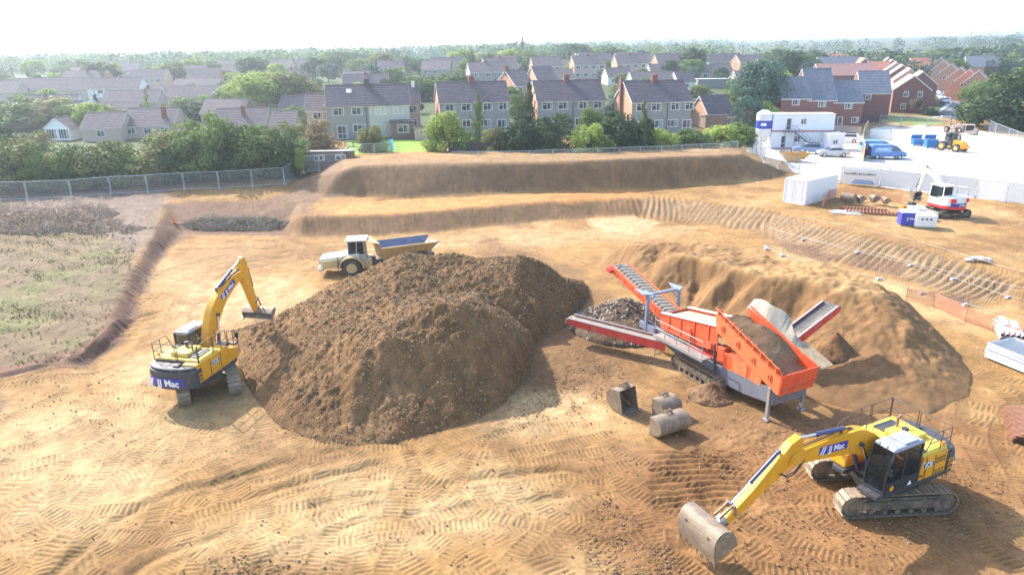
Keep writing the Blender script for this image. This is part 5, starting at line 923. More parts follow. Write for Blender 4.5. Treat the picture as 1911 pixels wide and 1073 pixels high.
def house(p,rot,w,d,he,rise,wall,roof,label,group=None,wins=(),chim=(),ridge='x',gable=None,courses=None,hip=0,over=.3,name='house',fascia=True,cat='house',deep=False,wall2=None):
    h=empty(name,(p.x,p.y,p.z),rot,label,cat,group); b=.8
    gm=[wall,gable or wall]
    m=MB()
    if ridge=='x':
        m.add([(0,0,-b),(w,0,-b),(w,0,he),(0,0,he)],[(0,1,2,3)],0); m.add([(0,d,-b),(w,d,-b),(w,d,he),(0,d,he)],[(3,2,1,0)],0)
        top=he+rise if not hip else he
        m.add([(0,0,-b),(0,0,he),(0,d/2,top),(0,d,he),(0,d,-b)],[(0,1,2,3,4)],1); m.add([(w,0,-b),(w,0,he),(w,d/2,top),(w,d,he),(w,d,-b)],[(4,3,2,1,0)],1)
    else:
        m.add([(0,0,-b),(w,0,-b),(w,0,he),(w/2,0,he+rise),(0,0,he)],[(0,1,2,3,4)],1); m.add([(0,d,-b),(w,d,-b),(w,d,he),(w/2,d,he+rise),(0,d,he)],[(4,3,2,1,0)],1)
        m.add([(0,0,-b),(0,0,he),(0,d,he),(0,d,-b)],[(0,1,2,3)],0); m.add([(w,0,-b),(w,0,he),(w,d,he),(w,d,-b)],[(3,2,1,0)],0)
    m.build('wall',gm,h,split=0)
    if wall2: m=MB(); m.box((w*.75,-.02,he/2),(w*.5-.02,.05,he-.02)); m.build('wall_render',wall2,h)
    span=d if ridge=='x' else w; Ln=w if ridge=='x' else d; n=courses or max(5,int(math.hypot(span/2,rise)/.42)); r=MB(); st=.05
    for side in (0,1):
        for k in range(n):
            t0=(k-.15*(k==0))/n; t1=(k+1)/n; a0=-over*(1-t0)*1. + t0*span/2; a1=-over*(1-t1)+t1*span/2
            z0=he+.05+rise*t0-(over*rise/(span/2))*(1-t0)*.8; z1=he+.05+rise*t1-(over*rise/(span/2))*(1-t1)*.8
            i0=hip*t0*span/2-over*.6*(1 if not hip else 1-t0); i1=hip*t1*span/2-over*.6*(1 if not hip else 1-t1)
            q=[(i0,a0,z0-.02),(Ln-i0,a0,z0-.02),(Ln-i1,a1,z1),(i1,a1,z1),(i0,a0,z0+st+.03),(Ln-i0,a0,z0+st+.03),(Ln-i1,a1,z1+.02),(i1,a1,z1+.02)]
            if side: q=[(x,span-y,z) for x,y,z in q]; q=[q[1],q[0],q[3],q[2],q[5],q[4],q[7],q[6]]
            if ridge=='y': q=[(y,x,z) for x,y,z in q]; q=[q[0],q[3],q[2],q[1],q[4],q[7],q[6],q[5]]
            r.hexa(q)
    if hip:
        for side in (0,1):
            for k in range(n):
                t0=k/n;t1=(k+1)/n; x0=t0*span/2-over*(1-t0); x1=t1*span/2-over*(1-t1); y0=x0;y1=x1; z0=he+rise*t0;z1=he+rise*t1
                q=[(x0,y0,z0),(x1,y1,z1),(x1,span-y1,z1),(x0,span-y0,z0),(x0,y0,z0+.09),(x1,y1,z1+.04),(x1,span-y1,z1+.04),(x0,span-y0,z0+.09)]
                if side: q=[(Ln-x,y,z) for x,y,z in q]; q=[q[1],q[0],q[3],q[2],q[5],q[4],q[7],q[6]]
                r.hexa(q)
    ro=r.build('roof',roof,h,split=0)
    k=MB(); hp_=hip*span/2
    if ridge=='x': k.tube((hp_-.2,d/2,he+rise+.06),(w-hp_+.2,d/2,he+rise+.06),.09,8)
    else: k.tube((w/2,-.2,he+rise+.06),(w/2,d+.2,he+rise+.06),.09,8)
    k.build('ridge_tiles',roof,ro)
    if fascia:
        k=MB()
        if ridge=='x':
            k.box((w/2,-over*.9,he-.12-over*rise/(span/2)*.5),(w+.3,.05,.16)); 
            if not hip:
                for x_ in (-over*.6,w+over*.6):
                    for y_ in (-over,d+over): k.beam((x_,y_,he-.05-over*.5),(x_,d/2,he+rise-.05),.04,.16)
        else:
            for y_ in (-over*.6,):
                for x_ in (-over,w+over): k.beam((x_,y_,he-.05-over*.5),(w/2,y_,he+rise-.05),.04,.16)
        k.build('fascia',FAS,h,split=0)
    for (cx,cy,cw,cd_,ch,ma) in chim:
        k=MB(); zb=he+rise-1.0-abs(cy-.5)*2*rise*.9; k.box((cx*w,cy*d,(zb+he+rise+ch)/2),(cw,cd_,he+rise+ch-zb)); k.box((cx*w,cy*d,he+rise+ch),(cw+.1,cd_+.1,.1)); c_=k.build('chimney',ma,ro if 0<cx<1 else h,split=0)
        k=MB(); 
        for q_ in (-.2,.2): k.tube((cx*w+q_*(cw>.7),cy*d,he+rise+ch),(cx*w+q_*(cw>.7),cy*d,he+rise+ch+.3),.11,8)
        k.build('chimney_pot',RR,c_)
    for q in wins: window(h,*q[:5],w,d,*(q[5:]),deep=deep) if len(q)>5 else window(h,*q,w,d,deep=deep)
    return h
def PGo(px,py,off):
    z=2.
    for _ in range(14): p=P(px,py,z+off); z=.6*z+.4*HZ(p.x,p.y)
    p=P(px,py,z+off); return Vector((p.x,p.y,HZ(p.x,p.y)))
def pxm(p): return FP/((Vector((p[0],p[1],p[2]))-CAM).dot(_F))
def hpx(px,py,wpx,he,rise,d,rot,wall,roof,label,group=None,fixz=None,**k):
    p=PGo(px,py,he) if fixz is None else Vector((*P(px,py,fixz+he)[:2],fixz)); w=wpx/pxm((p.x,p.y,p.z+he))/max(.3,math.cos(R_(rot)+math.atan2(p.x,p.y)*.0)); return house(p,R_(rot),w,d,he,rise,wall,roof,label,group,**k)
def semi_wins(w,lower=True):
    u=[('f',w*.14,4.25,1.7,1.2,2),('f',w*.37,4.25,1.7,1.2,2),('f',w*.665,4.25,1.6,1.2,2),('f',w*.885,4.25,1.6,1.2,2)]
    if lower: u+=[('f',w*.17,1.05,1.6,2.1,2,True),('f',w*.39,1.6,2.1,1.2,3),('f',w*.63,1.6,1.9,1.2,3),('f',w*.86,1.05,1.6,2.1,2,True)]
    return u
semi=[('grey and cream rendered semi-detached pair with roof window and flat brick extension',11,(609,198),151,WG,WP,WC),('grey semi-detached pair behind the pale green round tree',11,(820,191),131,WG,WB,None),('grey semi-detached pair behind the tall dark conifers',9,(1003,188),128,WG,WB,None),('grey semi-detached pair with orange brick gable behind the bright green hedge',12,(1180,190),117,WG,WB,None)]
HS=[]
for i,(lb,rt,(ex,ey),wp,wl,gb,w2) in enumerate(semi):
    w_=12.6 if i==0 else 12.1 if i==1 else 11.8 if i==2 else 11.2
    wn=semi_wins(w_); 
    if i==0: wn=[q for q in wn if not(q[1]>w_*.8 and q[2]<2)]
    h=hpx(ex,ey,wp,5.2,2.9,8.,rt,wl,RB,lb,'semi-detached houses facing the site',fixz=3.35,wins=wn,chim=[(.5,.47,.9,.7,.9,WR if i else DARK)] if i<3 or True else [],gable=gb,deep=True,wall2=w2); HS.append(h)
h=HS[0]; m=MB(); m.box((3.6,1.9,7.3),(.8,.06,.9),0,Matrix.Rotation(R_(-54),3,'X')); m.build('roof_window',UPV,h)
m=MB(); m.box((11.6,-1.5,1.25),(3.6,3.0,2.7)); m.build('extension',mat('brown brick',(.22,.14,.11),.9,var=.2,scale=5),h); m=MB(); m.box((11.6,-1.55,2.68),(4.0,3.4,.16)); m.build('extension_roof',DARK,h); o=window(h,'f',11.7,1.6,1.8,1.3,12,8,2,deep=True); o.location.y=-3.03
m=MB(); m.box((-.35,5.5,3.9),(.7,1.5,2.2)); m.build('side_panel',WW,h)
for i in (1,2,3):
    m=MB(); m.box((-.22,4.6,4.),(.5,.7,9.2)) if i==3 else m.tube((-.1,2.2,0),(-.1,2.2,5),.05,6); m.build('chimney' if i==3 else 'downpipe',WR if i==3 else DGL,HS[i])
for h in HS:
    m=MB(); m.tube((6.1,-.08,0),(6.1,-.08,5.1),.05,6); m.tube((-.2,-.35,5.05),(12.,-.35,5.05),.06,6); m.build('gutter',DGL,h,split=0)
house_px=[ # eave-left px, width px, eaves, rise, depth, rot, wall, roof, gable, ridge, chimneys, windows, label
 ((1322,216),54,2.6,3.4,7,16,WP,RB,WB,'x',[],2,'low brown-roofed brick garage house beside the last grey pair'),
 ((571,207),40,4.6,2.4,7,10,WP,RM,WP,'x',[],1,'brown-roofed house half hidden left of the cream pair'),
 ((757,194),26,4.6,2.6,7,8,WP,RB,WP,'x',[(.6,.5,.6,.6,.9,WW)],1,'narrow house with white chimney just right of the cream pair'),
 ((962,160),34,5,3,9,28,WB,RM,WB,'x',[(.02,.5,.7,.6,.8,WR)],2,'orange brick house peeping between the second and third grey pairs'),
 ((1003,150),38,5,3,8,20,WP,RM,WB,'x',[],1,'brown-roofed house behind the third grey pair'),
 ((905,127),62,5,2.8,8,8,WP,RM,WB,'x',[(.5,.5,.8,.6,.7,WR)],3,'long brown-roofed pair in the far row, left of the tall pointed tree'),
 ((995,124),54,5,2.8,8,8,WP,RM,WB,'x',[],3,'brown-roofed pair in the far row under the tall pointed tree'),
 ((1072,121),60,5,2.8,8,8,WP,RM,WB,'x',[(.5,.5,.8,.6,.7,WR)],4,'brown-roofed pair in the far row below the big dark round tree'),
 ((1152,119),58,5,2.8,8,8,WP,RM,WB,'x',[(.5,.5,.8,.6,.7,WR)],4,'brown-roofed pair in the far row, fourth from the right'),
 ((1228,118),58,5,2.8,8,8,WP,RM,WB,'x',[],4,'brown-roofed pair in the far row, third from the right'),
 ((1303,117),55,5,2.8,8,10,WP,RM,WB,'x',[],3,'brown-roofed pair in the far row, second from the right'),
 ((1382,117),52,5,2.8,8,12,WP,RM,WB,'x',[(.1,.5,.8,.6,.7,WR)],3,'brown-roofed pair with orange gable, right end of the far row'),
 ((1135,144),46,2.6,2.6,7,10,WW,RM,WW,'x',[],2,'bungalow with pale gable and three roof lights'),
 ((1182,153),84,2.6,2.6,8,8,WP,RM,WW,'x',[],2,'long low brown roof behind the last grey pair'),
 ((1215,134),38,2.6,2.4,7,8,WP,RM,WP,'x',[],1,'low brown-roofed bungalow behind the roof of the long low house'),
 ((1260,134),40,2.6,2.4,7,8,WP,RM,WW,'x',[],1,'low bungalow between the far row and the white-roofed garage'),
 ((1300,136),70,2.6,2.6,7,6,WP,RM,WW,'x',[(.4,.5,.7,.6,.6,WW)],2,'wide low brown roof directly behind the white-roofed garage'),
 ((1266,153),34,2.6,2.6,6,14,WW,RM,WW,'x',[],1,'small white gabled bungalow left of the white-roofed garage'),
 ((26,168),130,3.4,3.2,9,6,WP,RM,WP,'x',[],4,'very long faded roof in the hazy upper left'),
 ((-20,172),44,3.4,3,9,6,WP,RM,WP,'x',[],2,'house cut by the left edge of the picture'),
 ((162,166),92,4.6,2.8,8,6,WW,RM,WW,'x',[],2,'hazy house with white bay left of the brown bungalows'),
 ((188,192),100,2.6,2.8,8,4,WP,RM,WP,'x',[],2,'wide brown bungalow roof below the white-bayed house'),
 ((252,176),46,2.6,2.2,7,6,WP,RM,WP,'x',[],1,'small pale bungalow right of the white-bayed house'),
 ((312,181),94,2.6,2.6,8,8,WP,RM,WP,'x',[],2,'brown bungalow in the hazy middle of the left side'),
 ((322,163),82,2.6,2.4,8,4,WP,RM,WP,'x',[],2,'farther hazy bungalow behind the brown one'),
 ((408,178),66,2.6,2.6,7,8,WW,RM,WP,'x',[],2,'pale fronted bungalow left of the pale green trees'),
 ((638,148),50,3.,2.2,8,4,WP,RM,WP,'x',[],1,'distant roof above the cream pair'),
 ((760,123),60,4.,2.2,8,4,WP,RM,WP,'x',[],1,'distant hazy roof between the two dark woods'),
 ((1430,112),40,4.,2.2,8,4,WP,RM,WP,'x',[],1,'distant roof behind the tall dark trees'),
 ((228,235),92,2.5,2.9,8,2,WP,RM,WP,'x',[(.80,.2,.8,.6,.4,WR)],3,'brown bungalow with chimney on its front slope above the hedge'),
 ((150,240),72,2.5,2.6,7,2,WP,RM,WP,'x',[],1,'brown bungalow wing joined to the white gabled sun room'),
 ((396,236),96,2.5,2.9,8,4,WP,RM,WP,'x',[(.55,.3,.6,.6,.5,WR)],2,'brown bungalow half hidden by the hedge, right of the one with a chimney'),
 ((505,232),42,2.5,2.0,6,4,WP,RM,WP,'x',[],0,'small brown roof right end of the bungalows'),
 ((1528,140),104,5,3.,8,-6,WR,RP,WR,'x',[],0,'pink-roofed terrace right behind the grey-roofed terrace'),
 ((1530,124),76,5,3.,8,-6,WR,RG,WR,'x',[],0,'grey-roofed terrace second behind the near one'),
 ((1543,112),62,5,3.,8,-6,WB,RR,WB,'x',[],0,'red-roofed house at the back of the new estate, left'),
 ((1600,113),44,5,3.6,8,-10,WB,RR,WB,'x',[],0,'red-roofed house at the back of the new estate, middle'),
 ((1625,131),36,5,2.6,8,-10,WB,RR,WB,'x',[],2,'red-roofed house beside the brick gable'),
 ((1676,114),36,5,3.,8,-10,WB,RP,WB,'x',[(.1,.5,.6,.6,.6,WR)],0,'pink roof behind the left row of gables'),
 ((1704,125),32,5,3.,8,-10,WR,RR,WR,'x',[],2,'dark red roof between the two rows of gables'),
 ((1804,124),28,5,3.4,8,-20,WB,RG,WB,'x',[],0,'slate-roofed house behind the right row, left one of two'),
 ((1829,123),28,5,3.4,8,-20,WR,RG,WR,'x',[(.9,.5,.6,.6,.6,WR)],0,'slate-roofed house behind the right row, right one of two'),
 ((1888,124),30,3,2.4,8,-10,WB,RR,WB,'x',[],0,'red roof at the right edge above the big tree')]
for (e,wp,he,ri,d,rt,wl,rf,gb,rd,ch,nw,lb) in house_px:
    wn=[]; p=PGo(*e,he); w_=wp/pxm((p.x,p.y,p.z+he))/math.cos(R_(rt))
    for k in range(nw):
        u=w_*(k+.5)/max(nw,1); 
        if he>4: wn+=[('f',u,he-.95,min(1.6,w_/nw*.6),1.15,2)]; wn+=[('f',u,1.5,min(1.6,w_/nw*.6),1.2,2)]
        else: wn+=[('f',u,1.45,min(1.7,w_/nw*.6),1.15,2)]
    if gb is WB or gb is WW: wn.append(('l',d*.6,he-1. if he>4 else 1.5,.8,.9,1))
    house(p,R_(rt),w_,d,he,ri,wl,rf,lb,None,wins=wn,chim=ch,gable=gb)
rr=random.Random(77); got=[(o.location.x,o.location.y) for o in COL.objects if o.get('category')=='house']; ex=[]
for Yr in (158,176,196,225,262,300,340):
    for k in range(-9,9):
        x=k*21+rr.uniform(-4,4)+(Yr%40)*.4; y=Yr+rr.uniform(-4,4)
        if abs(x)>.70*y or x>y*.36 or (x>-.22*y and Yr<225) or min(math.hypot(x-a,y-b) for a,b in got)<17: continue
        ex.append((x,y)); got.append((x,y))
ex=sorted(ex,key=lambda q:q[0]/q[1])[:46]
for i,(x,y) in enumerate(ex):
    two=y>210 and rr.random()<.6; w_=rr.uniform(9,15); he=4.8 if two else 2.5; wl=rr.choice([WP,WP,WW,WG,WB]); wn=[('f',w_*(j+.5)/3,he-.95,1.5,1.1,2) for j in range(3)]
    house(Vector((x,y,HZ(x,y))),R_(rr.uniform(-6,14)),w_,8,he,rr.uniform(2.4,3),wl,rr.choice([RM,RM,RB]),'%s %s house in the hazy distance, number %d from the left of those'%({'roof faded brown':'faded','roof brown tile':'brown roofed'}.get('','small'),'two-storey' if two else 'low',i+1),'hazy distant houses',wins=wn,gable=rr.choice([wl,WB]),chim=[(.5,.5,.8,.6,.6,WR)] if rr.random()<.5 else [])
# terrace with grey roofs (new estate)
def tw(w): return [('f',w*.5,4.2,1.5,1.15,3),('f',w*.78,1.5,1.4,1.15,3),('f',w*.28,1.05,1.0,2.1,1,True)]
def atY(px,py,Y): d=_F+_R*((px-PX)/FP)-_U*((py-PY)/FP); return CAM+d*(Y/d.y)
for (px,py,wp,ri,d,dy,lb) in [(1459,184,5.7,3.9,8.4,0,'left house of the grey-roofed brick terrace'),(1508,187,5.6,5.8,12,-.3,'middle house of the grey-roofed brick terrace with the highest ridge'),(1557,191,5.7,3.9,8.4,-.6,'right house of the grey-roofed brick terrace')]:
    p=atY(px,py,146+dy); p=Vector((p.x,p.y,p.z-5)); house(p,R_(-5),wp,d,5.,ri,WR,RG,lb,'brick terrace by the site cabin',wins=tw(wp),fascia=True,over=.15)
p=atY(1606,174,153); house(Vector((p.x,p.y,p.z-5)),R_(-12),6.,9,5.,4.2,WR,RG,'brick house with arched white porch right of the terrace',None,wins=[('f',1.6,4.2,1.2,1.1,2)],over=.15)
k=COL.objects
def gab(e,wp,he,ri,d,rt,wl,rf,lb,g,wins=None,zfix=None):
    p=PGo(*e,he); w_=wp/pxm((p.x,p.y,p.z+he)); wn=[('f',w_*.35,4.1,1.0,1.3,2),('f',w_*.72,4.1,1.0,1.3,2),('f',w_*.32,1.4,1.1,1.3,2),('f',w_*.75,1.4,1.1,1.3,2)] if wins is None else wins
    house(p,R_(rt),w_,d,he,ri,wl,rf,lb,g,ridge='y',wins=wn,over=.2)
gab((1668,168),62,5,3.,10,-22,WR,RP,'nearest brick gable house of the left row, beside the lawn','gabled houses of the left row')
for i,(e,wp) in enumerate([((1690,158),52),((1668,151),50),((1657,142),46),((1649,135),40),((1644,129),36),((1640,124),30)]): gab(e,wp,5,3.,11,-24,WP if i%2 else WR,RP,'brick gable house, %s behind the nearest one of the left row'%['first','second','third','fourth','fifth','sixth'][i],'gabled houses of the left row',[])
for i,(e,wp) in enumerate([((1734,124),34),((1738,131),36),((1750,139),38),((1766,147),40),((1781,152),42),((1797,155),44)]): gab(e,wp,5,3.,10,-34,WB,RR if i in(4,5) else RP,'orange brick gable house of the right row, %s'%['farthest','second farthest','third farthest','third nearest','second nearest','nearest to the big tree'][i],'gabled houses of the right row',[('f',2.,4.1,1.,1.2,2)])
gab((1593,128),36,5,3.4,9,-14,WR,RR,'brick gable house standing between the terrace and the left row','gabled houses in between',[('f',2.6,4.1,1.,1.2,2)])
# sun room with white gable, garden buildings
p=PG(88,262); SR=house(p,R_(-8),5.2,4,2.3,1.9,UPV,RM,'white gabled glazed sun room left of the bungalows','glazed room',ridge='y',wins=[('f',1.3,1.2,2.2,1.9,4),('f',3.9,1.2,2.2,1.9,4)],name='sun_room',cat='sun room',gable=UPV)
SR['group']=''; del SR['group']
SHW=mat('shed brown',(.20,.14,.10),.85,var=.2,scale=3); SHR=mat('shed roof felt',(.42,.40,.37),.8,var=.12)
def shed(px,py,w,d,h,rot,wm,rm,label,windows=2,slope=.3,fixz=None,name='garden_shed'):
    p=PG(px,py) if fixz is None else Vector((*P(px,py,fixz)[:2],fixz)); e=empty(name,p,R_(rot),label,'shed'); m=MB(); m.hexa([(0,0,-.4),(w,0,-.4),(w,d,-.4),(0,d,-.4),(0,0,h),(w,0,h),(w,d,h-slope),(0,d,h-slope)]); m.build('wall',wm,e)
    m=MB(); m.hexa([(-.2,-.2,h+.02),(w+.2,-.2,h+.02),(w+.2,d+.2,h-slope),(-.2,d+.2,h-slope),(-.2,-.2,h+.12),(w+.2,-.2,h+.12),(w+.2,d+.2,h-slope+.1),(-.2,d+.2,h-slope+.1)]); m.build('roof',rm,e)
    for k in range(windows): window(e,'f',w*(k+.5)/windows,h*.68,min(1.3,w*.6/windows),.7,w,d,2)
    m=MB()
    for k in range(int(w/.5)): m.box((.25+k*.5,-.015,h/2-.05),(.03,.03,h-.2))
    m.build('board_strip',wm,e,split=0); return e
shed(578,318,5.2,3.,2.2,4,SHW,SHR,'brown double shed with pale roof behind the mesh fence',2,fixz=2.9); shed(776,264,2.6,2.2,2.0,10,WP,SHR,'pale garden shed with light sloping roof between cream pair and green tree',1,fixz=3.3)
shed(1302,165,10,5,2.6,4,mat('green grey wall',(.20,.22,.20),.8),WW,'garage with flat white roof behind the right houses',0,.1,name='garage'); shed(1316,236,4,2.4,1.9,10,SHW,SHR,'dark low shed in front of the brick garage house',0,fixz=3.2)
# slide, garden table, timber fences
SLD=mat('turquoise plastic',(.03,.50,.55),.4,var=.05); p=P(731,283,3.35); e=empty('garden_slide',p,R_(100),'turquoise plastic slide on the lawn','slide'); m=MB(); m.beam((0,0,.15),(2.0,0,1.4),.5,.05); m.beam((0,.25,.25),(2.0,.25,1.5),.05,.16); m.beam((0,-.25,.25),(2.0,-.25,1.5),.05,.16); m.box((-.2,0,.12),(.5,.5,.05)); m.build('chute',SLD,e,split=0); m=MB()
for y in (-.22,.22): m.beam((2.6,y,0),(2.05,y,1.5),.05,.05)
for k_ in range(4): m.box((2.5-.13*k_,0,.3+.33*k_),(.05,.44,.05))
m.build('ladder',SLD,e,split=0)
p=P(652,273,3.35); e=empty('garden_table',p,.1,'small dark garden table by the bush','table'); m=MB(); m.box((0,0,.72),(1.4,.8,.05)); m.build('tabletop',DARK,e)
for a in (-.6,.6):
    for b_ in (-.3,.3): m=MB(); m.box((a,b_,.35),(.06,.06,.7)); m.build('leg',DARK,e)
TIM=mat('dark timber fence',(.085,.065,.06),.85,var=.25,scale=3); TIL=mat('light timber',(.42,.32,.22),.85,var=.2,scale=3)
def tpanel(a,b,h,ma,label,grp,cat='fence panel',name='timber_fence_panel'):
    d=b-a; e=empty(name,a,math.atan2(d.y,d.x),label,cat,grp); L=math.hypot(d.x,d.y); m=MB()
    n=max(3,int(L/.15))
    for k in range(n): m.box(((k+.5)*L/n,(k%2)*.012,h/2-.25),(L/n*1.02,.02,h+.5))
    m.build('boards',ma,e,split=0); m=MB(); m.box((L/2,-.03,h+.02),(L,.07,.05)); m.box((L/2,-.03,h*.2),(L,.03,.08)); m.build('rail',ma,e,split=0); m=MB(); m.box((0,0,h/2),(.09,.09,h+.1)); m.build('post',ma,e); return e
def zp(px,py,z): p=P(px,py,z); return Vector((p.x,p.y,z))
pts=[zp(x,y,3.35) for x,y in [(838,291),(862,291),(886,291),(911,291),(936,291),(958,291),(985,290),(1015,289),(1050,289)]]
for i in range(len(pts)-1): tpanel(pts[i],pts[i+1],1.7,TIM,'dark timber fence panel behind the spoil bank, '+ORD[i],'dark garden fence panels')
pts=[PG(x,y) for x,y in [(1533,250),(1551,251),(1570,252),(1588,253),(1606,254)]]
for i in range(4): tpanel(pts[i],pts[i+1],1.8,mat('weathered fence',(.36,.30,.26),.85,var=.15),'weathered grey-brown fence panel below the terrace, '+ORD[i],'weathered fence panels below the terrace')
pts=[PG(x,y) for x,y in [(1611,302),(1609,290),(1608,279),(1609,268),(1612,258),(1618,248)]]
for i in range(5): tpanel(pts[i+1],pts[i],2.3,TIL,'light timber hoarding panel beside the blue van, %s'%['nearest','second nearest','middle','second farthest','farthest'][i],'timber hoarding by the vans')
p=PG(1602,230); q=PG(1644,227); d=q-p; e=empty('garden_wall',p,math.atan2(d.y,d.x),'dark brick garden wall at the corner of the estate','wall'); L=d.length; m=MB(); m.box((L/2,0,.8),(L,.22,2.2)); m.box((0,2.5,.8),(.22,5,2.2)); m.build('brickwork',mat('dark brick',(.12,.07,.07),.9,var=.2,scale=5),e,split=0); m=MB(); m.box((L/2,0,1.93),(L+.1,.3,.06)); m.build('coping',DARK,e)
for i,(x0,y0,x1,y1) in enumerate([(1628,170,1662,174),(1630,180,1660,184),(1632,190,1664,194),(1632,160,1656,163)]): tpanel(PG(x0,y0),PG(x1,y1),1.7,mat('brown garden fence',(.24,.15,.12),.85,var=.2),'brown back garden fence left of the gable row, %s'%['third nearest','second nearest','nearest','farthest'][i],'back garden fences of the new estate')
# estate road with kerbs
def sheet(name,pix,ma,lift,kind='structure',label=None,cat=None):
    w=[PG(*q) for q in pix]; m=MB(); m.add([(p.x,p.y,p.z+lift) for p in w],[list(range(len(w)))]); o=m.build(name,ma); bm=bmesh.new(); bm.from_mesh(o.data); bmesh.ops.triangulate(bm,faces=bm.faces[:]); bmesh.ops.recalc_face_normals(bm,faces=bm.faces[:])
    for f in bm.faces:
        if f.normal.z<0: f.normal_flip()
    bm.to_mesh(o.data); bm.free(); o['kind']=kind; return w
ASP=mat('asphalt',(.13,.135,.15),.9,var=.12,scale=2); KRB=mat('kerb stone',(.62,.60,.57),.8,var=.08)
LF=[(1738,158),(1752,172),(1776,193),(1754,210),(1758,220)]; RT=[(1754,158),(1775,172),(1817,194),(1795,213),(1822,227)]
sheet('road',LF+list(reversed(RT)),ASP,.10)
for l in (LF,RT):
    w=[PG(*q) for q in l]; m=MB()
    for a,b in zip(w[:-1],w[1:]): m.beam((a.x,a.y,a.z+.10),(b.x,b.y,b.z+.10),.30,.24)
    o=m.build('kerb',KRB); o['kind']='structure'
sheet('pavement',[(1756,220),(1776,194),(1752,173),(1738,160),(1732,165),(1748,180),(1764,196),(1738,222)],mat('paving',(.40,.38,.36),.9,var=.08),.06)
# ---------------------------------------------------------------- trees
def leafmat(name,c1,c2,rough=.7):
    m=bpy.data.materials.new(name); m.use_nodes=True; N=m.node_tree.nodes; L=m.node_tree.links; b=N['Principled BSDF']; b.inputs['Roughness'].default_value=rough; b.inputs['Specular IOR Level'].default_value=.25
    oi=N.new('ShaderNodeObjectInfo'); tc=N.new('ShaderNodeTexCoord'); n=N.new('ShaderNodeTexNoise'); n.inputs['Scale'].default_value=5.; n.inputs['Detail'].default_value=3; L.new(tc.outputs['Object'],n.inputs['Vector'])
    ad=N.new('ShaderNodeMath'); ad.operation='MULTIPLY_ADD'; L.new(oi.outputs['Random'],ad.inputs[0]); ad.inputs[1].default_value=.5; L.new(n.outputs[0],ad.inputs[2])
    mr=N.new('ShaderNodeMapRange'); mr.inputs[1].default_value=.4; mr.inputs[2].default_value=1.05; L.new(ad.outputs[0],mr.inputs[0])
    mx=N.new('ShaderNodeMix'); mx.data_type='RGBA'; mx.inputs['A'].default_value=(*[v*1.15 for v in c1],1); mx.inputs['B'].default_value=(*[v*1.15 for v in c2],1); L.new(mr.outputs[0],mx.inputs['Factor']); L.new(mx.outputs['Result'],b.inputs['Base Color'])
    t=N.new('ShaderNodeBsdfTranslucent'); L.new(mx.outputs['Result'],t.inputs[0]); ms=N.new('ShaderNodeMixShader'); ms.inputs[0].default_value=.3; L.new(b.outputs[0],ms.inputs[1]); L.new(t.outputs[0],ms.inputs[2]); L.new(ms.outputs[0],N['Material Output'].inputs[0]); return m
LM=dict(dark=leafmat('dark leaves',(.03,.06,.025),(.08,.12,.04)),mid=leafmat('mid leaves',(.07,.12,.035),(.17,.23,.06)),pale=leafmat('pale leaves',(.18,.25,.05),(.32,.39,.09)),olive=leafmat('olive leaves',(.12,.14,.055),(.24,.24,.09)),brown=leafmat('brownish leaves',(.17,.13,.07),(.28,.21,.11)),blue=leafmat('blue green needles',(.06,.11,.08),(.13,.19,.14)))
BARK=mat('bark',(.13,.10,.075),.9,var=.3,scale=5)
def crown_mesh(seed,shape,nl,per,leaf,flat=.8):
    """unit crown (height 1 incl. stem gap, width 1) of many small leaf faces grouped in clumps"""
    r=random.Random(seed); V=[];Fc=[]
    def leafq(c,nrm,s):
        nrm=(nrm+Vector((r.gauss(0,.5),r.gauss(0,.5),r.gauss(0,.5)))).normalized(); t=nrm.orthogonal().normalized(); t=(Matrix.Rotation(r.random()*6.28,3,nrm)@t); b=nrm.cross(t); s1=s*r.uniform(.6,1.3); s2=s*r.uniform(.4,.9); n=len(V)
        V.extend([c+t*s1,c+b*s2,c-t*s1*.8,c-b*s2]); Fc.append((n,n+1,n+2,n+3))
    for i in range(nl):
        if shape=='round':
            z=r.uniform(-.85,1); a=r.random()*6.28; rr=math.sqrt(max(0,1-z*z)); k=r.uniform(.45,.95)**.7; c=Vector((math.cos(a)*rr*.36*k,math.sin(a)*rr*.36*k,.56+z*.33*k)); R__=r.uniform(.10,.19)
        elif shape=='cone':
            h=r.random()**1.3; a=r.random()*6.28; w_=(1-h)**.9*.40+.02; c=Vector((math.cos(a)*w_*r.uniform(.3,1),math.sin(a)*w_*r.uniform(.3,1),.06+h*.90)); R__=.05+.09*(1-h)
        elif shape=='tall':
            h=r.random(); a=r.random()*6.28; w_=.34*math.sin(PI*min(1,.25+h*.72))**.7; c=Vector((math.cos(a)*w_*r.uniform(.4,1),math.sin(a)*w_*r.uniform(.4,1),.06+h*.85)); R__=r.uniform(.08,.15)
        else: # bush: wide dome to the ground
            z=r.random(); a=r.random()*6.28; rr=math.sqrt(1-z*z*.9); k=r.uniform(.5,1); c=Vector((math.cos(a)*rr*.40*k,math.sin(a)*rr*.40*k,.06+z*.80*k)); R__=r.uniform(.09,.17)
        for j in range(per):
            d=Vector((r.gauss(0,1),r.gauss(0,1),r.gauss(0,.9)+.15)).normalized(); q=c+Vector((d.x*R__,d.y*R__,d.z*R__*flat))*r.uniform(.7,1.12); 
            if q.z<.0: q.z=r.random()*.05
            leafq(q,d,leaf)
    me=bpy.data.meshes.new('crown'); me.from_pydata([tuple(v) for v in V],[],Fc); return me
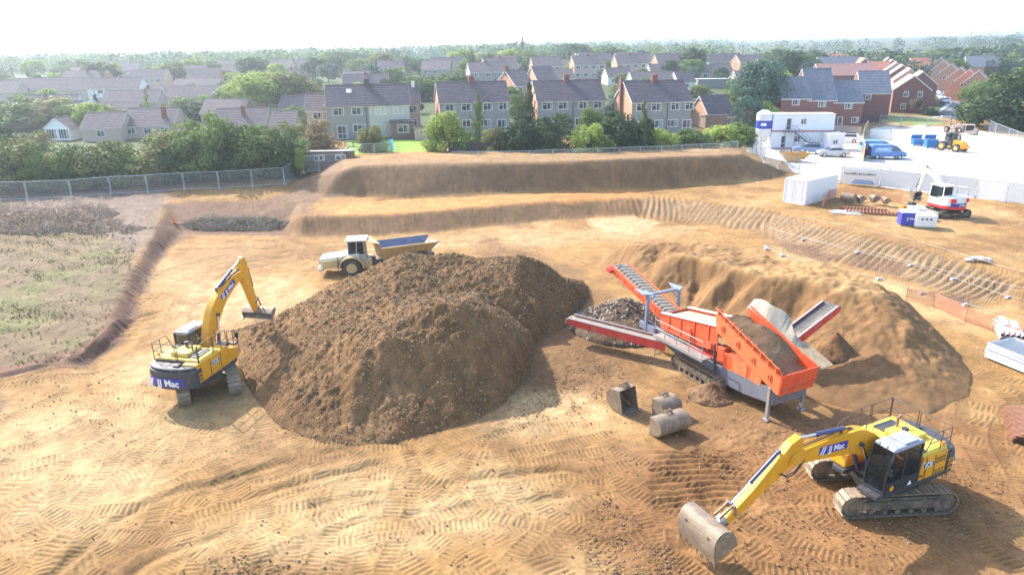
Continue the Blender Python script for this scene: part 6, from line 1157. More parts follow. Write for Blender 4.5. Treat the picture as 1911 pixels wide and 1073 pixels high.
def trunk_mesh(seed,h=.45,r0=.03,nb=7):
    r=random.Random(seed); m=MB(); p=Vector((0,0,-.03)); q=Vector((r.uniform(-.01,.01),r.uniform(-.01,.01),h)); m.tube(p,q,r0,8,0,r0*.6)
    for i in range(nb): s=p.lerp(q,r.uniform(.45,1)); a=r.random()*6.28; e=s+Vector((math.cos(a)*.22,math.sin(a)*.22,r.uniform(.15,.32))); m.tube(s,e,r0*.42,5,0,r0*.12)
    m.tube(q,q+Vector((0,0,.35)),r0*.6,6,0,r0*.1); return m.mesh('trunk',[BARK])
CR={}
def crown(kind,leaf,var):
    key=(kind,leaf,var)
    if key not in CR:
        n,pr,s=dict(round=(56,90,.025),cone=(46,55,.024),tall=(46,65,.025),bush=(55,95,.027),far=(26,60,.048),farcone=(22,45,.04))[kind]
        me=crown_mesh(hash(kind)%97*0+{'round':1,'cone':2,'tall':3,'bush':4,'far':5,'farcone':6}[kind]*100+var,{'far':'round','farcone':'cone'}.get(kind,kind),n,pr,s); me.materials.append(LM[leaf]); CR[key]=me
    return CR[key]
TK={}
def tree(p,H,W,kind,leaf,label,group=None,var=0,name='tree',cat='tree',rz=None):
    r=random.Random(int(p[0]*37+p[1]*11)); e=empty(name,p,rz if rz is not None else r.random()*6.28,label,cat,group)
    c=bpy.data.objects.new('crown' if kind!='bush' else 'foliage',crown(kind,leaf,var)); COL.objects.link(c); c.parent=e; c.scale=(W,W,H)
    if kind not in TK: TK[kind]=trunk_mesh(3,.5 if kind in('round','far') else .8 if 'cone' in kind else .4)
    t=bpy.data.objects.new('trunk' if kind!='bush' else 'stem',TK[kind]); COL.objects.link(t); t.parent=e; t.scale=(H*.8,H*.8,H); return e
def tpx(px,yt,yb,wpx,kind,leaf,label,group=None,var=0,z=None,**k):
    p=PG(px,yb) if z is None else Vector((*P(px,yb,z)[:2],z)); s=pxm(p)
    if kind=='bush' and 'hedge' in k.get('name',''): v=Vector((p.x,p.y,0)).normalized()*(wpx/s*.42); p=Vector((p.x+v.x,p.y+v.y,p.z))
    return tree(p,(yb-yt)/s*(1.12 if kind in('bush','cone') and p.y<125 else 1.),wpx/s*1.25,kind,leaf,label,group,var,**k)
G='bushes of the overgrown hedge behind the left fence'
LC={'dark':'dark green','mid':'mid green','pale':'pale yellow-green','olive':'olive green','brown':'brownish','blue':'blue-green'}
row=[(-35,262,360,110,'olive'),(35,256,362,115,'olive'),(100,284,360,90,'mid'),(150,274,358,90,'mid'),(205,262,355,105,'olive'),(255,284,352,80,'mid'),(300,250,350,110,'olive'),(350,262,348,90,'dark'),(395,212,345,112,'mid'),(440,238,342,95,'dark'),(482,230,340,105,'mid'),(525,242,338,90,'dark'),(556,262,330,70,'mid')]
for i,(px,yt,yb,w_,lf) in enumerate(row): tpx(px,yt,yb,w_,'bush',lf,'%s bush behind the left mesh fence, %s in the front row'%(LC[lf],ORD[i]),G,i%3,name='hedge_bush',cat='bush')
row=[(-20,240,345,100,'mid'),(65,262,345,80,'dark'),(125,286,345,80,'olive'),(180,285,342,80,'dark'),(330,270,338,80,'mid'),(425,225,330,90,'olive'),(500,240,325,80,'olive'),(592,226,308,85,'brown'),(545,226,305,80,'olive'),(235,270,338,80,'mid'),(375,240,335,80,'olive'),(462,250,330,80,'mid')]
for i,(px,yt,yb,w_,lf) in enumerate(sorted(row)): tpx(px,yt,yb,w_,'bush',lf,'%s bush of the left hedge, %s in the back row'%(LC[lf],ORD[i]),G,(i+1)%3,name='hedge_bush',cat='bush')
mid=[(18,226,300,95,'bush','dark'),(70,240,300,70,'bush','olive'),(25,172,240,125,'bush','mid'),(100,176,238,115,'bush','olive'),(170,183,238,115,'bush','mid'),(222,196,236,70,'bush','mid'),(335,178,224,85,'bush','mid'),(375,186,224,70,'bush','dark'),(500,128,216,110,'round','pale'),(545,135,214,95,'round','olive'),(462,148,206,85,'round','pale'),(432,160,200,60,'round','mid'),(575,150,204,80,'round','olive'),(520,196,240,70,'bush','mid'),(556,196,240,60,'bush','dark'),
     (640,96,142,80,'round','mid'),(606,104,142,50,'round','mid'),(672,108,145,50,'round','mid'),(730,140,190,70,'bush','dark'),(775,135,188,70,'bush','mid'),(822,130,185,75,'bush','mid'),(860,140,190,60,'round','dark'),(765,105,145,60,'round','mid'),(800,108,142,50,'round','mid'),(870,112,150,60,'tall','mid'),(882,98,150,26,'cone','dark'),(975,70,125,16,'cone','olive'),(965,92,125,40,'round','mid'),(945,95,122,40,'round','mid'),(1070,79,124,60,'round','dark'),(1040,92,122,34,'round','mid'),(1110,88,120,34,'round','mid'),(1140,86,118,18,'cone','dark'),(1170,90,118,30,'round','mid'),(1085,215,215,1,'round','mid'),
     (1290,108,150,46,'round','mid'),(1250,112,150,30,'round','dark'),(1210,140,176,40,'bush','mid'),(1330,170,206,60,'bush','mid'),(1300,158,196,50,'round','olive'),(1270,180,214,40,'bush','mid'),(1390,162,262,70,'tall','blue'),(1412,112,240,100,'round','blue'),(1440,150,232,80,'tall','dark'),(1375,140,225,60,'round','mid'),(1465,95,160,60,'round','dark'),(1500,100,160,50,'round','mid'),(1455,125,205,36,'round','pale'),(1480,100,150,60,'round','dark'),(1510,112,165,44,'round','blue'),(1430,180,262,60,'bush','mid'),(1350,185,225,50,'bush','pale')]
for i,(px,yt,yb,w_,kd,lf) in enumerate(mid):
    if w_<5: continue
    tpx(px,yt,yb,w_,kd,lf,'%s %s among the houses, %s of that colour'%(LC[lf],{'bush':'shrub','round':'round tree','tall':'tall tree','cone':'pointed conifer'}[kd],ORD[[q[0] for q in sorted(m_ for m_ in mid if m_[4]==kd and m_[5]==lf)].index(px)]),None,i%3,name={'bush':'shrub','cone':'conifer'}.get(kd,'tree'),cat={'bush':'shrub','cone':'conifer'}.get(kd,'tree'))
z=3.35
for (px,yt,yb,w_,kd,lf,lb,nm) in [(694,230,288,50,'bush','olive','grey-green bush in front of the cream house','shrub'),(712,264,290,42,'bush','pale','low pale bush on the lawn beside the slide','shrub'),(832,200,291,80,'bush','pale','pale yellow-green round tree before the second grey pair','tree'),(895,188,286,40,'cone','mid','bright green conifer in the garden of the second grey pair','conifer'),(925,232,290,55,'bush','olive','greyish bush right of the bright green conifer','shrub'),(940,245,290,45,'bush','dark','dark bush against the dark fence panels','shrub'),(880,250,288,40,'bush','mid','shrub at the foot of the bright green conifer','shrub'),
    (978,214,298,80,'bush','dark','dark dense conifer hedge, left half, right of the dark fence','conifer_hedge'),(1032,210,298,85,'bush','dark','dark dense conifer hedge, right half, below the third grey pair','conifer_hedge'),(988,172,290,46,'cone','dark','dark pointed conifer rising above the conifer hedge','conifer'),(1098,224,298,66,'bush','pale','yellow-green bush between two dark conifer hedges','shrub'),(1150,205,297,90,'bush','dark','dark conifer hedge in front of the gap between third and fourth pairs','conifer_hedge'),(1102,198,285,50,'round','mid','mid green tree behind the yellow-green bush','tree'),(1190,218,294,70,'bush','dark','dark conifer hedge right next to the bright green hedge','conifer_hedge'),(1199,200,292,26,'cone','mid','thin conifer before the fourth grey pair','conifer'),
    (1232,240,292,75,'bush','pale','bright green hedge bush before the fourth pair, leftmost of three','hedge'),(1288,242,289,78,'bush','mid','bright green hedge bush before the fourth pair, middle one','hedge'),(1345,232,284,80,'bush','pale','bright green hedge bush beside the garage house, rightmost','hedge'),(1380,225,275,60,'bush','mid','green bush at the corner by the silo','shrub'),(1120,245,296,60,'bush','mid','low green bush squeezed between dark hedges','shrub')]:
    tpx(px,yt,yb,w_,kd,lf,lb,None,1,z=z,name=nm,cat=nm.replace('_',' '))
tpx(1862,120,240,125,'bush','dark','huge dark green tree at the right edge above the yard',None,0); tpx(1925,135,245,110,'bush','dark','dark tree cut by the right edge of the picture',None,2); tpx(1820,150,215,60,'round','mid','mid green tree left of the huge dark one',None,1)
tpx(1707,182,213,22,'round','brown','slender orange-leaved sapling before the nearest brick gable',None,1,name='sapling',cat='sapling'); tpx(563,270,335,20,'round','pale','young staked sapling by the corner of the left mesh fence',None,2,name='sapling',cat='sapling'); tpx(1738,200,216,30,'bush','dark','dark bush right of the nearest brick gable',None,0,name='shrub',cat='shrub')
# countable trees scattered between the far houses
rr=random.Random(21); fars=[]
hloc=[(o.location.x,o.location.y) for o in COL.objects if o.type=='EMPTY' and o.get('category')=='house']
tries=0
while len(fars)<225 and tries<20000:
    tries+=1; y=rr.uniform(138,390); x=rr.uniform(-.72,.74)*y
    if min(math.hypot(x-a-4,y-b-3) for a,b in hloc)<8.5: continue
    if 85<x<150 and 150<y<260 or (40<x<130 and 130<y<215): continue
    if fars and min(math.hypot(x-a,y-b) for a,b in fars)<4.2: continue
    fars.append((x,y))
fars.sort(key=lambda q:q[0]/q[1]); nn=['dense','spreading','bushy','loose','rounded','upright']
for i,(x,y) in enumerate(fars):
    lf=rr.choice(['dark','mid','mid','olive','blue','pale'] if x<40 else ['dark','mid','dark','blue']); kd=rr.choice(['far','far','bush','bush','farcone']); Hh=rr.uniform(3,7) if y<260 else rr.uniform(6,11)
    tree((x,y,HZ(x,y)),Hh,Hh*rr.uniform(1.0,1.5)*(.5 if kd=='farcone' else 1),kd,lf,'%s %s tree, number %d from the left among the background trees'%(LC[lf],'pointed' if kd=='farcone' else nn[i%6],i+1),'trees between the far houses',i%2)
# far woods that read as one mass
def wood(name,pts,label,mats_,size,per):
    r=random.Random(len(pts)); V=[];Fc=[];Mi=[]
    for (x,y,h) in pts:
        z0=HZ(x,y); mi=r.randrange(len(mats_)); W=h*r.uniform(.4,.65)
        for j in range(per):
            d=Vector((r.gauss(0,1),r.gauss(0,1),r.gauss(0,1))).normalized(); c=Vector((x+d.x*W,y+d.y*W,z0+h*.52+d.z*h*.48)); s=size*h*r.uniform(.6,1.3); nrm=(d+Vector((r.gauss(0,.4),r.gauss(0,.4),r.gauss(0,.4)))).normalized(); t=nrm.orthogonal().normalized(); t=Matrix.Rotation(r.random()*6.28,3,nrm)@t; b=nrm.cross(t); n=len(V); V.extend([c+t*s,c+b*s*.7,c-t*s,c-b*s*.7]); Fc.append((n,n+1,n+2,n+3)); Mi.append(mi)
    me=bpy.data.meshes.new(name); me.from_pydata([tuple(v) for v in V],[],Fc); [me.materials.append(q) for q in mats_]; me.polygons.foreach_set('material_index',Mi); o=bpy.data.objects.new(name,me); COL.objects.link(o); tag(o,label,'wood',kind='stuff')
r=random.Random(9)
def band(n,x0,x1,y0,y1,h0,h1,dens=None):
    out=[]
    while len(out)<n:
        x=r.uniform(x0,x1); y=y0+(y1-y0)*r.random()
        if y>430 and x>.30*y and y1-y0>100: continue
        if dens and not dens(x,y): continue
        out.append((x,y,r.uniform(h0,h1)))
    return out
wood('woodland',band(900,-420,170,385,620,7,12,lambda x,y:abs(x)<.85*y and r.random()<.35+.65*(math.sin(x*.03)+math.sin(y*.045+x*.02)>-.2))+band(700,-1000,450,620,1250,9,14,lambda x,y:abs(x)<.85*y and math.sin(x*.012+1)+math.sin(y*.011+x*.004)>-.5)+band(500,-2000,600,1250,2600,11,17,lambda x,y:abs(x)<.85*y),'continuous hazy woods and treetops beyond the housing estate',[LM['mid'],LM['dark'],LM['blue']],.085,60)
wood('tree_belt',band(260,150,360,300,350,7,11)+band(150,100,230,270,300,6,9,lambda x,y:x>.52*y)+band(120,300,500,420,440,8,12)+band(140,200,900,700,715,9,13)+band(90,500,1100,880,895,9,13)+band(60,800,1500,1300,1330,10,15)+band(30,400,700,560,640,8,13),'belt of trees behind the brick estate with hedgerows across the fields',[LM['dark'],LM['mid'],LM['blue']],.08,60)
# ---------------------------------------------------------------- mesh fence panels standing in blocks
FR=mat('fence tube pale',(.42,.47,.50),.45,metal=.4,var=.08)
m=MB(); m.path([(.05,0,.12),(.05,0,2.0),(3.4,0,2.0),(3.4,0,.12),(.05,0,.12)],.032,6); fmesh=m.mesh('frame',[FR])
m=MB()
for i in range(1,30): m.box((.05+i*3.35/30,0,1.06),(.010,.010,1.88))
for i in range(1,9): m.box((1.72,0,.12+i*1.88/9),(3.35,.010,.010))
wmesh=m.mesh('wire_mesh',[WIRE]); m=MB(); m.hexa([(-.30,-.11,0),(.30,-.11,0),(.30,.11,0),(-.30,.11,0),(-.26,-.09,.13),(.26,-.09,.13),(.26,.09,.13),(-.26,.09,.13)],M=Matrix.Rotation(PI/2,4,'Z')); bmesh_=m.mesh('foot_block',[mat('concrete block',(.42,.40,.37),.9,var=.1)])
m=MB(); m.box((1.72,-.02,1.06),(3.30,.01,1.84)); SHT=mat('white hoarding sheet',(.74,.74,.73),.6,var=.04); smesh=m.mesh('sheet',[SHT])
m=MB(); m.path([(.05,0,.12),(.05,0,2.0),(3.4,0,2.0),(3.4,0,.12),(.05,0,.12)],.016,5); fthin=m.mesh('frame',[mat('dusty fence tube',(.52,.43,.33),.6,var=.1)])
m=MB()
for i in range(1,14): m.box((.05+i*3.35/14,0,1.06),(.006,.006,1.88))
wthin=m.mesh('wire_mesh',[MATS['dusty fence tube']])
def panel(a,b,label,grp,sheet_=False,nofoot=False):
    thin='faint' in label
    d=b-a; L=math.hypot(d.x,d.y); e=empty('mesh_fence_panel',a,math.atan2(d.y,d.x),label,'fence panel',grp); s=L/3.45
    for nm,me in (('frame',fthin if thin else fmesh),('wire_mesh',wthin if thin else wmesh))+((('sheet',smesh),) if sheet_ else ())+((('foot_block',bmesh_),) if not nofoot else ()):
        o=bpy.data.objects.new(nm,me); COL.objects.link(o); o.parent=e; 
        if nm!='foot_block': o.scale=(s,1,1); o.rotation_euler=(0,-math.atan2(d.z,L),0)
    return e
def run(pts,lab,grp,sheet_=False,z=None,every=None):
    w=[]
    for q in pts:
        if len(q)==3: p=zp(q[0],q[1],q[2]); w.append(Vector((p.x,p.y,q[2]-(2.0 if z=='top' else 0))))
        else: w.append(PG(*q))
    if every:
        out=[w[0]]
        for a,b in zip(w[:-1],w[1:]):
            L=(b-a).length; n=max(1,round(L/every)); out+=[a.lerp(b,(k+1)/n) for k in range(n)]
        w=[Vector((p.x,p.y,HZ(p.x,p.y))) for p in out] if z!='top' else out
    for i in range(len(w)-1): panel(w[i],w[i+1],lab+', '+ORD[min(i,len(ORD)-1)],grp,sheet_)
run([(-65,378),(0,374),(52,373),(135,370),(208,363),(277,360),(345,355),(410,353),(472,349),(532,345),(566,324)],'galvanised mesh fence panel in front of the left hedge','mesh fence along the hedge')
run([(566,324,3.),(596,320,3.),(640,318,3.),(652,299,3.3),(700,297,3.4),(745,296,3.4)],'mesh fence panel by the brown shed and lawn','mesh fence by the shed and lawn')
run([(843,283,5.3),(893,283,5.3),(940,283,5.3),(988,282,5.3),(1032,280,5.3),(1073,279,5.3),(1117,277,5.3),(1157,276,5.3),(1196,274,5.3),(1235,273,5.3),(1273,271,5.3),(1310,269,5.3),(1345,268,5.3),(1378,263,5.2)],'mesh fence panel along the top of the long spoil bank','mesh fence above the spoil bank',z='top')
run([(1384,284),(1396,262),(1405,250)],'mesh fence panel turning back beside the silo','mesh fence beside the silo',every=6)
run([(1396,297),(1426,306),(1451,316),(1490,328),(1530,338)],'mesh fence panel between the spoil bank and the car park','mesh fence beside the car park',every=3.6)
run([(1430,462),(1500,448),(1600,472),(1700,496),(1780,522),(1880,556),(1925,566)],'faint mesh fence panel along the upper edge of the trench','mesh fence above the trench',every=3.7)
run([(1432,466),(1460,478),(1540,500),(1640,522),(1720,548),(1800,570),(1925,600)],'faint mesh fence panel along the lower edge of the trench','mesh fence below the trench',every=3.7)
ORM=mat('orange mesh barrier',(.62,.25,.14),.7,var=.15); m=MB(); 
for i in range(24): m.box((i*.15,0,.5),(.03,.01,.9))
for i in range(8): m.box((1.72,0,.1+i*.12),(3.45,.01,.03))
om=m.mesh('barrier_net',[ORM])
def obar(a,b,label,grp='orange barrier nets'):
    d=b-a; L=math.hypot(d.x,d.y); e=empty('barrier_net_panel',a,math.atan2(d.y,d.x),label,'barrier',grp); o=bpy.data.objects.new('net',om); COL.objects.link(o); o.parent=e; o.scale=(L/3.45,1,1); m=MB(); m.tube((0,0,0),(0,0,1.1),.025,6); m.build('post',ORM,e); return e
w=[PG(*q) for q in [(1690,562),(1742,572),(1800,600),(1850,618),(1905,640)]]
for i in range(4): obar(w[i],w[i+1],'orange net barrier in the trench below the mesh fence, '+ORD[i])
w=[PG(*q) for q in [(1534,388),(1546,372),(1575,366),(1625,372),(1682,381),(1684,398)]]
for i in range(5): obar(w[i],w[i+1],'orange barrier round the bucket store beside the white container, '+ORD[i],'orange barriers round the bucket store')
# white hoarding fences round the yard
run([(1566,343),(1640,349),(1700,356),(1760,362),(1818,369),(1875,377),(1960,388)],'white sheeted fence panel between the yard and the site, near row','near row of white sheeted fence',True,every=3.6)
run([(1622,262),(1662,263),(1703,267)],'white sheeted fence panel behind the blue vans','white sheeted fence behind the vans',True,every=5)
run([(1792,272),(1822,280),(1870,292),(1930,306)],'white sheeted fence panel right of the yellow tractor','white sheeted fence right of the tractor',True,every=5)
run([(1640,234),(1680,236),(1730,238),(1768,240)],'mesh fence panel beside the lawn of the brick estate','mesh fence by the lawn',every=5)
run([(1836,240),(1856,252),(1880,262),(1911,275)],'mesh fence panel beside the lamp post','mesh fence by the lamp post',every=4.5)
run([(1380,268,2.2),(1396,236,2.2),(1410,214,2.2)],'white sheeted fence panel left of the silo','white sheeted fence left of the silo',True,z='top')
# lettering banner on the fence by the container
a=PG(1572,345); b=PG(1632,350); d=(b-a); e=empty('banner',a+Vector((0,-.08,0)),math.atan2(d.y,d.x),'white and pale blue lettered banner on the fence behind the white container','banner'); L=d.length
m=MB(); m.box((L/2,0,1.0),(L,.02,1.7)); m.build('cloth',WW,e); m=MB(); m.hexa([(L*.25,-.02,.2),(L*.98,-.02,.2),(L*.98,0,.2),(L*.25,0,.2),(L*.35,-.02,.75),(L*.9,-.02,.65),(L*.9,0,.65),(L*.35,0,.75)]); m.build('blue_band',mat('pale blue band',(.30,.38,.55),.6,var=.1),e)
[text('lettering',w_,L/8.6,mat('grey blue lettering',(.18,.19,.26),.6),e,(L*(.14+.24*k_),-.035,1.35),axes((1,0,0),(0,0,1)),.003,.004) for k_,w_ in enumerate(('House','Mart','House','Mart'))]
# ---------------------------------------------------------------- cabins, silo, stair
CW=mat('cabin white',(.74,.75,.78),.55,var=.04,dirt=(.5,.48,.46),dirt_amt=.08)
pc=PG(1437,278); rc=R_(-6); Lc=9.8
def cabin(z,x0,label,wins,doors):
    e=empty('site_cabin',(pc.x+x0*math.cos(rc),pc.y+x0*math.sin(rc),pc.z+z),rc,label,'site cabin','stacked white site cabins'); m=MB(); m.box((Lc/2,1.5,1.35),(Lc,3.0,2.65)); m.build('wall',CW,e,bevel=.03); m=MB(); m.box((Lc/2,1.5,2.73),(Lc+.1,3.1,.12)); m.build('roof',mat('cabin roof',(.66,.58,.55),.6,var=.1),e)
    m=MB(); m.box((Lc/2,-.02,.08),(Lc,.06,.16)); m.build('base_rail',mat('red brown rail',(.35,.12,.12),.6),e)
    for u in wins: window(e,'f',u,1.6,1.0,1.0,Lc,3,2)
    for u in doors: window(e,'f',u,1.15,.9,2.0,Lc,3,1,True)
    m=MB()
    for x_ in (.05,Lc-.05,Lc*.33,Lc*.66): m.box((x_,-.01,1.35),(.08,.05,2.6))
    m.build('panel_joint',CW,e,split=0)
cabin(0,0,'lower white site cabin with the steel stair in front',[4.2],[2.0]); cabin(2.85,.0,'upper white site cabin stacked on the lower one',[4.9],[2.6])
e=empty('steel_stair',pc,rc,'dark steel stair climbing to the upper white cabin','stair'); m=MB(); STM=mat('stair steel',(.13,.14,.18),.5,metal=.3)
for y in (-1.2,-.5): m.beam((3.4,y,2.85),(7.0,y,.1),.05,.18)
for k in range(12): m.box((3.5+k*.3,-.85,2.75-k*.225),(.26,.7,.04))
m.build('flight',STM,e,split=0); m=MB(); m.box((2.6,-.7,2.87),(1.7,1.3,.06)); m.box((1.8,-1.3,1.4),(.08,.08,2.8)); m.box((3.4,-1.3,1.4),(.08,.08,2.8)); m.build('landing',STM,e,split=0)
m=MB(); 
for dz in (.5,1.0): m.tube((3.4,-1.25,2.85+dz),(7.0,-1.25,.1+dz),.025,5); m.tube((1.8,-1.3,2.9+dz),(3.4,-1.3,2.9+dz),.025,5)
for k in range(7): m.tube((3.4+k*.6,-1.25,2.85-k*.458),(3.4+k*.6,-1.25,3.85-k*.458),.02,5)
for x_ in (1.8,2.3,2.8): m.tube((x_,-1.3,2.9),(x_,-1.3,3.9),.02,5)
m.build('handrail',STM,e,split=0)
p=PG(1421,276); e=empty('mortar_silo',p,0,'white silo on legs with blue band left of the cabins','silo'); m=MB(); m.tube((0,0,2.2),(0,0,5.6),1.25,24); m.tube((0,0,5.6),(0,0,6.1),1.25,24,0,.5); m.tube((0,0,1.2),(0,0,2.2),.3,24,0,1.25); m.build('tank',WW,e,smooth=40,split=0)
m=MB(); m.tube((0,0,3.2),(0,0,4.5),1.27,24,caps=False); m.build('blue_band',mat('silo blue',(.03,.05,.38),.5,var=.05),e,smooth=40); m=MB(); m.box((-.45,-1.25,3.9),(.9,.06,.45)); m.build('sign_plate',WTXT,e)
for a in (.8,2.36,3.93,5.5): m=MB(); c_,s_=math.cos(a)*1.15,math.sin(a)*1.15; m.beam((c_,s_,0),(c_,s_,2.6),.12,.12); m.build('leg',WHT,e)
m=MB()
for k in range(4): a=.8+k*PI/2; b=a+PI/2; m.beam((math.cos(a)*1.15,math.sin(a)*1.15,.3),(math.cos(b)*1.15,math.sin(b)*1.15,2.2),.06,.06); m.beam((math.cos(a)*1.15,math.sin(a)*1.15,2.2),(math.cos(b)*1.15,math.sin(b)*1.15,.3),.06,.06)
m.build('cross_brace',WHT,e,split=0)
RDB=mat('red box',(.48,.10,.10),.6,var=.1)
p=PG(1449,275); e=empty('tool_cabinet',p,0,'red and white cabinet in front of the lower cabin','cabinet'); m=MB(); m.box((0,0,1.0),(1.2,.8,1.8)); m.build('body',RDB,e,bevel=.03); m=MB(); m.box((0,-.42,1.0),(1.0,.03,.6)); m.box((0,-.42,1.62),(1.0,.03,.25)); m.build('door',WHT,e)
p=PG(1543,282); e=empty('gate_hut',p,R_(-4),'small white square kiosk behind the silver car','hut'); m=MB(); m.box((1.25,1.2,1.3),(2.5,2.4,2.6)); m.build('wall',CW,e,bevel=.04); m=MB(); m.box((1.25,1.2,2.65),(2.6,2.5,.1)); m.build('roof',WHT,e); window(e,'f',1.15,1.45,.9,.8,2.5,2.4,2)
# ---------------------------------------------------------------- vehicles
CGL=mat('car glass',(.03,.04,.05),.06,var=.1,spec=.8); TL=mat('tail lamp',(.45,.02,.02),.3); HL=mat('head lamp',(.7,.72,.75),.2)
def car(px,py,yaw,paint,label,kind='saloon',grp=None,cat='car',name='parked_car'):
    p=PG(px,py); e=empty(name,p,yaw,label,cat,grp); m=MB(); W2=.88
    if kind=='van':
        body=[(-2.45,.35),(-2.5,1.0),(-2.4,1.95),(-2.2,2.05),(.75,2.02),(1.1,1.85),(1.75,1.20),(2.4,.98),(2.5,.7),(2.45,.35)]; W2=.98; gl=[(.35,1.2),(.35,1.82),(.95,1.78),(1.55,1.22)]; ws=((1.15,1.83),(1.78,1.22)); wb=1.55; r=.34
    elif kind=='suv': body=[(-2.2,.4),(-2.25,1.0),(-2.05,1.55),(-1.6,1.68),(.2,1.66),(.55,1.55),(1.15,1.12),(2.1,.98),(2.25,.7),(2.2,.4)]; gl=[(-1.7,1.12),(-1.6,1.52),(.3,1.5),(.95,1.13)]; ws=((.58,1.52),(1.15,1.13)); wb=1.35; r=.36
    else: body=[(-2.2,.3),(-2.25,.75),(-2.1,.98),(-1.55,1.02),(-.85,1.40),(-.2,1.46),(.4,1.40),(1.15,1.0),(2.0,.86),(2.25,.6),(2.2,.3)]; gl=[(-1.35,1.02),(-.8,1.33),(.35,1.33),(.98,1.0)]; ws=((.45,1.38),(1.15,1.01)); wb=1.38; r=.33
    n=len(body); belt=1.0 if kind!='van' else 1.25
    def yy(z): return W2 if z<=belt else W2-(z-belt)*(.32 if kind!='van' else .15)
    vs=[(x,-yy(z),z) for x,z in body]+[(x,yy(z),z) for x,z in body]; m.add(vs,[tuple(range(n-1,-1,-1)),tuple(range(n,2*n))]+[(i,(i+1)%n,n+(i+1)%n,n+i) for i in range(n)]); m.build('body',paint,e,bevel=.06,smooth=50)
    g=MB()
    for s in (1,-1): q=[(x,s*(yy(z)+.008),z) for x,z in gl]; g.add(q,[(0,1,2,3) if s<0 else (3,2,1,0)])
    (a,za),(b,zb)=ws; g.add([(a+.02,-yy(za)+.1,za+.01),(b+.02,-yy(zb)+.08,zb+.01),(b+.02,yy(zb)-.08,zb+.01),(a+.02,yy(za)-.1,za+.01)],[(0,1,2,3)])
    if kind!='van': g.add([(body[3][0]-.01,-yy(1.)+.1,body[3][1]+.03),(body[4][0]-.03,-yy(1.35)+.1,body[4][1]),(body[4][0]-.03,yy(1.35)-.1,body[4][1]),(body[3][0]-.01,yy(1.)-.1,body[3][1]+.03)],[(3,2,1,0)])
    else: g.add([(-2.49,-.7,1.3),(-2.46,-.7,1.75),(-2.46,.7,1.75),(-2.49,.7,1.3)],[(3,2,1,0)])
    g.build('window',CGL,e,split=0)
    for sx in (1,-1):
        for sy in (1,-1): wheel(e,sx*wb,sy*(W2-.08),r,.2,None,WHT,False)
    for s in (1,-1): q=MB(); q.box((2.2,s*W2*.72,.72),(.12,.3,.13)); q.build('headlight',HL,e); q=MB(); q.box((-2.22,s*W2*.78,.85),(.08,.2,.16)); q.build('tail_light',TL,e)
    q=MB(); q.box((2.25,0,.42),(.1,W2*1.7,.16)); q.box((-2.25,0,.42),(.1,W2*1.7,.16)); q.build('bumper',DARK,e); return e
SIL=mat('silver paint',(.42,.45,.52),.3,metal=.5,var=.05); BLU=mat('blue grey paint',(.20,.27,.42),.3,metal=.3,var=.05); WPT=mat('white car paint',(.78,.78,.78),.3,var=.03); BLV=mat('blue van paint',(.10,.20,.45),.35,metal=.2,var=.08); BK=mat('dark blue car paint',(.03,.035,.06),.25,var=.05)
car(1553,292,R_(172),SIL,'silver saloon car parked in front of the white kiosk'); car(1507,287,R_(160),BLU,'blue-grey hatchback behind the yellow skip','suv'); car(1478,276,R_(170),WPT,'white van parked under the steel stair','van',cat='van',name='van'); car(1543,262,R_(175),WPT,'white car behind the cabin, left one','suv'); car(1577,266,R_(160),WPT,'white car behind the cabin, right one','suv')
v=car(1653,296,R_(-8),BLV,'blue and grey van with white lettering, front one of two','van','blue vans','van','van'); car(1636,287,R_(-10),mat('light blue van paint',(.14,.30,.50),.35,var=.08),'light blue van half hidden behind the front blue van','van','blue vans','van','van')
q=MB(); q.box((-.9,-1.0,1.35),(2.3,.02,.7)); pn=q.build('side_graphic',mat('light blue graphic',(.22,.42,.70),.4,var=.15),v); text('lettering','Northall',.42,WTXT,v,(-.95,-1.03,1.5),axes((1,0,0),(0,0,1)),.003,.01)
car(1678,206,R_(100),BK,'dark car parked beside the nearest brick gable','suv')
for i,(x,y,c,k,l) in enumerate([(1763,180,BLU,'saloon','blue car parked on the left kerb of the estate road'),(1762,193,WPT,'saloon','white car parked on the drive left of the estate road'),(1764,169,WPT,'saloon','white car farther along the estate road'),(1790,170,SIL,'saloon','silver car right of the estate road'),(1638,146,WPT,'suv','white car behind the terrace near the gables')]): car(x,y,R_(70),c,l,k)
# skip
p=PG(1480,301); e=empty('skip',p,R_(-12),'yellow skip full of rubble in front of the blue-grey hatchback','skip'); SKY_=mat('skip yellow',(.55,.28,.05),.6,var=.2,dirt=(.35,.25,.2),dirt_amt=.3); m=MB()
o_=[(-1.0,.1),(1.0,.1),(1.9,1.0),(1.9,1.35),(-1.9,1.35),(-1.9,1.0)]; m.prism(o_,-.92,-.86); m.prism(o_,.86,.92); m.hexa([(1.0,-.9,.1),(1.06,-.9,.1),(1.06,.9,.1),(1.0,.9,.1),(1.88,-.9,1.35),(1.94,-.9,1.35),(1.94,.9,1.35),(1.88,.9,1.35)]); m.hexa([(-1.06,-.9,.1),(-1.0,-.9,.1),(-1.0,.9,.1),(-1.06,.9,.1),(-1.94,-.9,1.35),(-1.88,-.9,1.35),(-1.88,.9,1.35),(-1.94,.9,1.35)]); m.box((0,0,.12),(2.05,1.8,.06))
for x_ in (-1,-.35,.35,1): m.box((x_,-.95,.75),(.08,.06,1.2))
m.box((0,-.95,1.33),(3.9,.1,.08)); m.build('body',SKY_,e,split=0); m=MB(); r=random.Random(2)
for k in range(40): m.box((r.uniform(-1.5,1.5),r.uniform(-.7,.7),r.uniform(.9,1.35)),(r.uniform(.2,.6),r.uniform(.1,.4),r.uniform(.1,.3)),0,Euler((r.random(),r.random(),r.random())).to_matrix())
m.build('rubble',mat('rubble',(.34,.26,.22),.9,var=.4,scale=1.5),e,split=0)
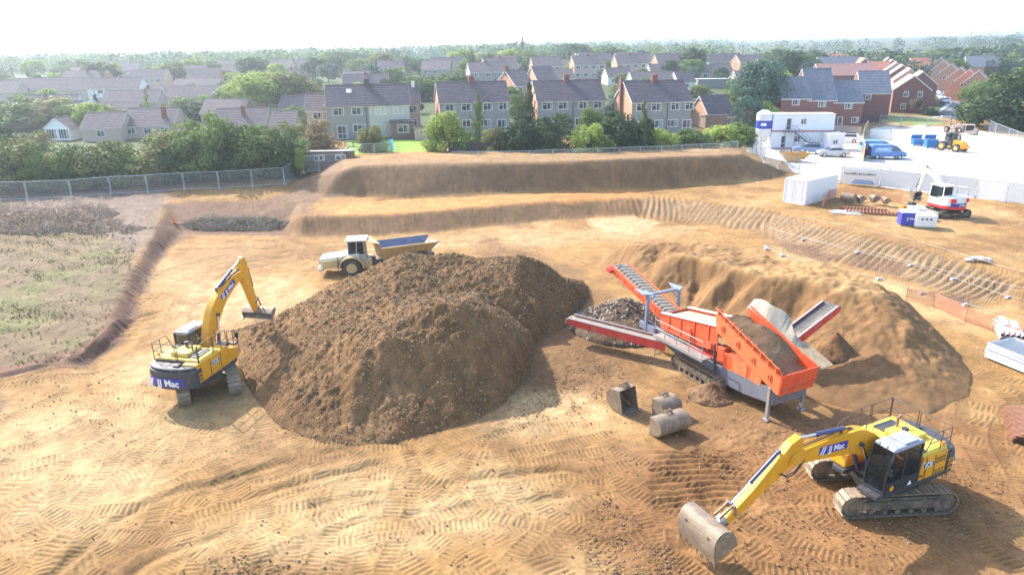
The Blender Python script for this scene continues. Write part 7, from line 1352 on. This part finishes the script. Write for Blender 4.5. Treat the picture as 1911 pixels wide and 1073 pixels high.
# bins, red bar, tray, lamp post
BB_=mat('bin blue',(.02,.16,.42),.5,var=.1)
for (x,y,s,l) in [(1711,272,.9,'smaller open blue bin by the white fence'),(1736,277,1.2,'larger blue bin with raised lid by the white fence')]:
    p=PG(x,y); e=empty('waste_bin',p,R_(-5),l,'bin'); m=MB(); m.hexa([(-.8,-.5,.15),(.8,-.5,.15),(.8,.5,.15),(-.8,.5,.15),(-.95,-.6,1.2*s),(.95,-.6,1.2*s),(.95,.6,1.2*s),(-.95,.6,1.2*s)]); m.build('body',BB_,e,bevel=.04); m=MB(); m.box((0,.55,1.2*s+.35),(1.8,.1,.7),0,Matrix.Rotation(.3,3,'X')); m.build('lid',BB_,e,bevel=.03)
    for x_ in (-.6,.6): m=MB(); m.tube((x_,-.45,.1),(x_,-.35,.1),.1,10); m.build('wheel',BLK,e)
p=PG(1634,322); e=empty('lifting_frame',p,R_(-6),'red steel frame lying on the pale yard behind the fence','frame'); m=MB(); RDF=mat('red steel',(.60,.05,.06),.5); m.beam((-1.9,0,.3),(1.9,0,.3),.1,.1); m.beam((-1.9,0,.3),(-1.5,0,.7),.08,.08); m.beam((1.9,0,.3),(1.5,0,.7),.08,.08); m.beam((-1.5,0,.65),(1.5,0,.6),.07,.07); m.box((-1.9,0,.15),(.1,.8,.3)); m.box((1.9,0,.15),(.1,.8,.3)); m.build('frame',RDF,e,split=0)
p=PG(1878,288); e=empty('metal_tray',p,R_(-14),'dark grey metal tray lying by the white fence','tray'); m=MB(); m.box((0,0,.06),(2.6,1.1,.06)); [m.box((x_,0,.25),(.06,1.1,.4)) for x_ in (-1.3,1.3)]; [m.box((0,y_,.25),(2.6,.06,.4)) for y_ in (-.55,.55)]; m.build('tray',mat('tray grey',(.2,.2,.22),.6),e,split=0)
p=PG(1853,243); e=empty('street_lamp',p,0,'grey street lamp in front of the huge dark tree','street lamp'); m=MB(); m.tube((0,0,0),(.3,0,5.8),.07,10,0,.045); m.path([(.3,0,5.8),(.25,0,6.0),(-.1,0,6.1)],.04,6); m.build('pole',LGR,e,split=0); m=MB(); m.box((-.35,0,6.1),(.7,.25,.12)); m.build('lamp_head',LGR,e,bevel=.03)
p=PG(1866,244); e=empty('barrier_drum',p,0,'orange plastic barrier standing near the street lamp','barrier'); m=MB(); m.hexa([(-.35,-.2,0),(.35,-.2,0),(.35,.2,0),(-.35,.2,0),(-.25,-.1,1.5),(.25,-.1,1.5),(.25,.1,1.5),(-.25,.1,1.5)]); m.build('body',mat('orange plastic',(.75,.22,.05),.5),e,bevel=.05); m=MB(); m.box((0,-.17,.9),(.5,.03,.2)); m.build('reflective_band',WHT,e)
p=PG(1614,292); e=empty('barrier_stack',p,R_(80),'red and white plastic barriers leaning at the back of the blue vans','barrier'); m=MB(); m.box((0,0,.6),(1.6,.12,1.0)); m.box((.1,.25,.75),(1.6,.12,1.0)); m.build('panel',mat('red plastic',(.62,.09,.06),.5),e); m=MB(); m.box((0,-.07,.75),(1.5,.02,.25)); m.build('reflective_band',WHT,e)
# yellow tractor, dumper and pale excavator in the yard
def small_tractor():
    p=PG(1776,282); e=empty('tractor',p,R_(-65),'yellow tractor with big muddy wheels in the yard','tractor'); m=MB(); m.hexa([(.2,-.55,.9),(2.0,-.6,.7),(2.0,.6,.7),(.2,.55,.9),(.2,-.5,1.8),(1.9,-.55,1.55),(1.9,.55,1.55),(.2,.5,1.8)]); m.box((2.0,0,.75),(.35,2.0,.45)); m.build('bonnet',YEL,e,bevel=.06)
    m=MB(); m.box((-.5,0,1.15),(1.3,1.3,.6)); [m.beam((x_,y_,1.4),(x_*.9,y_*.85,2.75),.07,.07) for x_ in (.15,-1.1) for y_ in (-.6,.6)]; m.box((-.45,0,2.78),(1.4,1.3,.08)); m.build('cab',DARK,e,split=0); m=MB(); m.box((-.45,.58,2.1),(1.1,.02,1.1)); m.box((-.45,-.58,2.1),(1.1,.02,1.1)); m.box((.12,0,2.1),(.02,1.1,1.1)); m.build('window',GLS,e)
    for x_,r in ((1.25,.62),(-1.1,.75)):
        for s in (1,-1): wheel(e,x_,s*.95,r,.42)
small_tractor()
p=PG(1781,248); e=empty('site_dumper',p,R_(-80),'brown site dumper with roll bar behind the yellow tractor','dumper'); m=MB(); DBR=mat('dumper brown',(.33,.22,.14),.7,var=.2); m.hexa([(.3,-.7,.9),(1.4,-.6,.7),(1.4,.6,.7),(.3,.7,.9),(.1,-1.0,1.7),(2.1,-1.1,1.55),(2.1,1.1,1.55),(.1,1.0,1.7)]); m.build('skip_bucket',DBR,e,bevel=.03); m=MB(); m.box((-.7,0,.95),(1.8,1.1,.8)); m.build('engine_cover',DBR,e,bevel=.05); m=MB(); m.path([(-.6,-.6,1.3),(-.6,-.6,2.7),(-.6,.6,2.7),(-.6,.6,1.3)],.05,8); m.build('roll_bar',DARK,e); m=MB(); m.box((-.6,0,1.5),(.5,.5,.3)); m.build('seat',BLK,e)
for x_ in (1.0,-1.0):
    for s in (1,-1): wheel(e,x_,s*.9,.55,.4,None,DBR)
def mini(px,py,head,yaw,scale,body,accent,label,boom,tip,bucketw=.8,detail=True):
    p=PG(px,py); e=empty('small_excavator',p,head,label,'excavator'); e.scale=(scale,)*3
    for sy in (1,-1):
        b,f,ro=track_mesh(2.9,.62,.42,40); o=b.build('crawler_track',BLK if detail else TRK,e,split=0); o.matrix_local=Matrix.Rotation(yaw,4,'Z')@Matrix.Translation((0,sy*.88,0)); f.build('track_frame',TRKF,o,split=0); ro.build('roller',TRKF,o,smooth=40,split=0)
    m=MB(); m.box((0,0,.55),(1.4,1.4,.3)); o=m.build('undercarriage_frame',DARK,e); o.rotation_euler=(0,0,yaw); m=MB(); m.hexa([(1.6,-1.1,.1),(1.75,-1.1,.1),(1.75,1.1,.1),(1.6,1.1,.1),(1.65,-1.1,.6),(1.75,-1.1,.6),(1.75,1.1,.6),(1.65,1.1,.6)]); m.beam((.6,.5,.4),(1.65,.5,.35),.12,.12); m.beam((.6,-.5,.4),(1.65,-.5,.35),.12,.12); o=m.build('dozer_blade',LGR,e,split=0); o.rotation_euler=(0,0,yaw)
    cw=[(1.1,-1.05)]+[(-.4-1.0*math.cos(a),1.08*math.sin(a)/math.sin(1.35)) for a in [-1.35+2.7*i/10 for i in range(11)]]+[(1.1,1.05)]; m=MB(); m.slab(cw,.75,1.0); m.build('platform',accent,e,bevel=.02); m=MB(); m.slab([(x*.97 if x<0 else min(x,.3),y*.97) for x,y in cw],1.0,1.75); m.build('rear_body',body,e,bevel=.06)
    m=MB(); m.slab([(cw[i][0]-.02,cw[i][1]) for i in range(4,10)]+[(cw[i][0]+.05,cw[i][1]) for i in range(9,3,-1)],1.02,1.28); m.build('name_panel',PURP,e)
    if detail: text('lettering','JJ Mac',.24,WTXT,e,(-1.44,0,1.15),axes((0,-1,0),(0,0,1)),.003,.004)
    m=MB()
    for s in (1,-1): m.box((-1.18,s*.72,1.5),(.16,.42,.32),0,Matrix.Rotation(s*-.5,3,'Z'))
    m.build('tail_panel',accent,e,bevel=.03)
    m=MB(); x0,x1,y0,y1,zt=-.35,1.05,.1,1.02,2.55
    for x_ in (x0,x1):
        for y_ in (y0,y1): m.beam((x_,y_,1.0),(x_-.1*(x_>0),y_,zt),.07,.07)
    m.box((.35,.56,zt+.02),(1.5,1.0,.1)); m.box((.35,y1,1.25),(1.4,.05,.6)); m.box((x0,.56,1.5),(.06,.9,.6)); m.build('cab',body,e,split=0,bevel=.015); m=MB(); m.box((.33,y1-.0,2.0),(1.25,.02,.9)); m.box((.33,y0,1.9),(1.25,.02,1.1)); m.box((1.0,.56,1.8),(.02,.8,1.3)); m.box((x0-.01,.56,2.1),(.02,.8,.7)); m.build('window',GLS,e); m=MB(); m.box((.2,.56,1.35),(.45,.45,.15)); m.box((0,.56,1.65),(.12,.45,.6)); m.build('seat',BLK,e)
    bp=smooth_pts(boom,5); m=MB(); m.prism(arm_prism(bp,0),-.12,.12); m.build('boom',body,e,bevel=.02); A_=boom[-1]; m=MB(); d=Vector((tip[0]-A_[0],0,tip[1]-A_[1])).normalized(); n_=Vector((-d.z,0,d.x)); n_=n_ if n_.x>0 else -n_
    q=[Vector((A_[0],0,A_[1]))-d*.4+n_*.1,Vector((A_[0],0,A_[1]))+n_*.25,Vector((tip[0],0,tip[1]))+n_*.08,Vector((tip[0],0,tip[1]))-n_*.08,Vector((A_[0],0,A_[1]))-n_*.16]; m.prism([(v.x,v.z) for v in q],-.1,.1); m.build('arm',body,e,bevel=.015)
    m=MB(); m.tube((.9,0,1.0),(boom[2][0],0,boom[2][1]-.1),.06,8); m.tube((boom[2][0],0,boom[2][1]+.3),(q[0].x,0,q[0].z),.05,8); m.tube((q[1].x,0,q[1].z),(tip[0]+n_.x*.3,0,tip[1]+n_.z*.3+.3),.045,8); m.build('hydraulic_cylinder',CYLB,e)
    sh,t,lg=bucket_parts(bucketw,.6,4); o=sh.build('bucket',STL,e,split=0); M_=Matrix.Translation((tip[0],0,tip[1]))@Matrix.Rotation(R_(-20),4,'Y'); o.matrix_local=M_; t.build('bucket_teeth',STL,o,split=0); lg.build('bucket_lugs',STL,o,split=0)
    m=MB(); m.path([(-.9,-.95,1.75),(-.9,-.95,2.4),(.2,-.95,2.4),(.2,-.95,1.75)],.025,6); m.path([(-.9,-.95,2.4),(-.9,0,2.4)],.025,6); m.build('handrail',LGR,e,split=0)
mini(1765,402,R_(104),R_(190-104),1.12,WHT,mat('red panel',(.62,.04,.04),.4,var=.05),'white and red small excavator with blue name panel on the sand','_' and [(.7,1.1,.2),(.9,1.9,.24),(1.35,2.7,.28),(2.1,3.2,.22),(2.9,3.35,.14)],(3.35,1.35))
mini(1806,260,R_(165),R_(0),1.0,mat('dusty pale panel',(.62,.48,.40),.6,var=.1),DBR,'dusty pale excavator standing behind the yellow tractor',[(.7,1.1,.2),(.9,1.7,.22),(1.3,2.2,.24),(2.0,2.3,.2),(2.7,1.9,.14)],(2.9,.9),detail=False)
# ---------------------------------------------------------------- things by the small excavator
p=PG(1692,420); pb_=PG(1722,424)
def ibc(px,py,rot,ma,label,txt=None,h=1.15,w=1.6,d=1.2,name='crate'):
    p=PG(px,py); e=empty(name,p,rot,label,'crate'); m=MB(); m.box((0,0,h/2+.14),(w,d,h)); m.build('body',ma,e,bevel=.06)
    m=MB(); 
    for y_ in (-d*.4,0,d*.4): m.box((0,y_,.05),(w,.12,.1))
    for x_ in (-w*.4,0,w*.4): m.box((x_,0,.12),(.12,d,.03))
    m.build('pallet',TIL,e,split=0); m=MB(); m.hexa([(-w/2-.03,-d/2-.03,h+.12),(w/2+.03,-d/2-.03,h+.12),(w/2+.03,d/2+.03,h+.12),(-w/2-.03,d/2+.03,h+.12),(-w/2+.1,-d/2+.1,h+.24),(w/2-.1,-d/2+.1,h+.24),(w/2-.1,d/2-.1,h+.24),(-w/2+.1,d/2-.1,h+.24)]); m.build('lid',WHT,e)
    if txt: text('lettering',txt,.3,WTXT,e,(0,-d/2-.02,h*.65),axes((1,0,0),(0,0,1)),.003,.004)
    return e
ibc(1694,421,R_(-12),mat('blue plastic',(.05,.06,.42),.45,var=.06),'blue plastic storage crate with white lid beside the white one','JJ Mac'); e=ibc(1722,424,R_(-12),WHT,'white water tank crate on a pallet beside the blue one',None,1.0,1.7,1.3)
m=MB()
for x_ in (-.35,0,.35): m.box((x_,-.67,.85),(.18,.03,.14))
m.build('label_plate',DARK,e,split=0); ibc(1708,408,R_(-12),WHT,'pale crate behind the blue and white crates',None,.9,1.4,1.1)
def thing_pipe(px,py,rot,L,w,label):
    p=PG(px,py); e=empty('rebar_bundle',p,rot,label,'steel bundle'); m=MB()
    for k in range(9): m.tube((-L/2,k*w/9-w/2,.12),(L/2,k*w/9-w/2,.12),.03,5)
    for k in range(int(L/.3)): m.box((-L/2+k*.3,0,.2),(.08,w,.12))
    m.build('bars',RST,e,split=0)
thing_pipe(1628,399,R_(-20),4.6,1.2,'rusty steel bundle lying inside the orange barriers, longer one'); thing_pipe(1612,392,R_(-20),4.2,.9,'rusty steel bundle inside the orange barriers, shorter one behind')
for (x,y,r,w_,s,l) in [(1580,383,40,1.3,.8,'dark round digger bucket inside the orange barriers'),(1602,383,10,.6,.6,'narrow digger bucket inside the orange barriers, left of the middle'),(1628,382,10,.7,.6,'narrow digger bucket inside the orange barriers, right of the middle'),(1650,385,-10,.9,.5,'low digger bucket inside the orange barriers, right end')]: loose_bucket(x,y,R_(r),w_,s,R_(140),l,z=.35,teeth=4)
p=PG(1580,398); e=empty('timber_stack',p,R_(-15),'pale timber boards on the sand beside the orange barriers','boards'); m=MB(); r=random.Random(4)
for k in range(9): m.box((r.uniform(-.3,.3),-.6+k*.15,.05+.05*(k%3)),(2.6,.12,.04),0,Matrix.Rotation(r.uniform(-.12,.12),3,'Z'))
m.build('boards',mat('bleached board',(.66,.62,.57)),e,split=0)
p=PG(1700,392); e=empty('compactor',p,R_(20),'black and yellow compactor plate by the small excavator','compactor'); m=MB(); m.box((0,0,.1),(1.0,.7,.12)); m.box((0,0,.5),(.6,.5,.5)); m.build('engine',BLK,e,bevel=.03); m=MB(); m.box((-.7,.3,.3),(.5,.5,.3)); m.build('yellow_cover',YEL,e,bevel=.04); m=MB(); m.path([(.4,-.25,.7),(1.1,-.25,1.2),(1.1,.25,1.2),(.4,.25,.7)],.03,6); m.build('handle',DARK,e)
p=PG(1831,489); e=empty('sand_bag_pile',p,0,'white and pink bags heaped on the sand beyond the trench','bags'); m=MB(); r=random.Random(6)
for k in range(7): m.ball((r.uniform(-.9,.9),r.uniform(-.3,.3),.15+.12*(k%2)),(.38,.24,.14),8,6)
m.build('bag',mat('pale bag',(.66,.52,.48),.8,var=.15),e,smooth=60,split=0)
# brushwood piles
def brush(px,py,Lx,Ly,h,n,label,ma,z=None,seed=1):
    p=PG(px,py); r=random.Random(seed); m=MB()
    for k in range(n):
        a=r.random()*6.28; rad=math.sqrt(r.random()); x=math.cos(a)*rad*Lx; y=math.sin(a)*rad*Ly; zz=h*max(0,1-rad**2)*r.random()*(.35+.65*abs(math.sin(x*1.3+seed)*math.cos(y*1.9+x*.7)))+.03; l=r.uniform(.3,1.3); b=r.random()*6.28; el=r.uniform(-.35,.6); gz=HZ(p.x+x,p.y+y)-p.z
        m.tube((x,y,zz+gz),(x+math.cos(b)*l*math.cos(el),y+math.sin(b)*l*math.cos(el),max(.02,zz+l*math.sin(el))+gz),r.uniform(.012,.035),4,r.randrange(3),.006,caps=False)
    for k in range(int(n*1.6)):
        a=r.random()*6.28; rad=math.sqrt(r.random()); x=math.cos(a)*rad*Lx*1.05; y=math.sin(a)*rad*Ly*1.05; zz=h*max(0,1-rad**2)*r.random()*(.35+.65*abs(math.sin(x*1.3+seed)*math.cos(y*1.9+x*.7)))+.04; gz=HZ(p.x+x,p.y+y)-p.z; c=Vector((x,y,zz+gz)); d=Vector((r.gauss(0,1),r.gauss(0,1),r.gauss(0,1))).normalized()*r.uniform(.08,.22); t=d.cross(Vector((r.random(),r.random(),1))).normalized()*.05; m.add([c-d,c+t,c+d,c-t],[(0,1,2,3)],r.randrange(3))
    o=m.build('brushwood_pile',ma,None,loc=p); tag(o,label,'brushwood','heaps of cut branches')
BR=[mat('dry twig',(.55,.40,.30),.9,var=.3),mat('grey twig',(.42,.33,.28),.9,var=.3),mat('withered leaf',(.32,.24,.13),.9,var=.3)]; BR2=[mat('dark twig',(.30,.24,.18),.9,var=.3),mat('green twig',(.28,.28,.15),.9,var=.3),BR[1]]
brush(75,420,7.5,3.2,2.7,1700,'big heap of cut branches on the left, larger one near the hedge fence',BR,seed=1); brush(150,402,3.6,2.0,2.2,700,'smaller heap of branches right of the large one',BR,seed=2); brush(15,405,4.5,2.4,2.4,800,'heap of branches cut by the left edge',BR,seed=3); brush(180,428,5,1.2,.5,400,'thin scatter of twigs on the left field edge',BR,seed=4)
brush(405,420,3.2,1.4,1.3,550,'dark heap of green twigs in the cut below the left fence, left half',BR2,seed=5); brush(470,420,3.6,1.4,.9,600,'dark heap of green twigs in the cut below the left fence, right half',BR2,seed=6)
p=PG(323,414); m=MB(); m.tube((0,0,.08),(2.6,1.2,.2),.08,7); o=m.build('log',mat('pale wood',(.55,.42,.26),.8),None,loc=p); tag(o,'pale log lying left of the dark twig heap','log'); p=PG(326,413); e=empty('traffic_cone',p+Vector((.2,-.6,0)),0,'orange cone beside the pale log','cone'); m=MB(); m.tube((0,0,.03),(0,0,.7),.17,12,0,.03); m.box((0,0,.02),(.4,.4,.05)); m.build('body',mat('orange plastic',(.75,.22,.05)),e,split=0)
# rough tussocks on the uncleared strip: uncountable
r=random.Random(8); V=[];Fc=[]; poly=[P(a,b,.8)[:2] for a,b in [(-60,690),(-60,400),(0,400),(265,430),(245,500),(215,560),(185,625),(140,650)]]
x=rng.uniform(-62,-18,30000); y=rng.uniform(35,80,30000); mk=inpoly(x,y,poly)&(rng.random(len(x))<np.clip(.55+fbm(x,y,4,4)*1.2,.1,1)); x=x[mk];y=y[mk]; hz=H0(x,y)
for a,b,c in zip(x,y,hz):
    for k in range(2): t=r.random()*6.28; s=r.uniform(.03,.10); h=r.uniform(.04,.16); n=len(V); V+=[(a-math.cos(t)*s,b-math.sin(t)*s,c-.02),(a+math.cos(t)*s,b+math.sin(t)*s,c-.02),(a+r.uniform(-.1,.1),b+r.uniform(-.1,.1),c+h)]; Fc.append((n,n+1,n+2))
me=bpy.data.meshes.new('grass'); me.from_pydata(V,[],Fc); me.materials.append(leafmat('dry grass',(.13,.125,.055),(.24,.205,.115))); o=bpy.data.objects.new('grass',me); COL.objects.link(o); tag(o,'short dry grass and weeds on the uncleared strip at the left','grass',kind='stuff')
# ---------------------------------------------------------------- air
m=MB(); m.box((0,2900,38),(7600,7600,100)); hz=m.build('haze',[]); hz.data.materials.clear(); hm=bpy.data.materials.new('haze air'); hm.use_nodes=True; N=hm.node_tree.nodes; N.remove(N['Principled BSDF'])
v=N.new('ShaderNodeVolumePrincipled'); v.inputs['Color'].default_value=(.80,.90,1,1); v.inputs['Density'].default_value=.00042; v.inputs['Anisotropy'].default_value=.5; hm.node_tree.links.new(v.outputs[0],N['Material Output'].inputs['Volume']); hz.data.materials.append(hm); hz['kind']='stuff'; hz['label']='pale haze filling the air over the site and town'
